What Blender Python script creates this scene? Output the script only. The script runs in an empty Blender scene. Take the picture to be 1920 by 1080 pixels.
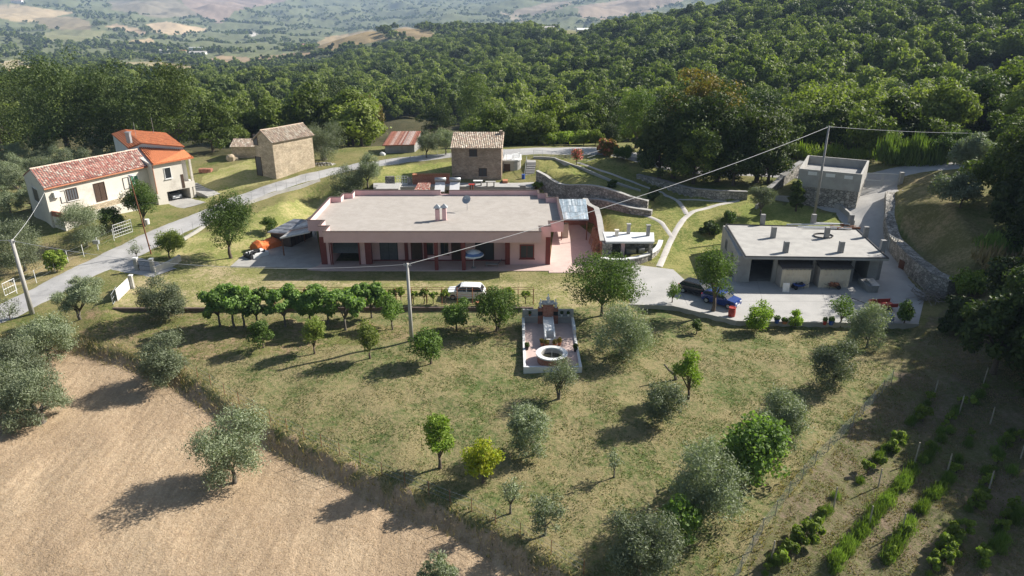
import bpy, bmesh, math, random
import numpy as np
from mathutils import Vector, Matrix

# ---------------------------------------------------------------- camera, sky, sun
S = bpy.context.scene
COL = S.collection
PITCH = math.radians(22.1); FPX = 1331.0; CAMZ = 30.0
cd = bpy.data.cameras.new("camera"); cam = bpy.data.objects.new("camera", cd); COL.objects.link(cam)
cam.location = (0, 0, CAMZ); cam.rotation_euler = (math.pi/2 - PITCH, 0, 0)
cd.sensor_width = 36; cd.lens = 36*FPX/1920; cd.clip_start = 0.5; cd.clip_end = 20000
S.camera = cam
SUN_EL = math.radians(34); SUN_AZ = math.atan2(10.8, 4.9)      # azimuth from +Y towards +X
w = bpy.data.worlds.new("World"); S.world = w; w.use_nodes = True
nt = w.node_tree; sky = nt.nodes.new("ShaderNodeTexSky"); sky.sky_type = 'NISHITA'; sky.sun_disc = False
sky.sun_elevation = SUN_EL; sky.sun_rotation = SUN_AZ; sky.air_density = 1.2; sky.dust_density = 1.5
nt.links.new(sky.outputs[0], nt.nodes["Background"].inputs[0]); nt.nodes["Background"].inputs[1].default_value = 0.048
sd = bpy.data.lights.new("sun", 'SUN'); sd.energy = 4.7; sd.angle = math.radians(0.55); sd.color = (1.0, 0.95, 0.87)
so = bpy.data.objects.new("sun", sd); COL.objects.link(so)
sdir = Vector((math.sin(SUN_AZ)*math.cos(SUN_EL), math.cos(SUN_AZ)*math.cos(SUN_EL), math.sin(SUN_EL)))
so.rotation_euler = sdir.to_track_quat('Z', 'Y').to_euler(); so.location = sdir*200
S.view_settings.view_transform = 'Standard'; S.view_settings.look = 'None'
S.view_settings.exposure = 1.17; S.view_settings.gamma = 1.0
S.cycles.max_bounces = 6; S.cycles.diffuse_bounces = 3; S.cycles.glossy_bounces = 2
S.cycles.transmission_bounces = 3; S.cycles.volume_bounces = 0; S.cycles.transparent_max_bounces = 8
S.cycles.sample_clamp_indirect = 4.0

# ---------------------------------------------------------------- projection helpers
CP, SP = math.cos(PITCH), math.sin(PITCH)
def ray(px, py):
    a = (px-960)/FPX; b = (540-py)/FPX
    return (a, CP + b*SP, -SP + b*CP)
def P(px, py, z):
    r = ray(px, py); t = (z-CAMZ)/r[2]
    return Vector((r[0]*t, r[1]*t, z))
def WP(px, py, Y, sub=0.0):
    r = ray(px, py); t = Y/r[1]
    return Vector((r[0]*t, Y, CAMZ + r[2]*t - sub))
def pix(x, y, z):
    d = y*CP - (z-CAMZ)*SP
    u = y*SP + (z-CAMZ)*CP
    return 960 + FPX*x/d, 540 - FPX*u/d

# ---------------------------------------------------------------- terrain height field
ctrl = []
for row in [
    (1080, [(0,-3.0),(480,-2.8),(960,-2.2),(1440,-2.0),(1920,-1.6)]),
    (900, [(0,-2.4),(480,-2.0),(960,-1.4),(1440,-1.2),(1920,-.8)]),
    (760, [(0,-1.8),(300,-1.2),(700,-.7),(1100,-.6),(1500,-.5),(1900,.3)]),
    (650, [(0,-1.3),(200,-.8),(500,-.2),(772,-.1),(1200,-.15),(1500,0),(1700,.1),(1900,1.2)]),
    (590, [(60,-.7),(250,-.1),(600,0),(1000,0),(1300,0)]),
    (520, [(130,-.2),(250,.05),(500,.1),(900,.1),(1100,.1),(1250,.1)]),
    (565, [(1450,.1),(1680,.1),(1850,2.0)]),
    (465, [(100,.1),(250,.3),(380,.4),(1250,.5),(1350,.3),(1800,3.5)]),
    (425, [(0,.3),(110,1.5),(200,1.3),(330,.9),(450,1.0),(1270,1.4),(1640,1.9),(1720,4.0),(1900,5.5)]),
    (385, [(200,1.6),(350,.8),(430,1.8),(540,1.8),(1120,1.8),(1290,2.1),(1450,2.4),(1560,2.5),(1630,3.2),(1720,4.6)]),
    (350, [(300,1.0),(400,1.7),(520,2.4),(650,2.6),(800,2.5),(900,2.5),(1000,2.5),(1100,2.3),(1380,2.9),(1660,4.2),(1720,5.3),(1900,8)]),
    (320, [(0,.4),(450,2.7),(620,3.1),(740,3.2),(980,3.4),(1060,3.6),(1250,3.3),(1420,3.8),(1700,6.0)]),
    (300, [(100,.4),(520,3.0),(720,3.6),(900,4.2),(1000,4.6),(1140,4.6),(1300,4.0),(1900,8.5)]),
    (280, [(450,2.6),(650,3.4),(760,3.8),(920,4.4),(1060,4.9),(1200,4.8),(1400,5.2),(1600,6.0)]),
    ]:
    for px, z in row[1]: ctrl.append(P(px, row[0], z))
for px, py, Y, sub in [
    (100,150,170,18),(300,150,170,17),(420,240,180,7),(560,215,190,9),(700,200,190,10),(900,230,175,9),(1050,225,180,8),(1200,200,190,9),
    (1550,230,150,4),(1750,235,140,2),(1900,230,135,0),
    (500,180,260,9),(650,185,260,9),(800,180,270,9),(950,190,250,9),(1100,190,230,9),(1300,170,230,9),(1450,200,180,7),(1600,190,180,7),(1750,190,180,6),(1900,180,175,6),
    (480,165,380,9),(600,150,430,9),(700,150,420,9),(850,150,400,9),(1000,150,370,9),(1200,130,330,9),(1400,130,270,8),(1600,120,250,8),(1750,120,240,8),(1900,120,230,8),
    (560,135,600,9),(700,120,600,9),(850,110,600,9),(1000,100,560,9),(1200,85,470,9),(1400,70,380,9),(1600,60,340,9),(1900,50,300,9),
    (640,112,800,8),(760,92,850,8),(860,72,900,8),(950,52,950,8),(1050,58,850,3),(1130,60,850,4),(1230,35,760,9),(1350,15,640,9),(1500,5,480,9),(1700,-5,430,9),(1900,-20,400,9),
    (1350,60,1100,0),(1500,20,900,0),(1900,-60,800,0),(1700,-30,900,0),
    (0,140,300,12),(150,150,330,12),(300,145,360,12),(0,135,600,8),(200,125,620,4),(340,130,700,3),(450,138,750,3),(560,128,900,2),
    (0,118,950,0),(150,118,1050,0),(300,115,1100,0),(450,115,1150,0),(600,110,1300,0),
    (620,90,1100,2),(660,66,1150,0),(760,56,1200,0),(850,80,1500,0),
    (0,92,1400,0),(200,96,1500,0),(400,97,1500,0),(600,92,1650,0),(800,90,1900,0),(1000,72,1900,0),(1200,70,1900,0),
    (0,66,1900,0),(200,75,1900,0),(400,78,2100,0),(600,76,2300,0),(800,60,2600,0),(1000,50,2700,0),(1200,45,2700,0),(1400,40,2700,0),
    (0,35,2600,0),(200,45,2700,0),(400,52,2900,0),(600,55,3200,0),(800,42,3300,0),(1000,24,3300,0),(1200,20,3300,0),
    (0,0,3600,0),(200,8,3700,0),(400,12,3800,0),(500,22,4000,0),(700,18,4300,0),(900,12,4300,0),(1000,4,4000,0),(1200,0,4000,0),
    (0,-40,5200,0),(400,-30,5400,0),(700,-18,5800,0),(900,-20,5800,0),(1200,-30,5500,0),(1600,-60,3000,0),(1900,-90,2500,0),(1900,-120,5500,0)]:
    ctrl.append(WP(px, py, Y, sub))
for az, r, z in [(-75,8,-3.2),(0,8,-3),(75,8,-2),(-75,60,-1.5),(75,60,3),(-75,150,0),(75,150,12),(-75,600,-50),(75,600,60),(-75,1500,-60),(75,1500,80),(-75,5500,150),(75,5500,250)]:
    a = math.radians(az); ctrl.append(Vector((r*math.sin(a), r*math.cos(a), z)))
C3 = np.array([tuple(c) for c in ctrl])
def uv_of(x, y): return np.arctan2(x, y), 0.5*np.log(x*x+y*y+1e-9)
def tps_k(r2): return np.where(r2 > 1e-12, 0.5*r2*np.log(r2+1e-12), 0.0)
CU, CV = uv_of(C3[:,0], C3[:,1]); CSC = np.exp(CV)*0.02      # heights are fitted as angle-like values z/r
def fit_tps():
    n = len(CU); K = tps_k((CU[:,None]-CU[None])**2 + (CV[:,None]-CV[None])**2) + np.eye(n)*2e-4
    Pm = np.stack([np.ones(n), CU, CV], 1); A = np.zeros((n+3, n+3)); A[:n,:n] = K; A[:n,n:] = Pm; A[n:,:n] = Pm.T
    b = np.zeros(n+3); b[:n] = (C3[:,2]-CAMZ)/np.exp(CV)
    return np.linalg.solve(A, b)
TW = fit_tps()
def base_h(x, y):
    x = np.asarray(x, float); y = np.asarray(y, float); sh = x.shape
    x = x.ravel(); y = y.ravel(); out = np.empty_like(x); n = len(CU)
    for i in range(0, len(x), 40000):
        u, v = uv_of(x[i:i+40000], y[i:i+40000])
        k = tps_k((u[:,None]-CU[None])**2 + (v[:,None]-CV[None])**2)
        out[i:i+40000] = (k@TW[:n] + TW[n] + TW[n+1]*u + TW[n+2]*v)*np.exp(v) + CAMZ
    return out.reshape(sh)
_rs = np.random.RandomState(3); NOI = [(_rs.uniform(-1, 1, 2), _rs.uniform(0, 6.28)) for _ in range(40)]
def snoise(x, y, scale, k0=0, n=8):
    t = np.zeros_like(x)
    for i in range(n):
        d, ph = NOI[(k0+i) % 40]; d = d/np.linalg.norm(d)*(0.7+0.09*i)
        t += np.sin((x*d[0]+y*d[1])*6.28/scale + ph + 1.3*np.sin((x*d[1]-y*d[0])*4.1/scale+ph*2))
    return t/math.sqrt(n)
_TU = np.linspace(-1.7, 1.7, 640); _TV = np.linspace(math.log(4), math.log(9000), 740)
_uu, _vv = np.meshgrid(_TU, _TV, indexing='ij')
_TAB = (base_h(np.sin(_uu)*np.exp(_vv), np.cos(_uu)*np.exp(_vv)) - CAMZ)/np.exp(_vv)
def fast_h(x, y):
    u, v = uv_of(x, y)
    a = np.clip((u-_TU[0])/(_TU[1]-_TU[0]), 0, 638.999); b = np.clip((v-_TV[0])/(_TV[1]-_TV[0]), 0, 738.999)
    i = a.astype(int); j = b.astype(int); fa = a-i; fb = b-j
    q = (_TAB[i,j]*(1-fa)+_TAB[i+1,j]*fa)*(1-fb) + (_TAB[i,j+1]*(1-fa)+_TAB[i+1,j+1]*fa)*fb
    return q*np.exp(v) + CAMZ
STEPS = []      # (world polyline, side, dz0, dz1, width): ground stepped up or down along a wall or bank
FLATS = []      # (world polygon, z, falloff)
def poly_dist(x, y, pts):
    best = np.full(x.shape, 1e9); bt = np.zeros(x.shape); bs = np.zeros(x.shape)
    L = [0]
    for a, b in zip(pts, pts[1:]): L.append(L[-1] + math.hypot(b[0]-a[0], b[1]-a[1]))
    for i, (a, b) in enumerate(zip(pts, pts[1:])):
        dx, dy = b[0]-a[0], b[1]-a[1]; l2 = dx*dx+dy*dy+1e-9
        t = np.clip(((x-a[0])*dx + (y-a[1])*dy)/l2, 0, 1)
        d = np.hypot(x-a[0]-t*dx, y-a[1]-t*dy); m = d < best
        best = np.where(m, d, best); bt = np.where(m, (L[i]+t*(L[i+1]-L[i]))/L[-1], bt)
        bs = np.where(m, np.sign(dx*(y-a[1]) - dy*(x-a[0])), bs)
    return best, bt, bs
def in_poly(x, y, pts):
    c = np.zeros(x.shape, bool); n = len(pts)
    for i in range(n):
        x1, y1 = pts[i][0], pts[i][1]; x2, y2 = pts[(i+1) % n][0], pts[(i+1) % n][1]
        if y1 == y2: continue
        c ^= ((y1 > y) != (y2 > y)) & (x < (x2-x1)*(y-y1)/(y2-y1) + x1)
    return c
def hgt(x, y):
    x = np.atleast_1d(np.asarray(x, float)); y = np.atleast_1d(np.asarray(y, float))
    z = fast_h(x, y); r = np.hypot(x, y)
    f = np.clip((r-1000)/900, 0, 1)
    z = z + f*(10*snoise(x, y, 520, 0) + 3.5*snoise(x, y, 170, 9))*np.clip(r/3000, .35, 1.4)
    z = z + np.clip((r-170)/100, 0, 1)*1.2*snoise(x, y, 45, 20)
    near = r < 220
    if near.any():
        xn, yn, zn = x[near], y[near], z[near]; fw_ = np.zeros(len(xn))
        for pg, fz, fo in FLATS:
            ins = in_poly(xn, yn, pg); d, _, _ = poly_dist(xn, yn, list(pg)+[pg[0]])
            wgt = np.where(ins, 1.0, np.clip(1-d/fo, 0, 1)**2*(3-2*np.clip(1-d/fo, 0, 1)))
            zn = zn*(1-wgt) + fz*wgt; fw_ = np.maximum(fw_, wgt)
        for pl, side, d0, d1, wd, sw in STEPS:
            d, t, s = poly_dist(xn, yn, pl)
            k = np.clip(1-d/wd, 0, 1); k = k*k*(3-2*k); e = np.clip(np.minimum(t, 1-t)/0.03, 0, 1)
            q = np.clip((d*s*side + sw)/(2*sw), 0, 1); q = q*q*(3-2*q)
            zn = zn + q*k*(d0+(d1-d0)*t)*e
        zn = zn + (1-fw_)*0.05*snoise(xn, yn, 6.0, 5) *np.clip((np.hypot(xn, yn)-20)/10, 0, 1)
        z[near] = zn
    return z
def h1(x, y): return float(hgt([x], [y])[0])
def G(px, py):
    """point of the ground seen at a pixel of the photograph (march, then bisect)"""
    r = np.array(ray(px, py)); r = r/math.hypot(r[0], r[1])
    t = np.concatenate([np.arange(20, 260, 0.5), np.geomspace(260, 6500, 700)])
    z = CAMZ + t*r[2]; g = hgt(t*r[0], t*r[1]); k = np.where(z < g)[0]
    if len(k) == 0: return Vector((t[-1]*r[0], t[-1]*r[1], g[-1]))
    a, b = t[max(k[0]-1, 0)], t[k[0]]
    for _ in range(3):
        m = np.linspace(a, b, 8); dd = CAMZ + m*r[2] < hgt(m*r[0], m*r[1]); j = int(np.argmax(dd)) if dd.any() else 7
        a, b = m[max(j-1, 0)], m[j]
    return Vector((b*r[0], b*r[1], h1(b*r[0], b*r[1])))
def xy(pts, z): return [(P(a, b, z).x, P(a, b, z).y) for a, b in pts]
# ---------------------------------------------------------------- ground steps, flats, regions
def GP(pts): return [tuple(G(a, b)[:2]) for a, b in pts]
def XZ(pts): return [tuple(P(a, b, z)[:2]) for a, b, z in pts]     # (px, py, z) triples to plan
FRONT = XZ([(215,578,.1),(1000,577,.1),(1180,580,.1),(1262,575,.1),(1385,603,.1),(1722,609,.1),(1775,565,.1),(1745,540,.1),(1690,470,.1),(1650,462,.1),(1380,455,.1),(1225,520,.1),(1125,500,.1),(1110,440,.1),(1040,385,.1),(600,385,.1),(580,420,.1),(470,470,.1),(300,500,.1),(245,520,.1)])
FLATS.append((FRONT, .1, 5.0))
HAYEDGE = XZ([(-120,640,-1.2),(60,640,-1.2),(140,645,-1.1),(240,672,-1),(330,705,-.9),(430,765,-.9),(520,812,-1),(620,862,-1.2),(700,902,-1.4),(790,945,-1.6),(870,978,-1.8),(960,1030,-2),(1080,1095,-2.2),(1200,1180,-2.4)])
STEPS.append((HAYEDGE, -1, -.75, -1.0, 14.0, .7))
FRONTKERB = XZ([(212,579,.1),(390,579,.1),(700,578,.1),(1000,578,.1)])
STEPS.append((FRONTKERB, -1, -.35, -.35, 9.0, .3))
YARDEDGE = XZ([(1180,572,.1),(1262,575,.1),(1380,603,.1),(1722,609,.1)])
STEPS.append((YARDEDGE, -1, -.5, -.6, 8.0, .3))
W1 = XZ([(1008,345,2.5),(1060,357,2.4),(1120,371,2.3),(1180,388,2.1),(1215,394,2.0)])        # big terrace wall, base line
STEPS.append((W1, 1, 2.1, 1.1, 13.0, .3))
W2 = XZ([(1196,330,3.4),(1240,345,3.1),(1300,366,2.7),(1350,371,2.7),(1400,369,2.9)])        # wall holding the wooded bank
STEPS.append((W2, 1, .9, 1.0, 10.0, .3))
W3 = XZ([(1668,395,2.2),(1670,430,1.6),(1690,468,1.0),(1722,510,.7),(1752,545,.1),(1785,560,.1)])   # long rubble wall by the ramp
STEPS.append((W3, 1, 1.2, 1.6, 14.0, .3))

HAYC = ((.43,.325,.215),(.35,.255,.165)); GRASS = ((.085,.118,.036),(.245,.205,.105)); DRY = ((.30,.245,.145),(.14,.145,.05))
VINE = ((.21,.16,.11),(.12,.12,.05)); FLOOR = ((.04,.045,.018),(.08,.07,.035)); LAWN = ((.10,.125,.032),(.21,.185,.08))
VALE = ((.085,.115,.05),(.165,.165,.085)); BARE = ((.30,.215,.13),(.20,.15,.09)); DIRTT = ((.33,.255,.17),(.22,.17,.09))
near_regions = [  # (pixel polygon on the ground, colours)
    ([(0,1080),(-300,1300),(1300,1300),(1080,1090),(870,978),(700,902),(520,812),(430,765),(330,705),(240,672),(140,645),(-200,640),(-900,900)], HAYC),
    ([(1085,1095),(870,978),(700,902),(520,812),(430,765),(330,705),(240,672),(140,645),(180,600),(215,580),(1000,578),(1180,574),(1262,577),(1385,605),(1722,612),(1690,700),(1600,790),(1480,930),(1380,1090)], GRASS),
    ([(1000,612),(620,606),(380,582),(160,585),(150,640),(330,680),(560,660),(700,640),(1000,640)], ((.30,.215,.13),(.13,.14,.045))),
    ([(1380,1090),(1480,930),(1600,790),(1690,700),(1722,612),(1800,560),(2200,560),(2600,1300),(1300,1300)], VINE),
    ([(215,578),(1000,577),(1200,577),(1200,540),(1100,512),(600,510),(430,500),(340,480),(245,520)], ((.40,.32,.19),(.20,.20,.07))),
    ([(560,500),(1100,512),(1120,530),(640,530)], ((.13,.145,.045),(.24,.21,.10))),
    ([(620,347),(480,398),(340,452),(300,478),(340,482),(440,500),(590,440),(640,350)], ((.40,.34,.16),(.19,.21,.06))),
    ([(380,330),(470,300),(520,335),(430,362),(372,385)], ((.18,.21,.05),(.34,.30,.14))),
    ([(700,345),(720,312),(850,304),(850,345),(620,350)], ((.38,.34,.13),(.17,.2,.05))),
    ([(1010,350),(1010,300),(1120,295),(1300,330),(1430,355),(1480,400),(1380,480),(1300,520),(1240,500),(1110,440),(1090,400)], ((.105,.14,.03),(.27,.25,.09))),
    ([(1390,385),(1500,380),(1600,420),(1380,425)], ((.30,.31,.10),(.17,.2,.05))),
    ([(1690,325),(1760,325),(1800,400),(1900,480),(1920,560),(1780,550),(1700,440),(1670,390)], ((.31,.24,.13),(.14,.13,.05))),
    ([(0,470),(90,455),(200,500),(130,520),(0,540)], ((.22,.2,.08),(.3,.24,.13))),
    ([(-200,300),(210,250),(400,300),(200,350),(60,420),(-200,470)], ((.26,.2,.11),(.15,.16,.06))),
]
far_regions = [   # field patches of the valley, outlines on the far ground
    ([(-40,18),(30,8),(95,18),(138,24),(75,38),(70,42),(30,40),(-40,30)], ((.42,.33,.20),(.36,.28,.17))),
    ([(60,35),(130,30),(170,40),(170,60),(90,55)], ((.25,.19,.12),(.2,.17,.1))),
    ([(275,46),(310,40),(395,55),(360,62),(320,66),(290,60),(275,54)], ((.46,.35,.22),(.42,.32,.2))),
    ([(195,50),(215,44),(280,62),(275,66),(240,60)], ((.36,.27,.18),(.33,.25,.16))),
    ([(225,78),(285,72),(288,80),(230,82)], ((.42,.33,.19),(.4,.3,.18))),
    ([(75,62),(130,55),(200,58),(180,78),(90,78)], ((.25,.22,.12),(.16,.17,.08))),
    ([(330,-10),(400,-20),(560,-20),(540,0),(440,22),(410,45),(385,35),(350,15)], ((.29,.21,.17),(.25,.19,.14))),
    ([(200,2),(330,0),(380,30),(300,34),(210,18)], ((.25,.2,.15),(.2,.18,.12))),
    ([(410,104),(470,108),(590,96),(600,102),(500,112),(430,122),(380,116)], ((.30,.22,.14),(.27,.2,.12))),
    ([(590,80),(612,70),(660,62),(700,56),(725,72),(660,88),(610,98)], ((.36,.27,.15),(.27,.2,.1))),
    ([(720,62),(760,50),(800,58),(825,72),(760,74)], ((.34,.25,.15),(.25,.19,.1))),
    ([(195,118),(280,115),(330,125),(380,135),(360,140),(240,135)], ((.36,.29,.18),(.26,.23,.12))),
    ([(290,116),(350,122),(390,132),(420,140),(350,135)], ((.38,.3,.18),(.3,.24,.14))),
    ([(0,115),(40,112),(75,130),(60,142),(20,140)], ((.42,.36,.25),(.3,.25,.14))),
    ([(960,20),(1030,5),(1090,0),(1060,12),(1000,30),(965,30)], ((.28,.22,.16),(.24,.2,.14))),
    ([(1080,12),(1200,-5),(1290,0),(1200,25),(1130,38),(1090,35)], ((.33,.25,.18),(.27,.21,.15))),
    ([(935,22),(960,28),(985,38),(975,42),(940,28)], ((.42,.34,.25),(.4,.32,.22))),
    ([(1000,62),(1060,55),(1110,58),(1090,72),(1020,76)], ((.26,.235,.12),(.2,.19,.09))),
    ([(470,62),(476,58),(485,66),(478,70)], ((.6,.56,.5),(.5,.46,.4))),
]
NU, NV = 1000, 1050
def gx():
    u = np.radians(np.concatenate([np.linspace(-80,-42,60,endpoint=False), np.linspace(-42,42,880), np.linspace(42,80,61)[1:]]))
    v = np.linspace(math.log(6), math.log(7500), NV)
    U, V = np.meshgrid(u, v); return np.sin(U)*np.exp(V), np.cos(U)*np.exp(V)
GXX, GYY = gx(); NUU = GXX.shape[1]
def hgt_big(x, y):
    f = x.ravel(); g = y.ravel(); o = np.empty_like(f)
    for i in range(0, len(f), 120000): o[i:i+120000] = hgt(f[i:i+120000], g[i:i+120000])
    return o.reshape(x.shape)
GZZ = hgt_big(GXX, GYY)
def np_mesh(name, verts, faces, smooth=False):
    me = bpy.data.meshes.new(name); faces = np.asarray(faces, np.int32); k = faces.shape[1]
    me.vertices.add(len(verts)); me.vertices.foreach_set("co", np.asarray(verts, np.float32).ravel())
    me.loops.add(faces.size); me.loops.foreach_set("vertex_index", faces.ravel())
    me.polygons.add(len(faces)); me.polygons.foreach_set("loop_start", np.arange(len(faces), dtype=np.int32)*k)
    if smooth: me.polygons.foreach_set("use_smooth", np.ones(len(faces), bool))
    me.update(calc_edges=True); return me
def N(nt, t, **kw):
    n = nt.nodes.new(t)
    for k, v in kw.items(): setattr(n, k, v)
    return n
def build_ground():
    n = NV*NUU; idx = np.arange(n).reshape(NV, NUU)
    f = np.stack([idx[:-1,:-1], idx[:-1,1:], idx[1:,1:], idx[1:,:-1]], -1).reshape(-1, 4)
    me = np_mesh("ground", np.stack([GXX, GYY, GZZ], -1).reshape(-1, 3), f, True)
    x, y, z = GXX.ravel(), GYY.ravel(), GZZ.ravel(); r = np.hypot(x, y)
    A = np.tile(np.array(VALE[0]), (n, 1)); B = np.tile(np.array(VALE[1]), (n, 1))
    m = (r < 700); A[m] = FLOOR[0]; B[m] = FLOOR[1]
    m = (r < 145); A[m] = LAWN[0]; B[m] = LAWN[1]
    jx = x + .35*snoise(x, y, 3.1, 3); jy = y + .35*snoise(x, y, 2.7, 13)
    sel = r < 230
    for pg, c in near_regions:
        k = np.where(sel)[0]; ins = in_poly(jx[k], jy[k], GP(pg)); A[k[ins]] = c[0]; B[k[ins]] = c[1]
    fx, fy = pix(x, y, z)
    fx = fx + 3*snoise(x, y, 260, 3); sel = np.where(r > 550)[0]
    for pg, c in far_regions:
        ins = in_poly(fx[sel], fy[sel], pg); A[sel[ins]] = c[0]; B[sel[ins]] = c[1]
    fu = (np.abs(A - np.array(HAYC[0])).sum(1) < 1e-6)*1.0 + (np.abs(A - np.array(VINE[0])).sum(1) < 1e-6)*.7
    at = me.attributes.new("furrow", 'FLOAT', 'POINT'); at.data.foreach_set("value", fu.astype(np.float32))
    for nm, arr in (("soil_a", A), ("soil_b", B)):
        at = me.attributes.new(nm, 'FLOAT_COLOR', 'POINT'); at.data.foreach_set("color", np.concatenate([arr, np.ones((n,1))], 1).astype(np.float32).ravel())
    mt = bpy.data.materials.new("ground_soil"); mt.use_nodes = True; t = mt.node_tree; L = t.links.new; b = t.nodes["Principled BSDF"]
    a1 = N(t, "ShaderNodeAttribute", attribute_name="soil_a"); a2 = N(t, "ShaderNodeAttribute", attribute_name="soil_b")
    g = N(t, "ShaderNodeNewGeometry")
    def noise(sc, det, ro=.6):
        q = N(t, "ShaderNodeTexNoise"); q.inputs["Scale"].default_value = sc; q.inputs["Detail"].default_value = det; q.inputs["Roughness"].default_value = ro
        L(g.outputs["Position"], q.inputs["Vector"]); return q
    mpf = N(t, "ShaderNodeMapping"); mpf.inputs["Rotation"].default_value = (0,0,math.radians(28)); mpf.inputs["Scale"].default_value = (2.0,.3,1); L(g.outputs["Position"], mpf.inputs["Vector"])
    nf = N(t, "ShaderNodeTexNoise"); nf.inputs["Scale"].default_value = 1.0; nf.inputs["Detail"].default_value = 4; L(mpf.outputs[0], nf.inputs["Vector"])
    fa = N(t, "ShaderNodeAttribute", attribute_name="furrow"); fr_ = N(t, "ShaderNodeMapRange"); fr_.inputs[1].default_value = .35; fr_.inputs[2].default_value = .65; fr_.inputs[3].default_value = .87; fr_.inputs[4].default_value = 1.1; L(nf.outputs[0], fr_.inputs[0])
    fm = N(t, "ShaderNodeMix", data_type='FLOAT'); fm.inputs[2].default_value = 1.0; L(fa.outputs["Fac"], fm.inputs[0]); L(fr_.outputs[0], fm.inputs[3])
    n1 = noise(.22, 9, .68); n2 = noise(2.6, 6, .7); n3 = noise(9, 3, .6)
    ad = N(t, "ShaderNodeMath", operation='MULTIPLY_ADD'); ad.inputs[1].default_value = .5; L(n1.outputs[0], ad.inputs[0])
    h = N(t, "ShaderNodeMath", operation='MULTIPLY'); h.inputs[1].default_value = .5; L(n2.outputs[0], h.inputs[0]); L(h.outputs[0], ad.inputs[2])
    mr = N(t, "ShaderNodeMapRange"); mr.inputs[1].default_value = .41; mr.inputs[2].default_value = .55; L(ad.outputs[0], mr.inputs[0])
    mx = N(t, "ShaderNodeMix", data_type='RGBA'); L(mr.outputs[0], mx.inputs[0]); L(a1.outputs["Color"], mx.inputs[6]); L(a2.outputs["Color"], mx.inputs[7])
    m3 = N(t, "ShaderNodeMapRange"); m3.inputs[1].default_value = .3; m3.inputs[2].default_value = .7; m3.inputs[3].default_value = .8; m3.inputs[4].default_value = 1.18; L(n3.outputs[0], m3.inputs[0])
    mu = N(t, "ShaderNodeVectorMath", operation='SCALE'); L(mx.outputs[2], mu.inputs[0]); mf = N(t, "ShaderNodeMath", operation='MULTIPLY'); L(m3.outputs[0], mf.inputs[0]); L(fm.outputs[0], mf.inputs[1]); L(mf.outputs[0], mu.inputs[3]); L(mu.outputs[0], b.inputs["Base Color"])
    b.inputs["Roughness"].default_value = .95; b.inputs["Specular IOR Level"].default_value = .1
    bp = N(t, "ShaderNodeBump"); bp.inputs["Strength"].default_value = .9; bp.inputs["Distance"].default_value = .12; L(n2.outputs[0], bp.inputs["Height"])
    bp2 = N(t, "ShaderNodeBump"); bp2.inputs["Strength"].default_value = .8; bp2.inputs["Distance"].default_value = .04; L(n3.outputs[0], bp2.inputs["Height"]); L(bp.outputs[0], bp2.inputs["Normal"]); L(bp2.outputs[0], b.inputs["Normal"])
    me.materials.append(mt)
    o = bpy.data.objects.new("ground", me); o["kind"] = "structure"; COL.objects.link(o); return o
build_ground()
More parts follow.
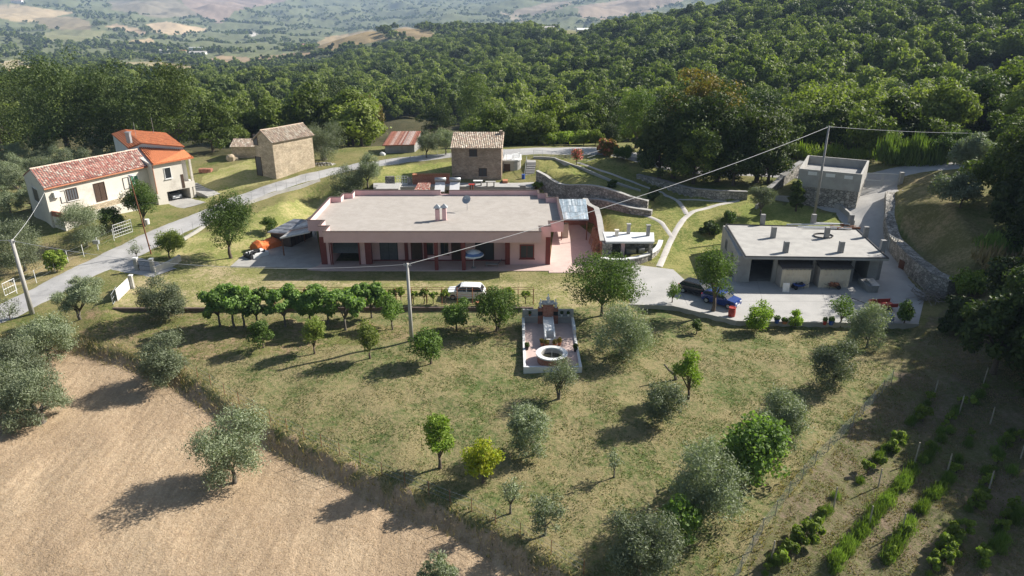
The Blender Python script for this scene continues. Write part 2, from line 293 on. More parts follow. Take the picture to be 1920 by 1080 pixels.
# ---------------------------------------------------------------- builders
def thing(name, label, cat, loc=(0,0,0), rotz=0.0, group=None):
    o = bpy.data.objects.new(name, None); COL.objects.link(o); o.location = loc; o.rotation_euler = (0, 0, rotz)
    o.empty_display_size = .2; o["label"] = label; o["category"] = cat
    if group: o["group"] = group
    return o
def tag(o, label, cat, group=None):
    o["label"] = label; o["category"] = cat
    if group: o["group"] = group
    return o
class MB:
    def __init__(s): s.v = []; s.f = []
    def add(s, vs, fs):
        n = len(s.v); s.v += [tuple(v) for v in vs]; s.f += [tuple(i+n for i in f) for f in fs]; return s
    def box(s, x0, x1, y0, y1, z0, z1):
        return s.add([(x0,y0,z0),(x1,y0,z0),(x1,y1,z0),(x0,y1,z0),(x0,y0,z1),(x1,y0,z1),(x1,y1,z1),(x0,y1,z1)],
                     [(0,3,2,1),(4,5,6,7),(0,1,5,4),(1,2,6,5),(2,3,7,6),(3,0,4,7)])
    def obox(s, c, sx, sy, sz, rz=0.0, tilt=0.0):
        m = Matrix.Translation(c) @ Matrix.Rotation(rz, 4, 'Z') @ Matrix.Rotation(tilt, 4, 'X')
        vs = [m @ Vector((a*sx/2, b*sy/2, c_*sz)) for c_ in (0,1) for a, b in ((-1,-1),(1,-1),(1,1),(-1,1))]
        return s.add(vs, [(0,3,2,1),(4,5,6,7),(0,1,5,4),(1,2,6,5),(2,3,7,6),(3,0,4,7)])
    def prism(s, pts, z0, z1):
        n = len(pts); z0 = z0 if hasattr(z0, '__len__') else [z0]*n; z1 = z1 if hasattr(z1, '__len__') else [z1]*n
        return s.add([(p[0],p[1],z0[i]) for i, p in enumerate(pts)] + [(p[0],p[1],z1[i]) for i, p in enumerate(pts)],
                     [tuple(range(n))[::-1], tuple(range(n, 2*n))] + [(i,(i+1)%n,(i+1)%n+n,i+n) for i in range(n)])
    def tube(s, pts, r, n=6, cap=True):
        pts = [Vector(p) for p in pts]; rs = r if hasattr(r, '__len__') else [r]*len(pts); vs = []; fs = []
        for i, p in enumerate(pts):
            d = (pts[min(i+1,len(pts)-1)] - pts[max(i-1,0)]).normalized()
            a = d.cross(Vector((0,0,1)) if abs(d.z) < .9 else Vector((1,0,0))).normalized(); b = d.cross(a)
            vs += [p + (a*math.cos(6.2832*k/n) + b*math.sin(6.2832*k/n))*rs[i] for k in range(n)]
        for i in range(len(pts)-1): fs += [(i*n+k, i*n+(k+1)%n, (i+1)*n+(k+1)%n, (i+1)*n+k) for k in range(n)]
        if cap: fs += [tuple(range(n))[::-1], tuple(range((len(pts)-1)*n, len(pts)*n))]
        return s.add(vs, fs)
    def cyl(s, x, y, z0, z1, r0, r1=None, n=12): return s.tube([(x,y,z0),(x,y,z1)], [r0, r0 if r1 is None else r1], n)
    def blob(s, c, rx, ry, rz, n=8, m=5, jit=0.0, rnd=random):
        vs = [(c[0], c[1], c[2]-rz)]; fs = []
        for j in range(1, m):
            t = math.pi*j/m
            for i in range(n):
                k = 1 + rnd.uniform(-jit, jit); a = 6.2832*i/n
                vs.append((c[0]+rx*k*math.sin(t)*math.cos(a), c[1]+ry*k*math.sin(t)*math.sin(a), c[2]-rz*k*math.cos(t)))
        vs.append((c[0], c[1], c[2]+rz)); e = len(vs)-1
        for i in range(n):
            fs.append((0, 1+(i+1)%n, 1+i)); fs.append((e, 1+(m-2)*n+i, 1+(m-2)*n+(i+1)%n))
            for j in range(m-2): fs.append((1+j*n+i, 1+j*n+(i+1)%n, 1+(j+1)*n+(i+1)%n, 1+(j+1)*n+i))
        return s.add(vs, fs)
    def build(s, name, mt, parent=None, smooth=False, world=False):
        me = bpy.data.meshes.new(name); vs = s.v
        if world and parent is not None: vs = [(v[0]-parent.location.x, v[1]-parent.location.y, v[2]-parent.location.z) for v in vs]
        loc = None
        if world and parent is None:
            a = np.array(vs); loc = (a[:,0].mean(), a[:,1].mean(), a[:,2].min()); vs = [(v[0]-loc[0], v[1]-loc[1], v[2]-loc[2]) for v in vs]
        me.from_pydata(vs, [], s.f); me.update()
        if smooth: me.polygons.foreach_set("use_smooth", [True]*len(me.polygons))
        me.materials.append(mt); o = bpy.data.objects.new(name, me); COL.objects.link(o)
        if parent is not None: o.parent = parent
        if loc: o.location = loc
        return o
def struct(o): o["kind"] = "structure"; return o
_M = {}
def mat(name, c1, c2=None, scale=2.0, bump=0.0, rough=.8, metal=0.0, spec=.3, detail=6, lo=.35, hi=.65, kind='noise', stretch=(1,1,1), c3=None, bdist=.02):
    """procedural material: two colours mixed by noise (or cells), optional dirt colour c3 and bump"""
    if name in _M: return _M[name]
    m = bpy.data.materials.new(name); m.use_nodes = True; t = m.node_tree; L = t.links.new; b = t.nodes["Principled BSDF"]; _M[name] = m
    b.inputs["Roughness"].default_value = rough; b.inputs["Metallic"].default_value = metal; b.inputs["Specular IOR Level"].default_value = spec
    c2 = c2 or tuple(v*.8 for v in c1)
    tc = N(t, "ShaderNodeTexCoord"); mp = N(t, "ShaderNodeMapping"); mp.inputs["Scale"].default_value = stretch; L(tc.outputs["Object"], mp.inputs["Vector"])
    mx = N(t, "ShaderNodeMix", data_type='RGBA'); mx.inputs[6].default_value = (*c1,1); mx.inputs[7].default_value = (*c2,1)
    q = N(t, "ShaderNodeTexNoise"); q.inputs["Scale"].default_value = scale; q.inputs["Detail"].default_value = detail; q.inputs["Roughness"].default_value = .65; L(mp.outputs[0], q.inputs["Vector"])
    r = N(t, "ShaderNodeMapRange"); r.inputs[1].default_value = lo; r.inputs[2].default_value = hi; L(q.outputs[0], r.inputs[0])
    out = mx.outputs[2]; hsrc = q.outputs[0]
    if kind == 'noise': L(r.outputs[0], mx.inputs[0])
    elif kind == 'stone':
        vo = N(t, "ShaderNodeTexVoronoi"); vo.inputs["Scale"].default_value = scale; L(mp.outputs[0], vo.inputs["Vector"])
        ve = N(t, "ShaderNodeTexVoronoi", feature='DISTANCE_TO_EDGE'); ve.inputs["Scale"].default_value = scale; L(mp.outputs[0], ve.inputs["Vector"])
        sx = N(t, "ShaderNodeSeparateColor"); L(vo.outputs["Color"], sx.inputs[0]); L(sx.outputs[0], mx.inputs[0])
        er = N(t, "ShaderNodeMapRange"); er.inputs[1].default_value = .0; er.inputs[2].default_value = .09; L(ve.outputs[0], er.inputs[0])
        m2 = N(t, "ShaderNodeMix", data_type='RGBA'); m2.inputs[6].default_value = (*(c3 or tuple(v*.45 for v in c1)),1); L(er.outputs[0], m2.inputs[0]); L(mx.outputs[2], m2.inputs[7])
        out = m2.outputs[2]; hsrc = er.outputs[0]
        q.inputs["Scale"].default_value = .7
        m4 = N(t, "ShaderNodeVectorMath", operation='SCALE'); r.inputs[3].default_value = .75; r.inputs[4].default_value = 1.15; L(out, m4.inputs[0]); L(r.outputs[0], m4.inputs[3]); out = m4.outputs[0]
    if kind == 'noise' and c3:
        q2 = N(t, "ShaderNodeTexNoise"); q2.inputs["Scale"].default_value = scale*.35; q2.inputs["Detail"].default_value = 8; q2.inputs["Roughness"].default_value = .75; L(mp.outputs[0], q2.inputs["Vector"])
        r2 = N(t, "ShaderNodeMapRange"); r2.inputs[1].default_value = .52; r2.inputs[2].default_value = .68; L(q2.outputs[0], r2.inputs[0])
        m2 = N(t, "ShaderNodeMix", data_type='RGBA'); m2.inputs[7].default_value = (*c3,1); L(r2.outputs[0], m2.inputs[0]); L(out, m2.inputs[6]); out = m2.outputs[2]
    L(out, b.inputs["Base Color"])
    if bump:
        bp = N(t, "ShaderNodeBump"); bp.inputs["Strength"].default_value = bump; bp.inputs["Distance"].default_value = bdist; L(hsrc, bp.inputs["Height"]); L(bp.outputs[0], b.inputs["Normal"])
    return m
def leafmat(name, c1, c2, trans=.3, c3=None):
    if name in _M: return _M[name]
    m = bpy.data.materials.new(name); m.use_nodes = True; t = m.node_tree; L = t.links.new; b = t.nodes["Principled BSDF"]; _M[name] = m
    b.inputs["Roughness"].default_value = .65; b.inputs["Specular IOR Level"].default_value = .25
    g = N(t, "ShaderNodeNewGeometry"); oi = N(t, "ShaderNodeObjectInfo")
    mx = N(t, "ShaderNodeMix", data_type='RGBA'); mx.inputs[6].default_value = (*c1,1); mx.inputs[7].default_value = (*c2,1); L(g.outputs["Random Per Island"], mx.inputs[0])
    out = mx.outputs[2]
    if c3:
        m3 = N(t, "ShaderNodeMix", data_type='RGBA'); m3.inputs[7].default_value = (*c3,1); L(out, m3.inputs[6])
        rr = N(t, "ShaderNodeMapRange"); rr.inputs[1].default_value = .3; rr.inputs[2].default_value = 1; rr.inputs[3].default_value = 0; rr.inputs[4].default_value = .75; L(oi.outputs["Random"], rr.inputs[0]); L(rr.outputs[0], m3.inputs[0]); out = m3.outputs[2]
    hs = N(t, "ShaderNodeHueSaturation"); r = N(t, "ShaderNodeMapRange"); r.inputs[3].default_value = .68; r.inputs[4].default_value = 1.4; L(oi.outputs["Random"], r.inputs[0]); L(r.outputs[0], hs.inputs["Value"]); L(out, hs.inputs["Color"])
    L(hs.outputs[0], b.inputs["Base Color"])
    tr = N(t, "ShaderNodeBsdfTranslucent"); v = N(t, "ShaderNodeVectorMath", operation='MULTIPLY'); v.inputs[1].default_value = (1.5,1.7,.6); L(hs.outputs[0], v.inputs[0]); L(v.outputs[0], tr.inputs["Color"])
    ms = N(t, "ShaderNodeMixShader"); ms.inputs[0].default_value = trans; L(b.outputs[0], ms.inputs[1]); L(tr.outputs[0], ms.inputs[2]); L(ms.outputs[0], t.nodes["Material Output"].inputs["Surface"])
    return m
# ---------------------------------------------------------------- foliage
def leaf_mesh(name, clumps, n, size, aspect, rs, outward=.5, up=0.0, shell=.45, align=0.0, down=None, jit=.11):
    """many small leaves spread through ellipsoid clumps (cx,cy,cz,rx,ry,rz)"""
    cl = np.array(clumps, float); wt = (cl[:,3]*cl[:,4]*cl[:,5])**.67; ci = rs.choice(len(cl), n, p=wt/wt.sum())
    d = rs.normal(size=(n,3)); d /= np.linalg.norm(d, axis=1)[:,None]
    r = (shell + (1-shell)*rs.random(n))**.6 * (1+jit*rs.normal(size=n))
    p = cl[ci,:3] + d*r[:,None]*cl[ci,3:]
    nrm = d*outward + rs.normal(size=(n,3))*.6; nrm[:,2] += up; nrm /= np.linalg.norm(nrm, axis=1)[:,None]
    a = rs.normal(size=(n,3)) + d*align + np.array([0,0,align*.6]); a -= (a*nrm).sum(1)[:,None]*nrm; a /= np.linalg.norm(a, axis=1)[:,None]; b = np.cross(nrm, a)
    s = size*(0.6+.8*rs.random(n))[:,None]; wd = s*aspect
    v = np.stack([p-a*s, p-b*wd+a*s*.1, p+a*s, p+b*wd+a*s*.1], 1).reshape(-1, 3)
    if down is not None: v[:,2] = np.maximum(v[:,2], down)
    return np_mesh(name, v, np.arange(n*4).reshape(n, 4))
def crown_clumps(rs, R, H, z0, n, rmin=.28, rmax=.45, flat=1.0, shape='round'):
    out = []
    ox, oy = rs.normal(size=2)*.10*R; ex = rs.uniform(.85, 1.15)
    for i in range(n):
        for _ in range(20):
            d = rs.normal(size=3); d /= np.linalg.norm(d); k = rs.random()**.4*.78
            if d[2] < -.85: continue
            break
        zz = z0 + H/2 + d[2]*k*H/2; rad = R
        if shape == 'cone': rad = R*(1.15-.85*(zz-z0)/H)
        if shape == 'vase': rad = R*(.45+.6*(zz-z0)/H)
        q = rs.uniform(rmin, rmax)*min(R, H/2)
        out.append((d[0]*k*rad*ex+ox, d[1]*k*rad/ex+oy, zz, q*rs.uniform(.9,1.25), q*rs.uniform(.9,1.25), q*flat*rs.uniform(.75,1.05)))
    return out
def trunk_mb(rs, H, clumps, r=.14, split=.35, lean=0.0, nb=7, multi=1):
    m = MB()
    for s in range(multi):
        ox = rs.uniform(-.15,.15)*(multi > 1); oy = rs.uniform(-.15,.15)*(multi > 1)
        f = Vector((lean*H*split + ox*3, oy*3, H*split))
        mid = Vector((ox+(f.x-ox)*.5+rs.uniform(-.06,.06)*H*split, oy+rs.uniform(-.06,.06)*H*split, H*split*.5))
        m.tube([(ox,oy,-.3),(ox,oy,.12),mid,f], [r*1.7,r*1.25,r*1.0,r*.9], 7)
        ks = sorted(range(len(clumps)), key=lambda i: clumps[i][2] + rs.uniform(-1,1))[:nb]
        for k in ks:
            c = Vector(clumps[k][:3]); q = f.lerp(c, .5) + Vector((rs.uniform(-.2,.2), rs.uniform(-.2,.2), .08*H))
            m.tube([f, q, c], [r*.7, r*.42, r*.12], 5)
    return m
BARK = lambda: mat("bark_brown", (.13,.10,.075), (.075,.06,.045), 9, .6, .9)
OBARK = lambda: mat("bark_olive", (.17,.15,.125), (.08,.07,.055), 7, .6, .9)
LM = {
 'olive': lambda: leafmat("leaf_olive", (.12,.145,.08), (.22,.245,.16), .2),
 'oak': lambda: leafmat("leaf_oak", (.045,.068,.013), (.10,.13,.026), .25),
 'darkoak': lambda: leafmat("leaf_dark_oak", (.032,.052,.012), (.07,.095,.024), .22),
 'forest': lambda: leafmat("leaf_forest", (.068,.10,.018), (.14,.18,.034), .32, (.17,.19,.055)),
 'grey': lambda: leafmat("leaf_grey_willow", (.13,.16,.10), (.19,.22,.15), .2),
 'fruit': lambda: leafmat("leaf_fruit", (.07,.12,.022), (.13,.19,.04), .3),
 'fig': lambda: leafmat("leaf_fig", (.10,.165,.04), (.18,.26,.08), .38),
 'lime': lambda: leafmat("leaf_lime", (.13,.20,.025), (.21,.28,.045), .35),
 'yellow': lambda: leafmat("leaf_yellow_green", (.16,.21,.02), (.30,.28,.025), .35),
 'citrus': lambda: leafmat("leaf_citrus", (.05,.09,.016), (.10,.15,.03), .25),
 'spindle': lambda: leafmat("leaf_spindle", (.11,.15,.03), (.19,.215,.055), .3),
 'rust': lambda: leafmat("leaf_rusty_oak", (.12,.12,.025), (.22,.15,.035), .25),
 'pink': lambda: leafmat("petal_pink", (.62,.10,.13), (.7,.25,.25), .2),
 'red': lambda: leafmat("petal_red", (.35,.10,.05), (.45,.18,.1), .2),
 'vine': lambda: leafmat("leaf_vine", (.12,.18,.028), (.22,.26,.05), .3),
 'reed': lambda: leafmat("leaf_reed", (.09,.15,.03), (.16,.21,.055), .3),
 'dry': lambda: leafmat("straw_dry", (.34,.26,.13), (.45,.36,.2), .2),
}
KIND = {  # leaf material, leaf size, aspect, outward, align, bark
 'olive': ('olive', .105, .27, .55, 1.3, OBARK), 'oak': ('oak', .19, .62, 1.0, 0, BARK), 'darkoak': ('darkoak', .19, .62, 1.0, 0, BARK),
 'forest': ('forest', .24, .65, 1.0, 0, BARK), 'grey': ('grey', .20, .35, .6, .8, BARK), 'fruit': ('fruit', .105, .45, .7, .5, BARK), 'fig': ('fig', .13, .75, .7, 0, OBARK),
 'lime': ('lime', .12, .4, .6, .5, BARK), 'yellow': ('yellow', .12, .45, .6, .4, BARK), 'citrus': ('citrus', .11, .5, .9, 0, BARK), 'spindle': ('spindle', .12, .35, .5, 1.6, BARK),
 'rust': ('rust', .25, .62, 1.0, 0, BARK), 'vine': ('vine', .13, .8, .6, 0, BARK),
}
def tree(name, label, cat, loc, R, H, kind='oak', trunk=.3, n=5000, nc=14, seed=1, shape='round', group=None, tr=None, lean=0.0, multi=1, flat=1.0, rmin=.28, rmax=.45, shell=.45, rot=None, extra=None, leaf=1.0, skirt=False):
    """a tree: crown radius R, full height H; trunk = fraction of H below the crown"""
    rs = np.random.RandomState(seed); t = thing(name, label, cat, loc, rs.uniform(0, 6.28) if rot is None else rot, group)
    lm, sz, asp, outw, al, bk = KIND[kind]; z0 = H*trunk
    cl = crown_clumps(rs, R, H-z0, z0, nc, rmin, rmax, flat, shape)
    if skirt:
        for q in range(max(3, int(nc*.35))):
            an = rs.uniform(0, 6.28); rr0 = R*rs.uniform(.35,.78); q_ = rs.uniform(rmin, rmax)*min(R, H/2)*1.05; cl.append((math.cos(an)*rr0, math.sin(an)*rr0, max(H*rs.uniform(.14,.36), q_*.7), q_, q_, q_*.8))
    if lean: cl = [(c[0]+lean*c[2], *c[1:]) for c in cl]
    me = leaf_mesh("crown", cl, n, sz*leaf, asp, rs, outw, .25, shell, al, .02, .2 if kind in ('olive','lime','spindle') else .13); me.materials.append(LM[lm]())
    o = bpy.data.objects.new("crown", me); COL.objects.link(o); o.parent = t
    trunk_mb(rs, H, cl, tr or max(.05, .022*H), max(trunk*1.1, .18), lean, 7, multi).build("trunk", bk(), t, True)
    if extra:
        m2 = leaf_mesh("blossom", cl, extra[1], sz*1.2, .8, rs, outw, .25, .8, 0); m2.materials.append(LM[extra[0]]())
        e = bpy.data.objects.new("blossom", m2); COL.objects.link(e); e.parent = t
    return t
def copy_tree(src, loc, rotz, sc, label=None, name=None):
    c = src.copy(); COL.objects.link(c); c.location = loc; c.rotation_euler = (0, 0, rotz); c.scale = sc if hasattr(sc, '__len__') else (sc, sc, sc)
    if label: c["label"] = label
    for ch in list(src.children):
        d = ch.copy(); COL.objects.link(d); d.parent = c
    return c
# ---------------------------------------------------------------- forest
RS = np.random.RandomState(11)
def proto(name, label, kind, R, H, n, nc, seed, group, hide=False, **kw):
    return tree(name, label, "tree", (0, 0, -500), R, H, kind, kw.pop('trunk', .02), n, nc, seed, group=group, **kw)
FG = {'forest': ("broadleaf_tree", "green broadleaf tree with a rounded crown in the thick wood behind the road", "broadleaf trees of the wood"),
      'darkoak': ("oak_tree", "dark green oak crown among the lighter trees of the wood", "dark oaks of the wood"),
      'grey': ("willow_tree", "silvery grey-green tree with a soft crown in the wood", "silvery trees of the wood")}
PRO = []
for i in range(5): PRO.append(('forest', proto(*FG['forest'][:2], 'forest', 4.3, 9.0, 6500, 26+i, 40+i, FG['forest'][2], rmin=.2, rmax=.42, shell=.6)))
for i in range(2): PRO.append(('darkoak', proto(*FG['darkoak'][:2], 'darkoak', 4.4, 9.2, 6500, 26+i, 60+i, FG['darkoak'][2], rmin=.2, rmax=.42, shell=.6)))
PRO.append(('grey', proto(*FG['grey'][:2], 'grey', 3.4, 7.0, 4200, 16, 70, FG['grey'][2], shell=.5)))
FORE = np.array([(-120,170),(-120,290),(180,285),(400,270),(440,262),(600,258),(700,262),(860,262),(945,262),(1120,258),(1180,262),(1480,285),(1640,262),(1780,262),(2100,240),(2600,200),(2600,-200),(1350,-150),(1330,4),(1230,24),(1180,44),(1130,46),(1110,76),(1020,74),(1000,50),(955,42),(880,64),(800,82),(700,98),(600,126),(500,146),(440,150),(380,150)], float)
# jittered candidates in log-polar cells of about the crown width
cand = []
r = 118.0
while r < 1000:
    step = 6.3 if r < 300 else 6.3*(r/300)**.4
    a = -.80
    while a < .86:
        cand.append((a + RS.uniform(-.45,.45)*step/r, r + RS.uniform(-.45,.45)*step)); a += step/r
    r += step
cand = np.array(cand); cx = np.sin(cand[:,0])*cand[:,1]; cy = np.cos(cand[:,0])*cand[:,1]; cz = hgt(cx, cy)
fx, fy = pix(cx, cy, cz+6); fx2, fy2 = pix(cx, cy, cz)
roadfar = XZ([(700,303,3.6),(900,290,4.4),(1000,280,4.8),(1130,275,5),(1300,290,5),(1490,296,5.6),(1620,312,6),(1760,314,6),(2300,330,6)])
roadall = [tuple(P(a,b,c)[:2]) for a,b,c in [(0,280,.3),(400,285,1),(470,268,2),(600,275,3)]] + roadfar
dr, tr_, sd_ = poly_dist(cx, cy, roadall)
ok = in_poly(fx, fy, [tuple(p) for p in FORE]) & (sd_ > 0) & (dr > 7)
gap = (snoise(cx, cy, 60, 7) + .7*snoise(cx, cy, 23, 15)); ok &= gap > -1.75
ok &= ~((fx2 > 1690) & (fy2 > 135) & (fy2 < 215) & (RS.random(len(cx)) < .75))      # open brushy slope on the right
def clear(poly): 
    global ok
    ok &= ~in_poly(fx2, fy2, poly)
clear([(0,400),(0,262),(200,250),(440,270),(440,400)]); clear([(680,225),(905,225),(905,300),(680,300)]); clear([(1170,262),(1490,262),(1490,345),(1170,345)])
cx, cy, cz, gapv = cx[ok], cy[ok], cz[ok], gap[ok]; fx, fy = fx[ok], fy[ok]; rr = np.hypot(cx, cy)
vis = (fx > -40) & (fx < 1960) & (fy > -30)
kindn = snoise(cx, cy, 90, 25) + .9*RS.normal(size=len(cx))
kk = np.where(kindn > 1.35, 5+(RS.random(len(cx)) > .5), np.where(kindn < -2.0, 7, RS.randint(0, 5, len(cx)))).astype(int)
sc = RS.uniform(.6, 1.35, len(cx))*np.where(kk == 7, .85, 1.0)*(1+.12*np.clip(snoise(cx, cy, 70, 30), -1, 1)); zs = sc*RS.uniform(.85, 1.2, len(cx)); ro = RS.uniform(0, 6.28, len(cx))
near_i = [i for i in np.argsort(rr) if vis[i]][:296]; nearset = set(near_i)
used = set()
for i in near_i:
    k = int(kk[i]); src = PRO[k][1]; loc = (cx[i], cy[i], cz[i]-.7)
    if k not in used:
        used.add(k); src.location = loc; src.scale = (sc[i], sc[i], zs[i]); src.rotation_euler = (0, 0, ro[i])
    else: copy_tree(src, loc, ro[i], (sc[i], sc[i], zs[i]))
for k in range(len(PRO)):
    if k not in used: PRO[k][1].location = (cx[near_i[-1]], cy[near_i[-1]], cz[near_i[-1]])
# the rest of the wood: one mass of points, each carrying a light crown
def light_crown(name, kind, seed, n, R, H, nc, size):
    rs = np.random.RandomState(seed); lm = KIND[kind]
    cl = crown_clumps(rs, R, H*.85, H*.15, nc, .22, .45, 1.0)
    me = leaf_mesh(name, cl, n, size, .65, rs, 1.2, .3, .6, 0, 0.0); me.materials.append(LM[lm[0]]())
    return bpy.data.objects.new(name, me)
def mass(name, xs, ys, zz, scale, zscale, rot, which, srcs):
    me = bpy.data.meshes.new(name); me.vertices.add(len(xs)); me.vertices.foreach_set("co", np.stack([xs, ys, zz], 1).astype(np.float32).ravel())
    for nm, v, ty in (("sc", np.stack([scale, scale, zscale], 1), 'FLOAT_VECTOR'), ("rt", np.stack([rot*0, rot*0, rot], 1), 'FLOAT_VECTOR')):
        a = me.attributes.new(nm, ty, 'POINT'); a.data.foreach_set("vector", v.astype(np.float32).ravel())
    a = me.attributes.new("which", 'INT', 'POINT'); a.data.foreach_set("value", which.astype(np.int32))
    o = bpy.data.objects.new(name, me); COL.objects.link(o); o["kind"] = "stuff"
    c = bpy.data.collections.new(name+"_sources")
    for k, s in enumerate(srcs): s.name = "%02d_%s" % (k, s.name); c.objects.link(s)
    g = bpy.data.node_groups.new(name+"_scatter", 'GeometryNodeTree'); g.interface.new_socket("Geometry", in_out='INPUT', socket_type='NodeSocketGeometry'); g.interface.new_socket("Geometry", in_out='OUTPUT', socket_type='NodeSocketGeometry')
    gi = g.nodes.new("NodeGroupInput"); go = g.nodes.new("NodeGroupOutput"); ip = g.nodes.new("GeometryNodeInstanceOnPoints"); ci = g.nodes.new("GeometryNodeCollectionInfo")
    ci.inputs["Collection"].default_value = c; ci.inputs["Separate Children"].default_value = True; ci.inputs["Reset Children"].default_value = True
    def attr(nm, ty):
        q = g.nodes.new("GeometryNodeInputNamedAttribute"); q.data_type = ty; q.inputs["Name"].default_value = nm; return q.outputs["Attribute"]
    L = g.links.new; L(gi.outputs[0], ip.inputs["Points"]); L(ci.outputs[0], ip.inputs["Instance"]); ip.inputs["Pick Instance"].default_value = True
    L(attr("which", 'INT'), ip.inputs["Instance Index"]); L(attr("rt", 'FLOAT_VECTOR'), ip.inputs["Rotation"]); L(attr("sc", 'FLOAT_VECTOR'), ip.inputs["Scale"]); L(ip.outputs[0], go.inputs[0])
    o.modifiers.new("scatter", 'NODES').node_group = g
    return o
msk = np.array([i not in nearset for i in range(len(cx))])
srcs = [light_crown("wood_crown", 'forest', 80+i, 1700, 4.3, 9, 22, .40) for i in range(4)] + [light_crown("wood_crown", 'darkoak', 90+i, 1700, 4.3, 9, 22, .40) for i in range(2)] + [light_crown("wood_crown", 'grey', 95, 1300, 3.4, 7, 14, .34)]
w2 = np.where(kk == 7, 6, np.where(kk >= 5, kk-1, kk % 4))
scl = np.where(rr > 300, (rr/300)**.4, 1.0)
mass("far_wood", cx[msk], cy[msk], cz[msk]-.3, (sc*scl)[msk], (zs*scl**.5)[msk], ro[msk], w2[msk], srcs)
# woods and hedgerows of the valley
n = 60000; va = RS.uniform(-.80, .75, n); vr = np.exp(RS.uniform(math.log(560), math.log(5200), n)); vx = np.sin(va)*vr; vy = np.cos(va)*vr
vz = hgt(vx, vy); px_, py_ = pix(vx, vy, vz)
dens = snoise(vx/1.6, vy, 380, 2) + .8*snoise(vx, vy*1.3, 120, 17) + .35*snoise(vx, vy, 40, 27)
acc = dens > np.where(py_ < 28, .5, np.where(py_ < 60, .1, np.where(px_ < 640, .3, -.1))); acc &= (px_ > -80) & (px_ < 1500) & (py_ > -40)
for pg, c in far_regions: acc &= ~in_poly(px_ + 3*snoise(vx, vy, 260, 3), py_, pg)
acc &= ~(in_poly(*pix(vx, vy, vz+6), [tuple(p) for p in FORE]) & (vr < 1000))
vx, vy, vz = vx[acc], vy[acc], vz[acc]; m = len(vx); vs = RS.uniform(.7, 1.35, m)*np.clip((np.hypot(vx, vy)/1200)**.35, .8, 1.7)
far_src = [light_crown("valley_crown", 'forest', 100+i, 260, 4.2, 8, 8, .95) for i in range(3)] + [light_crown("valley_crown", 'darkoak', 110, 260, 4.2, 8, 8, .95)]
mass("valley_woods", vx, vy, vz-.4, vs*1.15, vs*RS.uniform(.8, 1.15, m), RS.uniform(0, 6.28, m), RS.randint(0, 4, m), far_src)
print("FOREST", len(cx), "valley", m)
# ---------------------------------------------------------------- site builders
ZT = .1
def offset(pts, d, closed):
    n = len(pts); out = []
    for i in range(n):
        a = pts[i-1] if (i > 0 or closed) else None; b = pts[(i+1) % n] if (i < n-1 or closed) else None; p = pts[i]
        def nr(u, v):
            dx, dy = v[0]-u[0], v[1]-u[1]; l = math.hypot(dx, dy) or 1; return (-dy/l, dx/l)
        if a is None: q = nr(p, b); out.append((p[0]+q[0]*d, p[1]+q[1]*d)); continue
        if b is None: q = nr(a, p); out.append((p[0]+q[0]*d, p[1]+q[1]*d)); continue
        q, r = nr(a, p), nr(p, b); k = 1 + q[0]*r[0] + q[1]*r[1]; k = max(k, .3)
        out.append((p[0]+(q[0]+r[0])*d/k, p[1]+(q[1]+r[1])*d/k))
    return out
def wallmb(pts, th, z0, z1, closed=False, shift=0.0, mb=None):
    """a wall of thickness th along plan points; z0/z1 numbers or lists"""
    m = mb or MB(); n = len(pts); z0 = z0 if hasattr(z0, '__len__') else [z0]*n; z1 = z1 if hasattr(z1, '__len__') else [z1]*n
    A = offset(pts, th/2+shift, closed); B = offset(pts, -th/2+shift, closed); vs = []
    for i in range(n): vs += [(*A[i], z0[i]), (*B[i], z0[i]), (*B[i], z1[i]), (*A[i], z1[i])]
    fs = []
    for i in range(n if closed else n-1):
        j = (i+1) % n
        for k in range(4): fs.append((i*4+k, i*4+(k+1)%4, j*4+(k+1)%4, j*4+k))
    if not closed: fs += [(3,2,1,0), ((n-1)*4,(n-1)*4+1,(n-1)*4+2,(n-1)*4+3)]
    return m.add(vs, fs)
def resample(pts, step):
    out = [tuple(pts[0])]
    for a, b in zip(pts, pts[1:]):
        l = math.hypot(b[0]-a[0], b[1]-a[1]); k = max(1, int(round(l/step)))
        for i in range(1, k+1): out.append(tuple(a[q]+(b[q]-a[q])*i/k for q in range(len(a))))
    return out
def smooth_line(pts, it=2):
    for _ in range(it):
        o = [pts[0]]
        for a, b in zip(pts, pts[1:]): o += [tuple(a[k]*.75+b[k]*.25 for k in range(len(a))), tuple(a[k]*.25+b[k]*.75 for k in range(len(a)))]
        pts = o + [pts[-1]]
    return pts
def ribbon(name, pts, width, mt, lift=.05, step=.7, cols=6, kind="structure", sm=2):
    """a strip laid on the ground along plan points (x, y[, halfwidth])"""
    p = resample(smooth_line([tuple(q) for q in pts], sm), step); L = offset(p, 1, False); n = len(p); X = np.zeros((n, cols+1)); Y = np.zeros((n, cols+1))
    for i in range(n):
        hw = p[i][2] if len(p[i]) > 2 else width/2; nx, ny = L[i][0]-p[i][0], L[i][1]-p[i][1]; hw *= 1 + .03*math.sin(i*.9)+.02*math.sin(i*2.3)
        for c in range(cols+1): u = (c/cols*2-1)*hw; X[i,c] = p[i][0]-nx*u; Y[i,c] = p[i][1]-ny*u
    Z = hgt(X.ravel(), Y.ravel()).reshape(X.shape) + lift; Z[:,0] -= lift*1.6; Z[:,-1] -= lift*1.6
    idx = np.arange(n*(cols+1)).reshape(n, cols+1); f = np.stack([idx[:-1,:-1], idx[1:,:-1], idx[1:,1:], idx[:-1,1:]], -1).reshape(-1, 4)[:, ::-1]
    me = np_mesh(name, np.stack([X, Y, Z], -1).reshape(-1, 3), f, True); me.materials.append(mt); o = bpy.data.objects.new(name, me); COL.objects.link(o)
    if kind: o["kind"] = kind
    return o
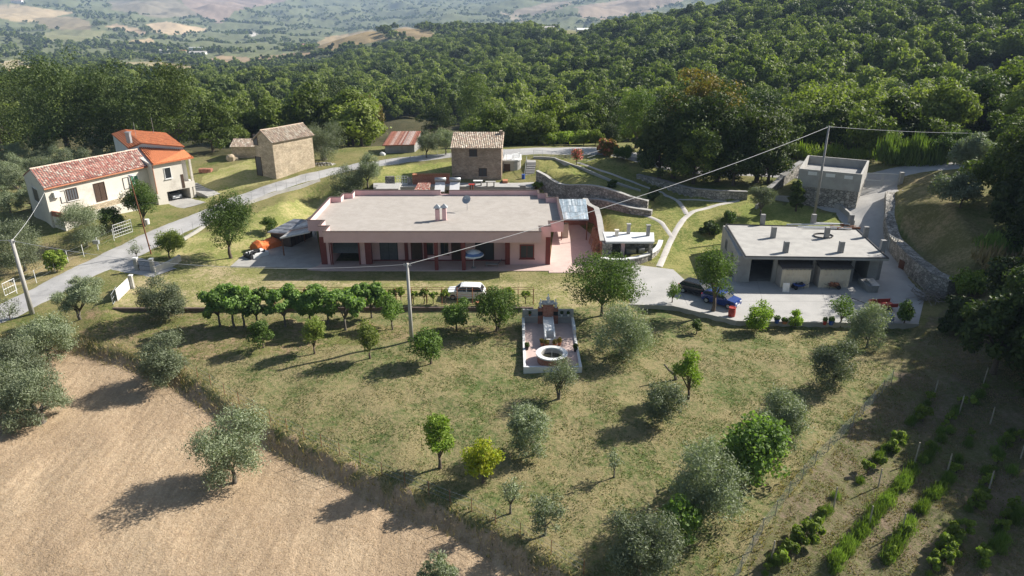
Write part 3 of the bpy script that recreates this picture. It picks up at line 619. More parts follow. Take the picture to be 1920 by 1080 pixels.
def onwall(A, B, px, py):
    """where the pixel's ray meets the vertical plane through A and B: (distance along, height)"""
    r = ray(px, py); dx, dy = B[0]-A[0], B[1]-A[1]; l = math.hypot(dx, dy); nx, ny = -dy/l, dx/l
    t = (A[0]*nx + A[1]*ny)/(r[0]*nx + r[1]*ny); x, y = r[0]*t, r[1]*t
    return ((x-A[0])*dx + (y-A[1])*dy)/l, CAMZ + r[2]*t
def wbox(m, A, B, s0, s1, z0, z1, o0, o1):
    """box on the wall A->B: along s0..s1, outwards o0..o1 (outside is right of A->B)"""
    dx, dy = B[0]-A[0], B[1]-A[1]; l = math.hypot(dx, dy); dx /= l; dy /= l; nx, ny = dy, -dx
    q = lambda s, o: (A[0]+dx*s+nx*o, A[1]+dy*s+ny*o)
    return m.prism([q(s0,o1), q(s1,o1), q(s1,o0), q(s0,o0)], z0, z1)
def opening(par, A, B, rect, name, pane, frame=None, fw=.09, sill=False, bars=0, proud=.07, panename="pane", label=None):
    s0, s1, z0, z1 = rect; m = MB(); fr = frame or pane
    for a in ((s0,s0+fw,z0,z1),(s1-fw,s1,z0,z1),(s0+fw,s1-fw,z1-fw,z1),(s0+fw,s1-fw,z0,z0+fw)): wbox(m, A, B, *a, -.05, proud)
    for i in range(bars): c = s0+fw+(s1-s0-2*fw)*(i+1)/(bars+1); wbox(m, A, B, c-.03, c+.03, z0+fw, z1-fw, -.05, proud-.015)
    o = m.build(name, fr, par, world=True)
    if label: o["label"] = label
    p = wbox(MB(), A, B, s0+fw, s1-fw, z0+fw, z1-fw, -.05, .02).build(panename, pane, None); reparent(p, o, par)
    if sill:
        s = wbox(MB(), A, B, s0-.1, s1+.1, z0-.08, z0-.002, .003, .16).build("sill", sill, None); reparent(s, o, par)
    return o
def reparent(child, par, root):
    """child built in world coordinates becomes a sub-part; par sits at the origin of root"""
    for v in child.data.vertices: v.co -= root.location
    child.parent = par
def prect(A, B, x0, y0, x1, y1):
    """pixel rectangle -> (s0,s1,z0,z1) on the wall"""
    xm, ym = (x0+x1)/2, (y0+y1)/2
    return (onwall(A,B,x0,ym)[0], onwall(A,B,x1,ym)[0], onwall(A,B,xm,y1)[1], onwall(A,B,xm,y0)[1])
def tinted(name, verts, faces, tints, mt, parent=None, root=None):
    me = bpy.data.meshes.new(name); r = root.location if root else Vector((0,0,0)); me.from_pydata([tuple(Vector(v)-r) for v in verts], [], faces); me.update()
    a = me.attributes.new("tint", 'FLOAT_COLOR', 'CORNER'); d = []
    for i, f in enumerate(faces): d += [*tints[i], 1.0]*len(f)
    a.data.foreach_set("color", d); me.materials.append(mt); o = bpy.data.objects.new(name, me); COL.objects.link(o)
    if parent: o.parent = parent
    return o
def tint_mat(name, rough=.85, metal=0.0, noise=8, lo=.7, hi=1.2):
    if name in _M: return _M[name]
    m = bpy.data.materials.new(name); m.use_nodes = True; t = m.node_tree; L = t.links.new; b = t.nodes["Principled BSDF"]; _M[name] = m
    a = N(t, "ShaderNodeAttribute", attribute_name="tint"); q = N(t, "ShaderNodeTexNoise"); q.inputs["Scale"].default_value = noise; q.inputs["Detail"].default_value = 5; tc = N(t, "ShaderNodeTexCoord"); L(tc.outputs["Object"], q.inputs["Vector"])
    r = N(t, "ShaderNodeMapRange"); r.inputs[1].default_value = .3; r.inputs[2].default_value = .7; r.inputs[3].default_value = lo; r.inputs[4].default_value = hi; L(q.outputs[0], r.inputs[0])
    s = N(t, "ShaderNodeVectorMath", operation='SCALE'); L(a.outputs["Color"], s.inputs[0]); L(r.outputs[0], s.inputs[3]); L(s.outputs[0], b.inputs["Base Color"])
    b.inputs["Roughness"].default_value = rough; b.inputs["Metallic"].default_value = metal; b.inputs["Specular IOR Level"].default_value = .25; return m
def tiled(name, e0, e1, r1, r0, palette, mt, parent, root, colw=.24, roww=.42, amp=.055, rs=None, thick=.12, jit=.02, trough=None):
    """roof plane from eave e0-e1 up to ridge r0-r1 laid with rows of half-round tiles (or ribs of sheet)"""
    rs = rs or np.random.RandomState(5); e0, e1, r0, r1 = map(Vector, (e0, e1, r0, r1)); nrm = (e1-e0).cross(r0-e0).normalized()
    if nrm.z < 0: nrm = -nrm
    nc = max(2, int(max((e1-e0).length, (r1-r0).length)/colw)); nr = max(1, int((r0-e0).length/roww)); vs, fs, ts = [], [], []
    for c in range(nc):
        for r in range(nr):
            f0 = rs.uniform(.8,1.15); pc0 = palette[rs.randint(len(palette))]; t0 = tuple(pc0[k]*f0 for k in range(3)); j = rs.uniform(-jit, jit)
            for q in range(4):
                u0, u1 = (c+q/4)/nc, (c+(q+1)/4)/nc; h0, h1_ = amp*abs(math.sin(math.pi*q/4)), amp*abs(math.sin(math.pi*(q+1)/4)); v0, v1 = r/nr, (r+1)/nr
                def pt(u, v, h): return e0.lerp(e1, u).lerp(r0.lerp(r1, u), v) + nrm*h
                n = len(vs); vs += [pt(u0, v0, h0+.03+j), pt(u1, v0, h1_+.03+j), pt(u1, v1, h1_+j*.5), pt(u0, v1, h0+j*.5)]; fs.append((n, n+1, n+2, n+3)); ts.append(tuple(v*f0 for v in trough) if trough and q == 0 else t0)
    n = len(vs); lo = [p - nrm*.01 for p in (e0,e1,r1,r0)]; hi = [p - nrm*thick for p in (e0,e1,r1,r0)]; vs += lo + hi
    for f in ((4,7,6,5),(0,1,5,4),(1,2,6,5),(2,3,7,6),(3,0,4,7),(0,3,2,1)): fs.append(tuple(n+i for i in f)); ts.append(palette[0])
    return tinted(name, vs, fs, ts, mt, parent, root)
# ---------------------------------------------------------------- materials
CONC = mat("concrete_pale", (0.403,0.389,0.360), (0.331,0.317,0.295), .8, .3, .85, c3=(0.274,0.266,0.252))
CONCD = mat("concrete_grey", (0.315,0.307,0.292), (0.247,0.240,0.232), 1.2, .4, .9, c3=(0.188,0.188,0.180))
PAVE = mat("yard_concrete", (0.408,0.394,0.374), (0.340,0.330,0.313), .35, .25, .9, detail=9, c3=(0.286,0.279,0.265))
ROADM = mat("road_surface", (.40,.39,.38), (.33,.32,.31), .6, .4, .95, detail=10, c3=(.24,.235,.23))
PINK = mat("plaster_pink", (.70,.47,.465), (.655,.43,.425), .6, .1, .85, c3=(.58,.39,.38))
TRIM = mat("trim_dark_red", (.20,.05,.045), (.16,.042,.038), 3, .1, .7)
CAPM = mat("coping_dark", (.07,.05,.045), (.1,.07,.06), 3, .1, .7)
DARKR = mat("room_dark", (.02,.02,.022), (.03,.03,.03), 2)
SHUT = mat("shutter_dark", (.035,.04,.045), (.05,.052,.055), 4, .2, .5, stretch=(1,1,12))
SHUTG = mat("shutter_grey", (.10,.11,.12), (.075,.08,.09), 4, .2, .5)
BROWND = mat("door_brown", (.075,.045,.03), (.05,.03,.02), 5, .2, .6)
GLASSD = mat("glass_dark", (.02,.025,.03), (.03,.035,.04), 1, 0, .12, spec=.6)
ROOFM = mat("roof_screed", (0.390,0.355,0.320), (0.335,0.304,0.269), 1.1, .4, .95, detail=10, c3=(0.312,0.281,0.250))
TILEF = mat("patio_tile", (0.560,0.424,0.376), (0.496,0.368,0.328), 1.5, .1, .8)
STONE = mat("rubble_stone", (.47,.44,.39), (.24,.225,.20), 2.3, 1.0, .95, kind='stone', stretch=(1,1,1.4), bdist=.08, c3=(.13,.12,.105))
STONEW = mat("warm_stone", (.60,.50,.36), (.44,.35,.245), 3.2, .9, .95, kind='stone', stretch=(1,1,1.8), bdist=.05, c3=(.36,.29,.2))
STONEB = mat("brown_stone", (.46,.36,.27), (.29,.22,.165), 3.2, .8, .95, kind='stone', stretch=(1,1,1.8), bdist=.05, c3=(.36,.31,.25))
BRICK = mat("brick_red", (.42,.17,.11), (.30,.11,.07), 5, .7, .9, kind='stone', stretch=(1,1,3), c3=(.36,.25,.2), bdist=.02)
CREAM = mat("plaster_cream", (.63,.59,.52), (.58,.54,.47), .7, .1, .85, c3=(.43,.39,.34))
WHITE = mat("paint_white", (0.705,0.705,0.688), (0.654,0.654,0.645), 1.5, 0, .5, c3=(0.559,0.559,0.542))
METAL = mat("steel_galvanised", (.42,.44,.45), (.34,.36,.37), 3, .1, .45, .5)
RUSTM = mat("iron_rusty", (.22,.09,.045), (.15,.06,.035), 6, .3, .8, c3=(.3,.14,.06))
BLACKM = mat("rubber_black", (.025,.025,.027), (.035,.035,.037), 4, .1, .7)
WOODD = mat("wood_dark", (.06,.05,.045), (.1,.085,.07), 3, .4, .85, stretch=(6,6,.6))
WOODL = mat("wood_logs", (.36,.20,.12), (.24,.12,.07), 6, .6, .9, c3=(.42,.3,.2))
BLUEP = mat("plastic_blue", (.03,.08,.33), (.04,.1,.38), 3, 0, .4)
REDP = mat("paint_red", (.40,.05,.035), (.32,.04,.03), 3, 0, .5)
TERRA = mat("terracotta", (.45,.19,.10), (.36,.15,.08), 4, .1, .8)
TARP = mat("tarpaulin_orange", (0.663,0.170,0.043), (0.527,0.128,0.034), 2.5, .6, .6, bdist=.06)
TMAT = tint_mat("roof_tiles"); SMAT = tint_mat("sheet_metal", .5, .25, 2.5)
OLDT = [(.44,.36,.27),(.37,.29,.22),(.50,.42,.33),(.30,.23,.18),(.42,.31,.24),(.54,.48,.39)]
REDT = [(.33,.14,.11),(.37,.18,.14),(.29,.12,.095),(.45,.23,.18),(.30,.10,.075),(.50,.40,.33),(.40,.26,.21)]
ORANGE = [(.60,.20,.085),(.56,.18,.075),(.62,.23,.10),(.52,.18,.08)]
# ---------------------------------------------------------------- roads, slabs, paths
RD = [(-70,612,-1.1),(0,590,-.8),(60,560,-.5),(130,523,-.2),(200,490,0),(262,462,.3),(330,430,.7),(400,400,1.3),(450,376,1.6),(520,350,2.3),(600,328,2.8),(690,308,3.4),(800,295,3.9),(900,287,4.4),(1010,284,4.8),(1120,282,4.9),(1200,292,4.8),(1330,304,5),(1490,305,5.6),(1620,318,6),(1700,318,6),(1780,322,6.3),(1880,322,7)]
HW = [2.2,2.2,2.2,2.3,2.5,2.4,2.3,2.1,2.1,2.0,2.0,1.9,1.8,2.0,3.6,3.4,2.2,1.9,1.9,2.0,2.0,1.9,1.8]
rp = [(*P(a,b,c)[:2], h*1.15) for (a,b,c), h in zip(RD, HW)]
ribbon("road", rp, 4, ROADM, .06, .8, 8)
ribbon("driveway", [(*P(225,492,.05)[:2],2.2),(*P(262,500,.1)[:2],2.4),(*P(310,512,.1)[:2],1.9)], 4, ROADM, .09, .5, 5)
yard = xy([(1150,492),(1262,506),(1300,540),(1360,520),(1640,510),(1690,520),(1735,552),(1722,608),(1530,606),(1380,601),(1262,574),(1184,570)], ZT)
struct(MB().prism(yard, ZT-.4, ZT+.06).build("yard", PAVE))
yl = MB()
for (x0, y0, x1, y1) in ((1300,566,1720,566),(1420,530,1440,600),(1530,515,1560,604),(1640,512,1700,606),(1262,520,1290,574)):
    a, b_ = P(x0,y0,ZT), P(x1,y1,ZT); wallmb([tuple(a[:2]), tuple(b_[:2])], .05, ZT+.055, ZT+.064, mb=yl)
struct(yl.build("yard_joints", CONCD))
rampc = [(*P(1690,560,ZT)[:2],2.8),(*P(1665,520,.3)[:2],2.6),(*P(1648,470,.9)[:2],2.6),(*P(1632,432,1.6)[:2],3.0),(*P(1618,396,2.3)[:2],4.4),(*P(1632,370,3.2)[:2],3.8),(*P(1650,348,4.2)[:2],2.6),(*P(1652,322,5.9)[:2],2.6)]
ribbon("ramp", rampc, 6, PAVE, .08, .6, 8)
ribbon("forecourt", [(*P(1450,372,2.6)[:2],.9),(*P(1510,378,2.5)[:2],1.3),(*P(1560,388,2.4)[:2],2.0),(*P(1610,396,2.3)[:2],2.6)], 3, PAVE, .075, .6, 6)
PATHM = mat("path_concrete", (.50,.47,.43), (.42,.395,.36), 1.2, .3, .9, c3=(.34,.32,.29))
def gpath(pts, w, name="path", lift=.05): return ribbon(name, [tuple(G(a, b)[:2]) for a, b in pts], w, PATHM, lift, .6, 4)
gpath([(1236,500),(1252,462),(1268,430),(1290,402),(1310,393),(1350,383),(1385,376)], .95)
gpath([(1262,446),(1248,428),(1238,414),(1205,402),(1160,382),(1110,366),(1060,352),(1010,345)], .8, lift=.056)
gpath([(1288,402),(1278,385),(1268,373),(1215,352),(1165,332),(1110,314),(1080,306)], .85, lift=.062)
gpath([(1272,374),(1320,376),(1362,378)], .5, lift=.068)
struct(MB().prism(xy([(845,350),(995,352),(1012,340),(1006,330),(940,333),(845,338),(700,344),(700,352)], 2.55), 2.0, 2.62).build("courtyard", PAVE))
apron = xy([(432,500),(455,480),(520,445),(592,430),(605,500),(600,504)], ZT)
struct(MB().prism(apron, ZT-.3, ZT+.05).build("slab", CONC))
struct(MB().prism([(-23.4,82.3),(-23.4,80.6),(-24.5,79.3),(-22.3,78.9),(-17.8,78.9),(4.9,78.9),(4.9,81.1),(4.6,81.1),(4.6,82.3)], ZT-.3, ZT+.08).build("porch_floor", TILEF))
struct(MB().prism(xy([(1029,512),(1100,512),(1165,502),(1120,468),(1108,440),(1058,400),(1046,400),(1036,448)], ZT), ZT-.3, ZT+.066).build("patio", TILEF))
# ---------------------------------------------------------------- pink house
ph = thing("farmhouse", "long pink single-storey house with flat roof, stepped parapet and dark red columns", "house", (-9, 79, ZT))
OUT = [(-22,78.9),(3.4,78.9),(3.4,81),(4.62,81),(4.62,83.1),(6.3,83.1),(6.3,94.5),(4.9,94.5),(4.9,96.6),(3.8,96.6),(3.8,98.4),(-22.4,98.4),(-22.4,96.7),(-23.6,96.7),(-23.6,94.7),(-25,94.7),(-25,83.4),(-23.1,83.4),(-23.1,81.1),(-22,81.1)]
body = [(-23.08,81.12),(-21.75,81.12),(-21.75,87),(-18.45,87),(-18.45,81.12),(-17.5,81.12),(-17.5,82.4),(-.8,82.4),(-.8,81.02),(4.6,81.02),(4.6,97),(-23.08,97)]
MB().prism(body, ZT, 3.69).build("wall", PINK, ph, world=True)
MB().prism(offset(OUT, .22, True), 3.7, 4.3).build("roof", ROOFM, ph, world=True)
pb = MB(); ring = OUT
i0 = 10                                                    # back edge is broken by a gap for the tanks
wallmb([(-10,98.29)] + [(x, y) for x, y in [OUT[11]]] , .01, 4.31, 4.32, mb=MB())
loop = OUT[11:] + OUT[:11]
A_ = [(-10.1,98.4)] + loop + [(-8.9,98.4)]
pb = wallmb(A_, .22, 3.68, 5.0, shift=.11); wallmb([(-8.9,98.4),(-10.1,98.4)], .22, 3.68, 4.45, shift=.11, mb=pb)
pb.build("parapet", PINK, ph, world=True)
wallmb(A_, .30, 5.0, 5.05, shift=.11).build("coping", CAPM, ph, world=True)
WF = ((-23.1,81.12),(-17.5,81.12)); WR = ((-17.5,82.4),(-.8,82.4)); WM = ((-.8,81.02),(4.6,81.02))
def at_x(W, x0, x1, z0, z1): return (x0-W[0][0], x1-W[0][0], z0, z1)
opening(ph, *WM, at_x(WM,.92,2.68,.95,2.75), "window", SHUT, TRIM, .14, sill=TRIM, bars=1)
for x0, x1 in ((-10.75,-9.65),(-8.75,-7.8)): opening(ph, *WR, at_x(WR,x0,x1,1.0,2.6), "window", GLASSD, BROWND, .08, sill=TRIM, bars=1)
opening(ph, *WR, at_x(WR,-16.2,-14.0,.16,2.75), "door", SHUTG, SHUT, .08, bars=1, panename="door_leaf")
opening(ph, *WR, at_x(WR,-4.5,-2.2,.16,2.75), "door", SHUT, BROWND, .09, bars=1, panename="door_leaf")
for x0, x1 in ((-12.4,-10.95),(-7.45,-6.2)): opening(ph, *WR, at_x(WR,x0,x1,.16,2.7), "door", BROWND, TRIM, .08, panename="door_leaf")
g = MB(); g.obox((-20.1,81.35,1.55), 3.2, .06, 1.9, 0, math.radians(-28)); g.build("garage_door", SHUTG, ph, world=True)
g = MB()
for x in (-21.75,-18.45): g.box(x-.08, x+.08, 80.98, 81.11, ZT, 3.0)
g.box(-21.83,-18.37,80.98,81.11,3.0,3.66); g.build("garage_frame", TRIM, ph, world=True)
for (x, y, sx, sy) in ((-8.96,79.25,.42,.42),(-5.72,79.25,.46,.46)):
    MB().box(x-sx/2, x+sx/2, y-sy/2, y+sy/2, ZT+.05, 3.67).build("column", TRIM, ph, world=True)
for (x0, x1, y) in ((-23.13,-22.4,81.12),(-17.75,-17.0,81.12),(4.05,4.63,81.02),(-.83,-.25,81.02)):
    MB().box(x0, x1, y-.06, y+.5, ZT, 3.67).build("corner_pilaster", TRIM, ph, world=True)
for x in (-12.95,-10.9+.3,): MB().box(x-.2, x+.2, 82.2, 82.45, ZT, 3.67).build("pilaster", TRIM, ph, world=True)
wallmb([(-17.5,82.4),(-.8,82.4)], .1, ZT, ZT+.22, shift=-.06).build("plinth", TRIM, ph, world=True)
MB().tube([(-21.95,80.9,3.65),(-21.95,80.95,ZT)], .06).build("downpipe", TRIM, ph, world=True)
def chimney(x, y):
    m = MB().box(x-.26, x+.26, y-.26, y+.26, 4.3, 5.75).build("chimney", PINK, ph, world=True)
    k = MB()
    for a, b in ((-1,-1),(1,-1),(1,1),(-1,1)): k.box(x+a*.2-.03, x+a*.2+.03, y+b*.2-.03, y+b*.2+.03, 5.75, 5.95)
    c = [(x-.45,y-.45),(x+.45,y-.45),(x+.45,y+.45),(x-.45,y+.45)]
    k.add([(*p, 5.95) for p in c]+[(x,y,6.42)], [(0,1,4),(1,2,4),(2,3,4),(3,0,4),(3,2,1,0)])
    q = k.build("chimney_cowl", METAL, None); reparent(q, m, ph)
chimney(-9.35, 85.9); chimney(-8.5, 86.1)
d = MB().tube([(-5.9,90.5,4.3),(-5.9,90.5,5.6)], .035).build("dish_mast", METAL, ph, world=True)
vs = []; fs = []; nn = 16; ax = Vector((-.35,-.75,.55)).normalized(); sx_ = ax.cross(Vector((0,0,1))).normalized(); sy_ = sx_.cross(ax)
for r_, dep in ((0,0),(.3,.05),(.6,.18)):
    for k in range(nn): vs.append(Vector((-5.9,90.35,5.75)) + (sx_*math.cos(6.283*k/nn)+sy_*math.sin(6.283*k/nn))*r_ + ax*dep)
for j in range(2):
    for k in range(nn): fs.append((j*nn+k, j*nn+(k+1)%nn, (j+1)*nn+(k+1)%nn, (j+1)*nn+k))
q = MB().add(vs, fs).tube([Vector((-5.9,90.35,5.75)) + ax*.05, Vector((-5.9,90.35,5.75)) + ax*.6], .02).build("satellite_dish", METAL, ph, world=True, smooth=True)
# left side: black lean-to shed with sheet roof and tarped pile
sh = thing("lean_to_shed", "long low black shed under corrugated sheets along the left side of the pink house", "shed", (-30, 84, ZT))
q0 = [P(500,487-4,ZT), P(572,443,ZT)]
a, b = P(546,464,ZT), P(586,444,ZT); a.z = b.z = 0; n_ = Vector((-(b-a).y, (b-a).x, 0)).normalized()
cs = [a, b, b+n_*3.0, a+n_*3.0]
wl = MB().prism([tuple(c[:2]) for c in cs], ZT, [2.0,2.3,2.1,1.8]).build("wall", WOODD, sh, world=True)
k = MB()
for i in range(9): wbox(k, a, b, .15+i*.75, .22+i*.75, ZT, 1.95, .003, .05)
k.build("plank_battens", BLACKM, sh, world=True)
GT = [(.32,.34,.37),(.26,.28,.31),(.38,.39,.42),(.13,.14,.16)]
tiled("roof", a-n_*.25+Vector((-.2,-.2,2.05)), b-n_*.25+Vector((.3,.4,2.38)), b+n_*3.2+Vector((.3,.4,2.2)), a+n_*3.2+Vector((-.2,-.2,1.9)), GT, SMAT, sh, sh, .18, 1.2, .03)
sh2 = thing("sheet_canopy", "sloping corrugated canopy of grey and brown sheets against the left parapet of the pink house", "canopy", (-28, 92, ZT))
ca, cb = P(520,415,2.6), P(612,362,3.6)
tiled("roof", Vector((-28.9,84.2,2.5)), Vector((-26.6,95.5,3.0)), Vector((-25.1,95.5,3.5)), Vector((-25.1,84.2,3.3)), [(.62,.58,.54),(.5,.46,.43),(.38,.25,.2),(.68,.66,.63)], SMAT, sh2, sh2, .3, 3.5, .03)
k = MB()
for x, y, z in ((-28.7,84.4,2.45),(-27.6,90,2.7),(-26.6,95.3,2.95)): k.box(x-.06,x+.06,y-.06,y+.06,ZT,z)
k.build("post", RUSTM, sh2, world=True)
tp = thing("tarped_pile", "orange tarpaulin thrown over a long pile beside the black shed", "covered pile", (P(506,463,ZT).x, P(506,463,ZT).y, ZT), math.radians(50))
m = MB(); rs = np.random.RandomState(4); pr = [(-1.0,0),(-.95,.75),(-.5,1.15),(.1,1.25),(.6,1.0),(1.0,.55),(1.05,0)]; nn = 9
vs = [(-2.2+4.4*i/(nn-1), y+rs.uniform(-.1,.1), max(0, z*(.9+.15*math.sin(i*1.7))+rs.uniform(-.06,.06)*(z > 0))) for i in range(nn) for y, z in pr]
fs = [(i*7+j, (i+1)*7+j, (i+1)*7+j+1, i*7+j+1) for i in range(nn-1) for j in range(6)] + [tuple(range(7)), tuple(range((nn-1)*7, nn*7))[::-1]]
m.add(vs, fs); m.build("tarpaulin", TARP, tp)
k = MB(); k.tube([(-2.0,.9,.9),(0,1.02,.75),(2.0,.95,.8)], .03); k.tube([(-1,-1,.4),(-.9,0,1.36),(-.8,1,.4)], .025); k.tube([(1,-1,.4),(1.05,0,1.3),(1.1,1,.4)], .025); k.build("rope", BLACKM, tp)
tp2 = thing("scrap_pile", "white slab and dark scrap heaped at the end of the orange tarpaulin", "scrap pile", (P(482,480,ZT).x, P(482,480,ZT).y, ZT), math.radians(50))
MB().box(-1.0,1.2,-.9,.9,0,.55).build("block", WHITE, tp2)
k = MB()
for i in range(14): k.obox((rs.uniform(-1.1,.9), rs.uniform(-.8,.8), .55), rs.uniform(.2,.8), .15, rs.uniform(.1,.35), rs.uniform(0,3), rs.uniform(-.4,.4))
k.obox((-1.25,0,0), .2, 1.8, .5); k.build("scrap", BLACKM, tp2)
# parasol, lounger, chair
px_ = P(888,508,ZT); pr = thing("parasol", "white and blue fringed parasol open in front of the pink porch", "parasol", (-4.6, 79.9, ZT+.08))
MB().tube([(0,0,0),(0,0,2.25)], .03).build("pole", WHITE, pr)
MB().cyl(0,0,0,.12,.3,.26,12).build("base", CONCD, pr)
vs = []; fs = []; ts = []; nn = 8; rings = [(.0,2.35),(.5,2.2),(.9,2.0),(1.25,1.75),(1.25,1.58)]
for r_, z in rings:
    for k in range(nn*2): vs.append((r_*math.cos(3.1416*k/nn)*(1 if k%2==0 else .96), r_*math.sin(3.1416*k/nn)*(1 if k%2==0 else .96), z))
cols = [(.75,.78,.82),(.75,.78,.82),(.12,.2,.38),(.7,.75,.8)]
for j in range(4):
    for k in range(nn*2): fs.append((j*nn*2+k, j*nn*2+(k+1)%(nn*2), (j+1)*nn*2+(k+1)%(nn*2), (j+1)*nn*2+k)); ts.append(cols[j])
o = tinted("canopy", vs, fs, ts, tint_mat("parasol_cloth", .8, 0, 3, .92, 1.05), pr)
k = MB()
for i in range(8): k.tube([(0,0,2.28),(1.22*math.cos(.785*i),1.22*math.sin(.785*i),1.76)], .012, 4)
k.build("ribs", METAL, pr)
ln = thing("sun_lounger", "grey metal sun lounger with raised back beside the parasol", "sun lounger", (-2.1, 80.3, ZT+.08), math.radians(-8))
MB().obox((-.35,0,.34), 1.5, .62, .05).build("seat", METAL, ln)
m = MB().obox((0,0,0), .75, .62, .05); m.v = [(.4+x.__abs__()*0+ (x+.375)*math.cos(.9), y, .36+(x+.375)*math.sin(.9)+z) for x, y, z in m.v]; m.build("backrest", SHUTG, ln)
for x in (-.95,.35):
    for y in (-.27,.27): MB().tube([(x,y,.34),(x+.06,y,0)], .02, 5).build("leg", METAL, ln)
# right side: patio canopy, log stack, brick wall, outdoor kitchen
pc = thing("patio_canopy", "pale blue corrugated sheet canopy between the pink house and the brick patio wall", "canopy", (8.4, 95, ZT))
tiled("roof", Vector((6.45,90.3,3.1)), Vector((10.1,90.3,3.1)), Vector((10.6,99.3,3.45)), Vector((6.5,99.3,3.45)), [(.34,.42,.48),(.4,.47,.52),(.3,.37,.42),(.5,.55,.58)], SMAT, pc, pc, .17, 3, .035)
MB().box(6.4,10.6,97.5,97.7,ZT,3.2).build("back_wall", BRICK, pc, world=True)
for x in (6.6,9.95): MB().box(x-.06,x+.06,90.5,90.62,ZT,3.05).build("post", RUSTM, pc, world=True)
tag(MB().box(6.75,7.6,91.6,92.2,ZT,2.1).box(6.75,7.6,91.52,91.6,ZT+.1,1.0).box(6.75,7.6,91.52,91.6,1.05,2.05).build("cupboard", mat("cupboard_beige",(.6,.52,.42),(.5,.42,.33),3), world=True), "beige cupboard standing under the blue corrugated canopy", "cupboard")
PW = [(10.75,101.6),(10.9,98.6),(11.9,97.0),(11.75,92),(11.35,86.3),(11.15,82.6)]
pw = thing("patio_wall", "brick wall with pale coping curving along the right of the patio", "wall", (11.5, 90, ZT))
wallmb(smooth_line(PW[:3],1)+PW[3:], .45, ZT-.2, [2.9,2.85,2.8,2.78,2.75,2.72,2.6][:len(smooth_line(PW[:3],1)+PW[3:])]).build("wall", BRICK, pw, world=True) if len(smooth_line(PW[:3],1)+PW[3:]) <= 7 else None
pts = smooth_line(PW[:3],1)+PW[3:]
zz = [2.9-.3*i/(len(pts)-1) for i in range(len(pts))]
wallmb(pts, .75, zz, [z+.12 for z in zz]).build("coping", CONC, pw, world=True)
if len(pts) > 7: wallmb(pts, .45, ZT-.2, zz).build("wall", BRICK, pw, world=True)
lg = thing("log_stack", "tall stack of reddish firewood and boards leaning along the brick patio wall", "wood stack", (10.9, 87.5, ZT)); k = MB(); rs = np.random.RandomState(8)
for i in range(110):
    u = rs.random(); y = 83.6+u*7; x = 10.9+.05*(y-83)-.15; z = ZT+rs.uniform(.1,2.2)*(1-.3*abs(u-.5)); k.tube([(x-rs.uniform(.2,.5), y-.1, z), (x+.15, y+rs.uniform(-.3,.3), z+rs.uniform(0,.2))], rs.uniform(.06,.11), 6)
for i in range(12): y = 84+i*.55; k.tube([(10.3+rs.uniform(-.15,.1), y, ZT), (10.85, y+rs.uniform(-.3,.3), 2.3)], .045, 4)
k.build("firewood", WOODL, lg, world=True)
ok_ = thing("outdoor_kitchen", "open stone kitchen shelter under a white slab roof with three chimney pipes", "shelter", (14.5, 83, ZT))
MB().prism([(11.5,85.9),(11.4,82.0),(17.3,82.0),(17.9,85.6)], 2.55, 2.8).build("roof", WHITE, ok_, world=True)
wallmb([(11.6,85.6),(17.8,85.4)], .35, ZT, 2.55).build("back_wall", STONE, ok_, world=True)
MB().box(11.05,12.2,81.95,83.2,ZT,2.548).build("side_wall", STONE, ok_, world=True)
for x, y in ((13.6,82.7),(17.0,82.5)): MB().box(x-.22,x+.22,y-.22,y+.22,ZT,2.547).build("pillar", PINK if x < 14 else STONE, ok_, world=True)
for x0, x1, nm in ((14.3,15.6,"oven"),(15.9,16.7,"sink_unit")): MB().box(x0,x1,84.4,85.1,ZT,1.0).box(x0+.05,x1-.05,84.3,84.4,.3,.9).build(nm, METAL, ok_, world=True)
for x, y, h_, mt_, nm in ((13.0,84.2,.75,CREAM,"chimney"),(14.6,85.1,1.25,CONC,"chimney_pipe"),(16.9,84.3,1.35,CONCD,"chimney_pipe")):
    o = MB().box(x-.2,x+.2,y-.2,y+.2,2.8,2.8+h_).box(x-.27,x+.27,y-.27,y+.27,2.8+h_,2.86+h_).build(nm, mt_, ok_, world=True)
CW = smooth_line([(10.9,81.0),(11.8,80.2),(13.6,80.3),(15.6,81.3),(17.4,83.0),(18.6,85.2),(19.3,87.6)], 2)
cw = thing("curved_wall", "low curved stone wall with white coping wrapping the outdoor kitchen", "wall", (15, 82, ZT))
wallmb(CW, .4, ZT-.3, 1.05).build("wall", STONE, cw, world=True); wallmb(CW, .6, 1.05, 1.17).build("coping", WHITE, cw, world=True)
for i, (x, y) in enumerate(((12.6,81.6),(13.2,81.75),(11.9,81.35))):
    t = thing("potted_plant", ["white pot with a leafy plant nearest the kitchen pillar","white pot with a leafy plant in the middle of the kitchen row","white pot with a leafy plant nearest the patio wall"][i], "potted plant", (x, y, ZT), 0, "white pots by the outdoor kitchen")
    MB().cyl(0,0,0,.5,.2,.28,10).build("pot", WHITE, t)
    me = leaf_mesh("plant", [(0,0,.85,.32,.32,.45)], 300, .12, .5, np.random.RandomState(i), .5, .2); me.materials.append(LM['citrus']()); o = bpy.data.objects.new("plant", me); COL.objects.link(o); o.parent = t
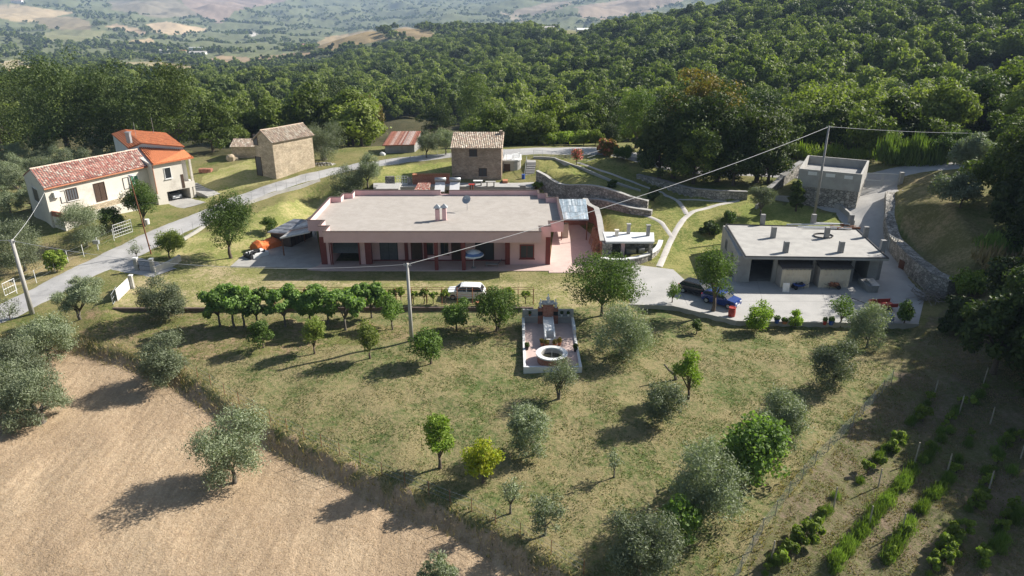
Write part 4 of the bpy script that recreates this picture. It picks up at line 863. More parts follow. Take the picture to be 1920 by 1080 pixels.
# white car
def car(name, label, loc, rz, paint, L=3.75, Wd=1.62, Hh=1.48, hatch=True):
    t = thing(name, label, "car", loc, rz); hw = Wd/2
    prof = [(-L/2,.35),(-L/2,.72),(-L/2+.12,.9),(-L/2+.95,1.0),(L/2-.25,1.02),(L/2-.02,.88),(L/2,.4),(L/2-.35,.22),(-L/2+.3,.22)]   # front is -x
    def shell(prof, ws):
        n = len(prof); vs = [(x, -w_, z) for (x, z), w_ in zip(prof, ws)] + [(x, w_, z) for (x, z), w_ in zip(prof, ws)]
        return MB().add(vs, [tuple(range(n)), tuple(range(n, 2*n))[::-1]] + [((i+1)%n, i, i+n, (i+1)%n+n) for i in range(n)])
    shell(prof, [hw*.9,hw*.93,hw*.93,hw,hw*.97,hw*.9,hw*.9,hw*.9,hw*.9]).build("body", paint, t)
    cab = [(-L/2+.95,1.0),(-L/2+1.55,Hh-.05),(-L/2+1.8,Hh),(L/2-.75,Hh),(L/2-.5,Hh-.08),(L/2-.2,1.0)] if hatch else [(-L/2+1.05,1.0),(-L/2+1.75,Hh-.04),(-L/2+2.0,Hh),(L/2-1.3,Hh),(L/2-1.1,Hh-.05),(L/2-.55,1.0)]
    g = shell(cab, [hw*.93,hw*.76,hw*.74,hw*.74,hw*.76,hw*.93]).build("glasshouse", GLASSD, t)
    rf = [(-L/2+1.5,Hh-.06),(-L/2+1.8,Hh+.02),(L/2-.75,Hh+.02),(L/2-.46,Hh-.07),(L/2-.5,Hh-.12),(-L/2+1.6,Hh-.12)] if hatch else [(-L/2+1.7,Hh-.05),(-L/2+2.0,Hh+.02),(L/2-1.3,Hh+.02),(L/2-1.06,Hh-.05),(L/2-1.1,Hh-.1),(-L/2+1.8,Hh-.1)]
    shell(rf, [hw*.79]*6).build("roof", paint, t)
    k = MB(); c0x, c1x = cab[0], cab[-1]
    for s in (-1,1):
        for (xa, za), (xb, zb) in ((cab[0],cab[1]),((.12,1.0),(.12,Hh-.05)),(cab[5],cab[4])): k.tube([(xa, s*hw*.94, za),(xb, s*hw*.77, zb)], .045, 4)
    k.build("pillars", paint, t)
    for x in (-L/2+.72, L/2-.68):
        for s in (-1,1):
            w_ = MB().tube([(x, s*(hw-.2), .31),(x, s*(hw+.01), .31)], .31, 14).build("wheel", BLACKM, t); r_ = MB().tube([(x, s*(hw+.0), .31),(x, s*(hw+.02), .31)], .19, 10).build("rim", METAL, t); r_.parent = w_
    LMP = mat("lamp_clear", (.75,.78,.8), (.7,.72,.75), 1, 0, .15, spec=.6); LMR = mat("lamp_red", (.45,.03,.02), (.4,.02,.02), 1, 0, .2)
    for s in (-1,1):
        MB().box(-L/2-.02,-L/2+.12,s*hw*.62-.16,s*hw*.62+.16,.66,.8).build("headlight", LMP, t); MB().box(L/2-.06,L/2+.015,s*hw*.75-.09,s*hw*.75+.09,.68,.9).build("tail_light", LMR, t)
        MB().box(-L/2+1.1,-L/2+1.2,s*(hw+.1)-.1,s*(hw+.1)+.06,.98,1.1).build("mirror", paint, t)
    MB().box(-L/2-.03,-L/2+.02,-.3,.3,.38,.5).box(L/2-.03,L/2+.02,-.3,.3,.42,.54).build("number_plate", WHITE, t)
    return t
WCAR = mat("car_paint_white", (.82,.83,.84), (.80,.81,.82), 1, 0, .25, spec=.6); BCAR = mat("car_paint_blue", (.012,.035,.17), (.014,.04,.19), 1, 0, .18, spec=.7); DCAR = mat("car_paint_dark", (.012,.014,.018), (.015,.017,.02), 1, 0, .18, spec=.7)
wc = P(874,562,ZT); car("parked_car", "white hatchback parked on the grass track behind the trellis", (wc.x, wc.y+.6, ZT), math.radians(-4), WCAR, 4.15, 1.7, 1.55)
bc = P(1350,572,ZT); car("parked_car", "blue car parked at the yard edge behind the round green tree", (bc.x+.1, bc.y+.2, ZT+.06), math.radians(138), BCAR, 3.9, 1.68, 1.4)
dc = P(1312,556,ZT); car("parked_car", "black car parked on the yard, mostly hidden by the round green tree", (dc.x-.1, dc.y+.6, ZT+.06), math.radians(140), DCAR, 4.1, 1.68, 1.42)
# ---------------------------------------------------------------- garage block on the right
gb = thing("garage_building", "low concrete garage with flat roof, rising column stubs and open dark bays", "garage", (33, 75, ZT))
zt = 3.6; RC = xy([(1397,482),(1667,485),(1604,427),(1360,421)], zt); YF = 75.2
fl, fr = (25.5, YF), (41.4, YF); bl, br = (26.9, 86.2), (42.9, 84.8)
MB().prism(RC, zt-.26, zt).build("roof", CONC, gb, world=True)
wallmb(RC, .14, zt-.1, zt+.10, closed=True, shift=.08).build("roof_edge", BLACKM, gb, world=True)
w_ = MB(); w_.prism([fl, (26.95,YF), (27.95,86), bl], ZT-.2, zt-.262); w_.prism([(40.3,YF), fr, br, (41.9,84.7)], ZT-.2, zt-.262); w_.prism([bl, (27.95,86), (41.9,84.7), br, (42.95,85.3), (26.9,86.8)], ZT-.2, zt-.262)
w_.build("wall", CONC, gb, world=True)
MB().prism([(27.1,YF+.3),(40.2,YF+.3),(41.8,84.5),(28.1,85.8)], ZT+.07, ZT+.09).build("floor", CONCD, gb, world=True)
for x in (29.75, 34.15, 38.5): MB().box(x-.2,x+.2,YF-.02,YF+.35,ZT,zt-.263).build("pier", CONC, gb, world=True)
for px, py in ((1400,448),(1380,443)) : pass
Lw = (bl, fl)
for s in (2.2, 6.9): opening(gb, *Lw, (s, s+1.15, 1.3, 2.5), "window", SHUT, CONCD, .07, bars=1)
c8 = lambda X, Y: (1360+X/6, 400+Y/6)
for X, Y, h_, in ((415,128,1.35),(985,128,1.35),(1405,132,1.35),(535,275,1.35),(1135,280,1.35),(1570,272,1.35),(675,440,1.3),(1295,440,1.3),(1762,425,1.3)):
    p = P(*c8(X, Y), zt); MB().box(p.x-.26,p.x+.26,p.y-.2,p.y+.26,(zt if X not in (1570,1762,1405) else ZT),zt+h_).build("column_stub", CONCD, gb, world=True)
def slatdoor(name, label, x0, x1):
    t = thing(name, label, "shed", (x0, 73.6, ZT)); w = x1-x0; m = MB(); n = int(w/.16)
    for i in range(n): m.box(i*w/n, (i+.93)*w/n, 0 if i % 2 else .03, .05, .06, 2.2-(.05 if i % 3 == 0 else 0))
    m.build("corrugated_front", mat("sheet_cream_stained",(.76,.67,.52),(.68,.58,.43),1.2,.3,.8,c3=(.45,.35,.25)), t)
    m = [MB().box(0,.06,.06,1.6,.06,2.3), MB().box(w-.06,w,.06,1.6,.06,2.3)]
    for q in m: q.build("side_panel", mat("sheet_grey_dirty",(.48,.44,.39),(.38,.34,.3),2,.3,.8), t)
    m = MB().prism([(-.15,-.2),(w+.15,-.2),(w+.1,1.5),(-.1,1.5)], [2.38,2.38,2.75,2.75], [2.45,2.45,2.82,2.82]); m.build("canopy", WOODD, t)
    MB().box(0,w,0,.06,2.25,2.37).build("lintel", METAL, t)
slatdoor("corrugated_shed", "cream corrugated shed in the left middle bay of the garage", *(P(1463,541,ZT).x, P(1517,541,ZT).x))
slatdoor("corrugated_shed", "cream corrugated shed in the right middle bay of the garage", *(P(1534,541,ZT).x, P(1591,541,ZT).x))
p = P(1473,549,ZT); tag(MB().obox((p.x,p.y,ZT+.06),.72,.08,1.05,0,-.15).build("panel", WHITE), "white sheet leaning against the left corrugated shed", "panel")
def barrow(label, px, py, body, rz, w=1.5):
    p = P(px, py, ZT+.06); t = thing("hand_cart", label, "cart", p, rz)
    m = MB().add([(-.6,-.35,.55),(.6,-.35,.55),(.6,.35,.55),(-.6,.35,.55),(-.4,-.22,.28),(.4,-.22,.28),(.4,.22,.28),(-.4,.22,.28)], [(4,7,6,5),(0,4,5,1),(1,5,6,2),(2,6,7,3),(3,7,4,0),(0,1,2,3)]); m.build("tray", body, t)
    for y in (-.3,.3): MB().tube([(-.5,y-.04,.24),(-.5,y+.04,.24)], .24, 12).build("wheel", BLACKM, t)
    k = MB()
    for y in (-.25,.25): k.tube([(-.5,y*.9,.3),(.6,y,.42),(1.15,y,.62)], .025, 5); k.tube([(.45,y,.4),(.5,y,0)], .022, 5)
    k.build("frame", BLACKM, t)
    k = MB(); rs = np.random.RandomState(px)
    for i in range(9): k.obox((rs.uniform(-.4,.4), rs.uniform(-.2,.2), .5), rs.uniform(.1,.35), rs.uniform(.1,.25), rs.uniform(.08,.25), rs.uniform(0,3))
    k.build("load", TERRA if body is RUSTM else BLACKM, t); return t
barrow("blue hand cart loaded with dark tools in front of the left corrugated shed", 1497, 541, BLUEP, .2)
barrow("rusty wheelbarrow in front of the right corrugated shed", 1562, 541, RUSTM, math.pi-.1)
p = P(1636,547,ZT); t = thing("trough", "grey masonry trough with a pale slanted lid beside the right garage pier", "trough", (p.x,p.y,ZT)); MB().box(-.7,.35,-.4,2.2,0,.8).build("body", CONCD, t); MB().prism([(-.4,-.5),(.45,-.45),(.4,1.2),(-.4,1.2)],.82,[.9,.9,1.15,1.15]).build("lid", METAL, t)
p = P(*c8(1105,262), zt); t = thing("hose_coil", "black hose coiled round a column stub on the garage roof", "hose", (p.x,p.y+.1,zt)); m = MB()
for r_ in (1.15,1.05,1.1): m.tube([(r_*math.cos(a*.314),r_*.8*math.sin(a*.314),.04+.05*(r_*20%3)) for a in range(21)], .035, 5)
m.build("hose", BLACKM, t)
t = thing("pipe_pile", "pale pipes and sheet offcuts lying along the back edge of the garage roof", "pipes", (37,85,zt)); m = MB(); rs = np.random.RandomState(3)
for i, (X0,Y0,X1,Y1) in enumerate(((690,130,1380,125),(820,152,1300,158),(1010,110,1400,128),(880,165,1420,178))):
    a, b = P(*c8(X0,Y0),zt+.1), P(*c8(X1,Y1),zt+.1); m.tube([(a.x,a.y,zt+.14),(b.x,b.y,zt+.16)], .09, 6)
m.build("pipe", WHITE, t, world=True); m = MB()
for i in range(16): a = P(*c8(rs.uniform(1180,1480), rs.uniform(135,195)), zt+.05); m.obox((a.x,a.y,zt+.02), rs.uniform(.3,1.0), .15, rs.uniform(.05,.3), rs.uniform(-.5,.5))
m.build("offcuts", RUSTM, t, world=True)
# ---------------------------------------------------------------- cistern terrace, gate, ramp walls
ct = thing("concrete_terrace", "open concrete box terrace with three slots on a stone base beside the gate", "building", (45, 100, 2.4))
CT = xy([(1499,316),(1617,327),(1630,301),(1515,291)], 7.6); zb = 6.3
MB().prism(offset(CT,.05,True), 2.0, 5.1).build("base_wall", STONE, ct, world=True)
MB().prism(offset(CT,.26,True), 5.6, 6.4).build("floor", CONCD, ct, world=True)
wallmb(CT, .26, 5.1, 7.6, closed=True, shift=.12).build("parapet", CONC, ct, world=True)
for X0, Y0, X1, Y1 in ((868,155,930,178),(990,168,1055,192),(1118,182,1178,206)):
    r = prect(CT[0], CT[1], 1280+X0/3.69, 280+Y0/3.69, 1280+X1/3.69, 280+Y1/3.69)
    wbox(MB(), CT[0], CT[1], *r, .012, .05).build("slot", WHITE, ct, world=True)
gy = P(1620,352,4.0); gz = P(1683,354,4.1)
gt = thing("gate", "double metal bar gate at the top of the concrete ramp", "gate", (gy.x, gy.y, h1(gy.x, gy.y)))
A, B = (gy.x, gy.y), (gz.x, gz.y); Lg = math.hypot(B[0]-A[0], B[1]-A[1]); z0 = h1((A[0]+B[0])/2, (A[1]+B[1])/2)+.05
for s0, s1 in ((.1, Lg/2-.04),(Lg/2+.04, Lg-.1)):
    m = MB()
    for a in ((s0,s0+.08,z0,z0+2.2),(s1-.08,s1,z0,z0+2.2),(s0+.08,s1-.08,z0,z0+.08),(s0+.08,s1-.08,z0+2.12,z0+2.2),(s0+.08,s1-.08,z0+1.1,z0+1.16)): wbox(m, A, B, *a, -.03, .03)
    n = 12
    for i in range(n): c = s0+.1+(s1-s0-.2)*(i+.5)/n; wbox(m, A, B, c-.015, c+.015, z0+.08, z0+2.12, -.012, .012)
    m.build("gate_leaf", METAL, gt, world=True)
MB().box(B[0]-.05,B[0]+.45,B[1]-.25,B[1]+.25,z0-.5,z0+2.5).build("gate_post", CONC, gt, world=True)
def wall_on(name, label, pts, th, hs, mt, cap=None, capw=.12, sink=.4, step=1.0, cat="wall"):
    """wall standing on the ground: pts (x,y), hs = heights over the lower ground at each point"""
    q = resample([(*p, h) for p, h in zip(pts, hs)], step); zz = [h1(p[0], p[1]) for p in q]
    t = thing(name, label, cat, (q[0][0], q[0][1], zz[0])); top = [z + p[2] for z, p in zip(zz, q)]
    top = [sum(top[max(0,i-2):i+3])/len(top[max(0,i-2):i+3]) for i in range(len(top))]
    wallmb([p[:2] for p in q], th, [z-sink-.8 for z in zz], top).build("wall", mt, t, world=True)
    if cap: wallmb([p[:2] for p in q], th+capw, top, [z+.1 for z in top]).build("coping", cap, t, world=True)
    return t
def shiftl(pts, d): return offset(pts, d, False)
wall_on("retaining_wall", "long rubble stone retaining wall curving down the right side of the concrete ramp", shiftl(W3, -.35), 1.3, [.9,1.4,1.9,2.2,2.3,2.0], STONE)
wall_on("retaining_wall", "tall stone terrace wall running right from the outdoor stairs", shiftl(W1, -.2), .5, [2.7,2.5,2.2,1.9,1.3], STONE, CONC)
W1b = XZ([(1012,352,2.4),(1060,364,2.35),(1120,379,2.2),(1180,396,2.0),(1222,402,1.9)])
wall_on("low_stone_wall", "low stone plinth wall along the foot of the tall terrace wall", W1b, .8, [.7,.95,1.0,.9,.6], STONE, CONC, .0)
wall_on("retaining_wall", "shaded curved stone wall holding the bank under the big oaks", shiftl(W2, -.1), .5, [.5,1.0,1.1,1.15,1.0], STONE, CONCD)
W4 = XZ([(1418,385,2.7),(1450,372,2.8),(1500,378,2.6),(1550,386,2.4),(1575,397,2.1),(1592,414,1.6),(1598,430,1.2)])
wall_on("garden_wall", "low curved garden wall between the lawn behind the garage and the ramp", W4, .3, [.5,.7,.8,.8,.8,.8,.9], CONC)
W5 = XZ([(1440,362,2.9),(1465,345,3.4),(1490,325,4.3),(1503,310,5.2)])
wall_on("stone_slope_wall", "dark stone wall climbing the slope to the left of the concrete terrace", W5, .7, [.6,1.4,1.9,2.0], STONE, CONCD)
for (a, z) in (((1046,298),4.5),):
    W6 = XZ([(1000,300,4.4),(1040,300,4.5),(1078,314,4.2),(1112,324,3.9),(1150,340,3.4),(1200,362,2.7)])
    wall_on("parapet_wall", "narrow pale kerb wall above the tall stone terrace wall", W6, .3, [.35,.4,.45,.4,.35,.25], CONC)
# kerbs in front
k_ = thing("kerb_wall", "dark low kerb wall between the grass track and the orchard", "kerb", (FRONTKERB[0][0], FRONTKERB[0][1], -.2)); wallmb(FRONTKERB, .25, -.7, ZT+.12).build("kerb", mat("kerb_brown",(.17,.12,.10),(.11,.08,.07),3,.3), k_, world=True)
k_ = thing("kerb_wall", "pale concrete edge wall holding the front of the garage yard", "kerb", (YARDEDGE[0][0], YARDEDGE[0][1], -.5)); wallmb(YARDEDGE, .22, -1.0, ZT+.14).build("kerb", CONC, k_, world=True)
# ---------------------------------------------------------------- stone house and courtyard
A, B = (-9.75, 113.8), (-1.7, 113.8); zs_ = 2.55; ze_, zr_ = 8.0, 9.2
shs = thing("stone_house", "two-storey brown stone house with a cream tile roof behind the pink house", "house", (-9.75, 113.8, zs_))
Bk = [(-9.75,113.8),(-1.7,113.8),(-1.55,120.6),(-9.75,120.6)]
MB().prism(Bk, zs_-.3, [ze_,ze_,zr_-.1,zr_-.1]).build("wall", STONEB, shs, world=True)
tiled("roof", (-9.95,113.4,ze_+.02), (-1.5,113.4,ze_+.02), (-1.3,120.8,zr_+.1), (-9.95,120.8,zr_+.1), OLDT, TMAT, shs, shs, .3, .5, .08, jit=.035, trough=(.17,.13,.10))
MB().box(-2.1,-1.6,119.4,120.2,zr_-.3,zr_+.55).build("chimney", STONEB, shs, world=True)
c6 = lambda X, Y: (700+X/4.8, 200+Y/4.8)
for r in ((862,378,935,448),(948,553,1022,625)): opening(shs, A, B, prect(A, B, *c6(r[0],r[1]), *c6(r[2],r[3])), "window", SHUT, BROWND, .08, bars=1, sill=CONCD)
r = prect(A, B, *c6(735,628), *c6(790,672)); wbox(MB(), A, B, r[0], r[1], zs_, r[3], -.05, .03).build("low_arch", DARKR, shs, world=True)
st = thing("store_room", "small rounded concrete store with a brown door and terrace on its roof", "outbuilding", (-.6, 117.5, zs_))
cv = [(-1.5,117.6),(-.1,117.6)] + [(-.1+1.6*math.sin(a), 118.9-1.3*math.cos(a)) for a in (.3,.7,1.1,1.57)] + [(1.5,122.5),(-1.4,122.5)]
MB().prism(cv, zs_-.2, 5.05).build("wall", CONC, st, world=True); MB().prism(offset(cv,-.12,True), 5.052, 5.25).build("roof", WHITE, st, world=True)
opening(st, (-1.5,117.6), (-.1,117.6), (.15,1.2,zs_,4.6), "door", BROWND, BROWND, .06, panename="door_leaf")
def railing(name, label, pts, z, h=.95, step=.16, mt=METAL, n_rails=1, ground=False):
    t = thing(name, label, "railing", (pts[0][0], pts[0][1], z)); m = MB(); q = resample(pts, step); zz = [h1(p[0],p[1]) if ground else z for p in q]
    for i, p in enumerate(q): m.tube([(p[0],p[1],zz[i]),(p[0],p[1],zz[i]+h)], .014 if i % 8 else .03, 4)
    for k in range(n_rails+1): m.tube([(p[0],p[1],zz[i]+h-(k*(h-.12)/max(1,n_rails))) for i, p in enumerate(q)], .02, 4)
    m.build("railing", mt, t, world=True); return t
railing("balustrade", "thin metal balustrade round the roof terrace of the small store", [(-1.3,122.3),(-1.4,117.7),(0,117.7),(1.3,118.9),(1.4,122.3)], 5.25)
sr = thing("outdoor_stairs", "flight of pale outdoor steps with a handrail right of the stone house", "stairs", (2.6, 115, zs_)); m = MB()
for i in range(10): y = 115.0+i*.45; x = 2.1+i*.05; m.box(x, x+1.5, y, y+.452+(3 if i == 9 else 0), zs_-.3, zs_+.2*(i+1)-.0005*i)
m.build("steps", CONC, sr, world=True)
MB().tube([(2.05,115,3.5),(2.5,119.5,5.5)], .03).tube([(2.05,115,2.6),(2.05,115,3.5)], .03).tube([(2.3,117.3,3.6),(2.3,117.3,4.5)], .03).tube([(2.5,119.5,4.4),(2.5,119.5,5.5)], .03).build("handrail", METAL, sr, world=True)
for i, x in enumerate((-11.0, -8.75)):
    t = thing("solar_water_heater", ["left one of two solar water heaters with silver tanks behind the pink house","right one of two solar water heaters with silver tanks behind the pink house"][i], "water heater", (x, 106, 2.6), 0, "solar water heaters behind the pink house")
    MB().add([(-.75,1.0,1.5),(.75,1.0,1.5),(.75,-.9,.5),(-.75,-.9,.5),(-.75,1.0,1.4),(.75,1.0,1.4),(.75,-.9,.4),(-.75,-.9,.4)], [(0,3,2,1),(4,5,6,7),(0,1,5,4),(1,2,6,5),(2,3,7,6),(3,0,4,7)]).build("collector", WHITE, t)
    MB().tube([(-.85,1.15,1.85),(.85,1.15,1.85)], .32, 12).build("tank", METAL, t, True)
    for a in (-.7,.7): MB().tube([(a,1.15,0),(a,1.15,1.6)], .03).tube([(a,-.8,0),(a,-.8,.45)], .03).build("leg", METAL, t)
tw = thing("tile_topped_wall", "low red brick wall topped with upright tiles left of the stone house", "wall", (-15.3,111.9,2.6)); m = MB(); wallmb([(-15.9,111.6),(-9.9,112.1)], .4, 2.3, 4.1).build("wall", BRICK, tw, world=True)
for i in range(24): x = -15.8+i*.25; m.tube([(x,111.3+.02*i,4.16),(x,112.1+.02*i,4.2)], .1, 6)
m.build("tile_coping", TERRA, tw, world=True)
bw = thing("yard_wall", "grey stone wall with a white barred gate left of the tile-topped wall", "wall", (-20,111,2.6)); wallmb([(-20.2,111.2),(-18.7,111.4)], .35, 2.3, 4.0).build("wall", STONE, bw, world=True)
m = MB()
for i in range(5): m.box(-18.4+i*.42,-18.35+i*.42,111.35,111.4,2.7,4.0)
for z in (2.75,3.2,3.65,4.0): m.box(-18.4,-16.67,111.3,111.35,z-.025,z+.025)
m.build("gate", WHITE, bw, world=True); wallmb([(-16.7,111.5),(-16.0,111.6)], .3, 2.3, 3.8).build("pier", STONE, bw, world=True)
cs_ = thing("low_shed", "long low shed with a pale concrete roof behind the left of the pink house", "shed", (-18.5,105,2.5)); MB().box(-20.3,-16.9,103.4,106.6,3.75,3.95).build("roof", CONC, cs_, world=True); MB().box(-20.1,-17.1,103.6,106.4,2.2,3.748).build("wall", CONCD, cs_, world=True)
rt = thing("red_tile_shed", "small lean-to under a red tile roof behind the pink parapet", "shed", (-13.3,104.6,2.5)); tiled("roof", (-14.7,103.6,3.6),(-12.3,103.6,3.6),(-12.4,106,4.2),(-14.3,106,4.2), REDT, TMAT, rt, rt, .2, .4, .05); MB().box(-14.5,-12.5,103.9,105.8,2.2,3.5).build("wall", BRICK, rt, world=True)
def table(name, label, x, y, w, d, mt, top, leg):
    t = thing(name, label, "table", (x, y, 2.62)); MB().box(-w/2,w/2,-d/2,d/2,.72,.8).build("table_top", top, t)
    for a in (-1,1): MB().box(a*(w/2-.25)-.09,a*(w/2-.25)+.09,-d/2+.1,d/2-.1,0,.718).build("leg", leg, t)
table("stone_table", "pale stone table in the courtyard right below the stone house windows", -5.4, 110.8, 1.5, .8, 0, WHITE, CONCD)
table("stone_bench", "longer pale stone counter in the courtyard near the steps of the store", -3.4, 110.2, 1.6, .7, 0, CONC, CONCD)
table("round_red_table", "small red table with stools behind the satellite dish", -6.3, 108.4, .9, .8, 0, REDP, RUSTM)
tag(MB().box(1.2,2.1,107.2,108.0,2.6,3.5).build("stone_block", CONCD, world=True), "square dark stone block on the courtyard at the foot of the steps", "block")
tag(MB().cyl(1.85,114.4,2.6,3.6,.28,.28,12).build("water_drum", BLUEP, world=True), "blue drum standing beside the outdoor steps", "drum")
tag(MB().box(-1.5,-.7,112.2,113.6,2.62,3.0).build("brick_step", TERRA, world=True), "terracotta step block at the right corner of the stone house", "step")
# ---------------------------------------------------------------- tin shed
ts_ = thing("tin_shed", "grey shed with a rusty corrugated roof beyond the road", "shed", (-23,130.5,3.4)); T = [(-23.3,130.3),(-18.0,131.0),(-17.5,136.5),(-22.8,136)]
MB().prism(T, 2.6, [5.3,5.3,6.5,6.5]).build("wall", CONCD, ts_, world=True)
tiled("roof", (-23.7,129.8,5.35),(-17.9,130.6,5.35),(-17.4,137,6.75),(-23.0,136.5,6.75), [(.33,.13,.08),(.38,.18,.12),(.27,.10,.065),(.46,.36,.31),(.40,.27,.22),(.30,.13,.09)], SMAT, ts_, ts_, .32, 7, .04)
tag(MB().blob((-23.6,129,3.9),.6,.4,.45,7,5,.2).build("white_sack", WHITE, world=True), "white sack lying on the ground left of the tin shed", "sack")
# ---------------------------------------------------------------- stone barn and ruin
def gabled(name, label, A, B, D, zb_, ze_, rise, wallm, pal, over=.3, colw=.27, cat="house", ridge=.5, roofmat=TMAT):
    """house with front wall A->B, depth D, ridge parallel to the front"""
    A = Vector((*A,0)); B = Vector((*B,0)); d = (B-A).normalized(); n = Vector((-d.y, d.x, 0)); t = thing(name, label, cat, (A.x, A.y, zb_))
    zr_ = ze_+rise; pr = [(0,zb_-.6),(0,ze_),(D*ridge,zr_),(D,ze_),(D,zb_-.6)]; vs = [A + n*q + Vector((0,0,z)) for q, z in pr] + [B + n*q + Vector((0,0,z)) for q, z in pr]
    MB().add(vs, [(0,1,2,3,4),(9,8,7,6,5),(0,5,6,1),(3,8,9,4),(1,6,7,2),(2,7,8,3),(0,4,9,5)]).build("wall", wallm, t, world=True)
    up = Vector((0,0,.05)); o = over; drop = Vector((0,0,rise/(D*ridge)*o)); R0, R1 = A+n*D*ridge+Vector((0,0,zr_)), B+n*D*ridge+Vector((0,0,zr_))
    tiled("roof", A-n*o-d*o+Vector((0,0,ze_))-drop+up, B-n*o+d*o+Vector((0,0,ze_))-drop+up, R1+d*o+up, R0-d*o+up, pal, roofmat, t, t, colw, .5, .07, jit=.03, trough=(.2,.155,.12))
    tiled("roof", B+n*(D+o)+d*o+Vector((0,0,ze_))-drop+up, A+n*(D+o)-d*o+Vector((0,0,ze_))-drop+up, R0-d*o+up, R1+d*o+up, pal, roofmat, t, t, colw*1.6, 1, .05)
    MB().tube([R0-d*o+up*1.5, R0.lerp(R1,.3)+up*.6, R0.lerp(R1,.7)+up*1.2, R1+d*o+up*1.5], .12, 6).build("ridge_tiles", TERRA if pal is REDT else mat("ridge_old",(.55,.44,.33),(.4,.3,.22),5,.4), t, world=True)
    return t, A, B, d, n
c5 = lambda X, Y: (400+X/4.8, 200+Y/4.8)
gp = P(518.5,334,2.8); hd = math.radians(56); A = (gp.x, gp.y); B = (gp.x+8.3*math.cos(hd), gp.y+8.3*math.sin(hd))
bn, A3, B3, d3, n3 = gabled("stone_barn", "tall pale stone barn with a weathered tile roof beside the road", A, B, 4.6, 2.6, 8.75, 1.6, STONEW, OLDT)
C_ = A3 + n3*4.6
for r in ((358,250,398,345),): opening(bn, (C_.x,C_.y), A, prect((C_.x,C_.y), A, *c5(r[0],r[1]), *c5(r[2],r[3])), "window", SHUT, BROWND, .08)
r = prect((C_.x,C_.y), A, *c5(385,450), *c5(435,585)); opening(bn, (C_.x,C_.y), A, (r[0],r[1],2.6,r[3]), "door", SHUT, BROWND, .09, panename="door_leaf")
ra, rb = P(*c5(165,320),5.2), P(*c5(345,330),5.2)
rn, *_ = gabled("ruined_shed", "small ruined stone shed with slumped tiles behind the stone barn", (ra.x+1,ra.y-3), (rb.x+2.4,rb.y-1.8), 4.5, 1.8, 5.0, .9, STONEW, OLDT, cat="shed")
p = P(*c5(160,470),3); tag(MB().blob((p.x,p.y,3.0),.9,.8,.8,8,6,.2).blob((p.x+.8,p.y+.3,2.8),.5,.5,.5,8,6,.2).build("rubble_mound", STONEW, world=True), "mound of pale rubble on the grass left of the stone barn", "rubble")
p = P(*c5(20,570),2.6); bx0, by0 = P(385,322,2.2).x, P(385,322,2.2).y; bz0 = h1(bx0, by0); mbk = MB()
for q in range(24): mbk.obox((bx0+(q%6)*.36-.9, by0+((q//6)%2)*.5, bz0+.32*(q//12)), .33, .45, .30, .05*((q*7)%5-2))
tag(mbk.build("brick_stack", BRICK, world=True), "reddish brick stack on the lawn by the orange-roofed house", "brick stack")
p = P(*c5(985,525),3.2); t = thing("rubble_heap", "heap of loose stones under the old olive by the stone barn", "rubble", p); m = MB(); rs = random.Random(2)
for i in range(60): a = rs.uniform(0,6.28); r_ = rs.random()**.6; m.blob((2.2*r_*math.cos(a), 1.1*r_*math.sin(a), .45*(1-r_)), rs.uniform(.12,.3), rs.uniform(.12,.3), rs.uniform(.1,.22), 6, 4, .2, rs)
m.build("stones", STONE, t)
# ---------------------------------------------------------------- white house with orange roofs
c0 = lambda X, Y: (X/4.8, 200+Y/4.8)
ze = 6.9; Lf, Rf = P(*c0(392,738),ze), P(*c0(1345,528),ze); rl, rr_ = P(*c0(265,562),ze+1.75), P(*c0(1235,383),ze+1.75)
lh = thing("white_farmhouse", "long cream house with a faded red tile roof left of the road", "house", (Lf.x, Lf.y, .8))
dv = (Rf-Lf).normalized(); nn_ = Vector((-dv.y, dv.x, 0)); off = (rl-Lf); off.z = 0
inn = nn_*.35; A4, B4 = Lf+inn+dv*.2, Rf+inn; half = Vector((rl.x-Lf.x, rl.y-Lf.y, 0)); 
Bk0, Bk1 = A4+half*1.9, B4+half*1.9; pl = [A4, A4+half*.93, Bk0, Bk1, B4+half*.93, B4]
MB().add([Vector((p.x,p.y,z)) for p, z in ((A4,-.5),(A4,ze-.1),(A4+half*.93,ze+1.6),(Bk0,ze),(Bk0,-.5))]+[Vector((p.x,p.y,z)) for p, z in ((B4,-.5),(B4,ze-.1),(B4+half*.93,ze+1.6),(Bk1,ze),(Bk1,-.5))], [(0,1,2,3,4),(9,8,7,6,5),(0,5,6,1),(3,8,9,4),(1,6,7,2),(2,7,8,3),(0,4,9,5)]).build("wall", CREAM, lh, world=True)
tiled("roof", Lf, Rf, rr_, rl, REDT, TMAT, lh, lh, .34, .5, .08, jit=.03, trough=(.50,.41,.34))
tiled("roof", Rf+half*2, Lf+half*2, rl, rr_, REDT, TMAT, lh, lh, .5, 1, .05)
MB().tube([rl, rr_], .14, 6).build("ridge_tiles", mat("ridge_pale",(.66,.56,.45),(.5,.38,.3),5,.4), lh, world=True)
MB().tube([Lf+Vector((0,0,-.15)), Rf+Vector((0,0,-.15))], .1, 6).build("gutter", TERRA, lh, world=True)
Aw, Bw = (A4.x,A4.y), (B4.x,B4.y)
def lopen(x0, y0, x1, y1, *a, **k): return opening(lh, Aw, Bw, prect(Aw, Bw, *c0(x0,y0), *c0(x1,y1)), *a, **k)
lopen(598,732,700,842,"window",SHUTG,BROWND,.08,sill=WHITE,bars=3); lopen(850,680,955,852,"door",BROWND,BROWND,.09,bars=1,panename="door_leaf"); lopen(1165,618,1250,735,"window",mat("curtain_green",(.07,.2,.12),(.05,.14,.09),3),WHITE,.08,sill=WHITE,bars=1)
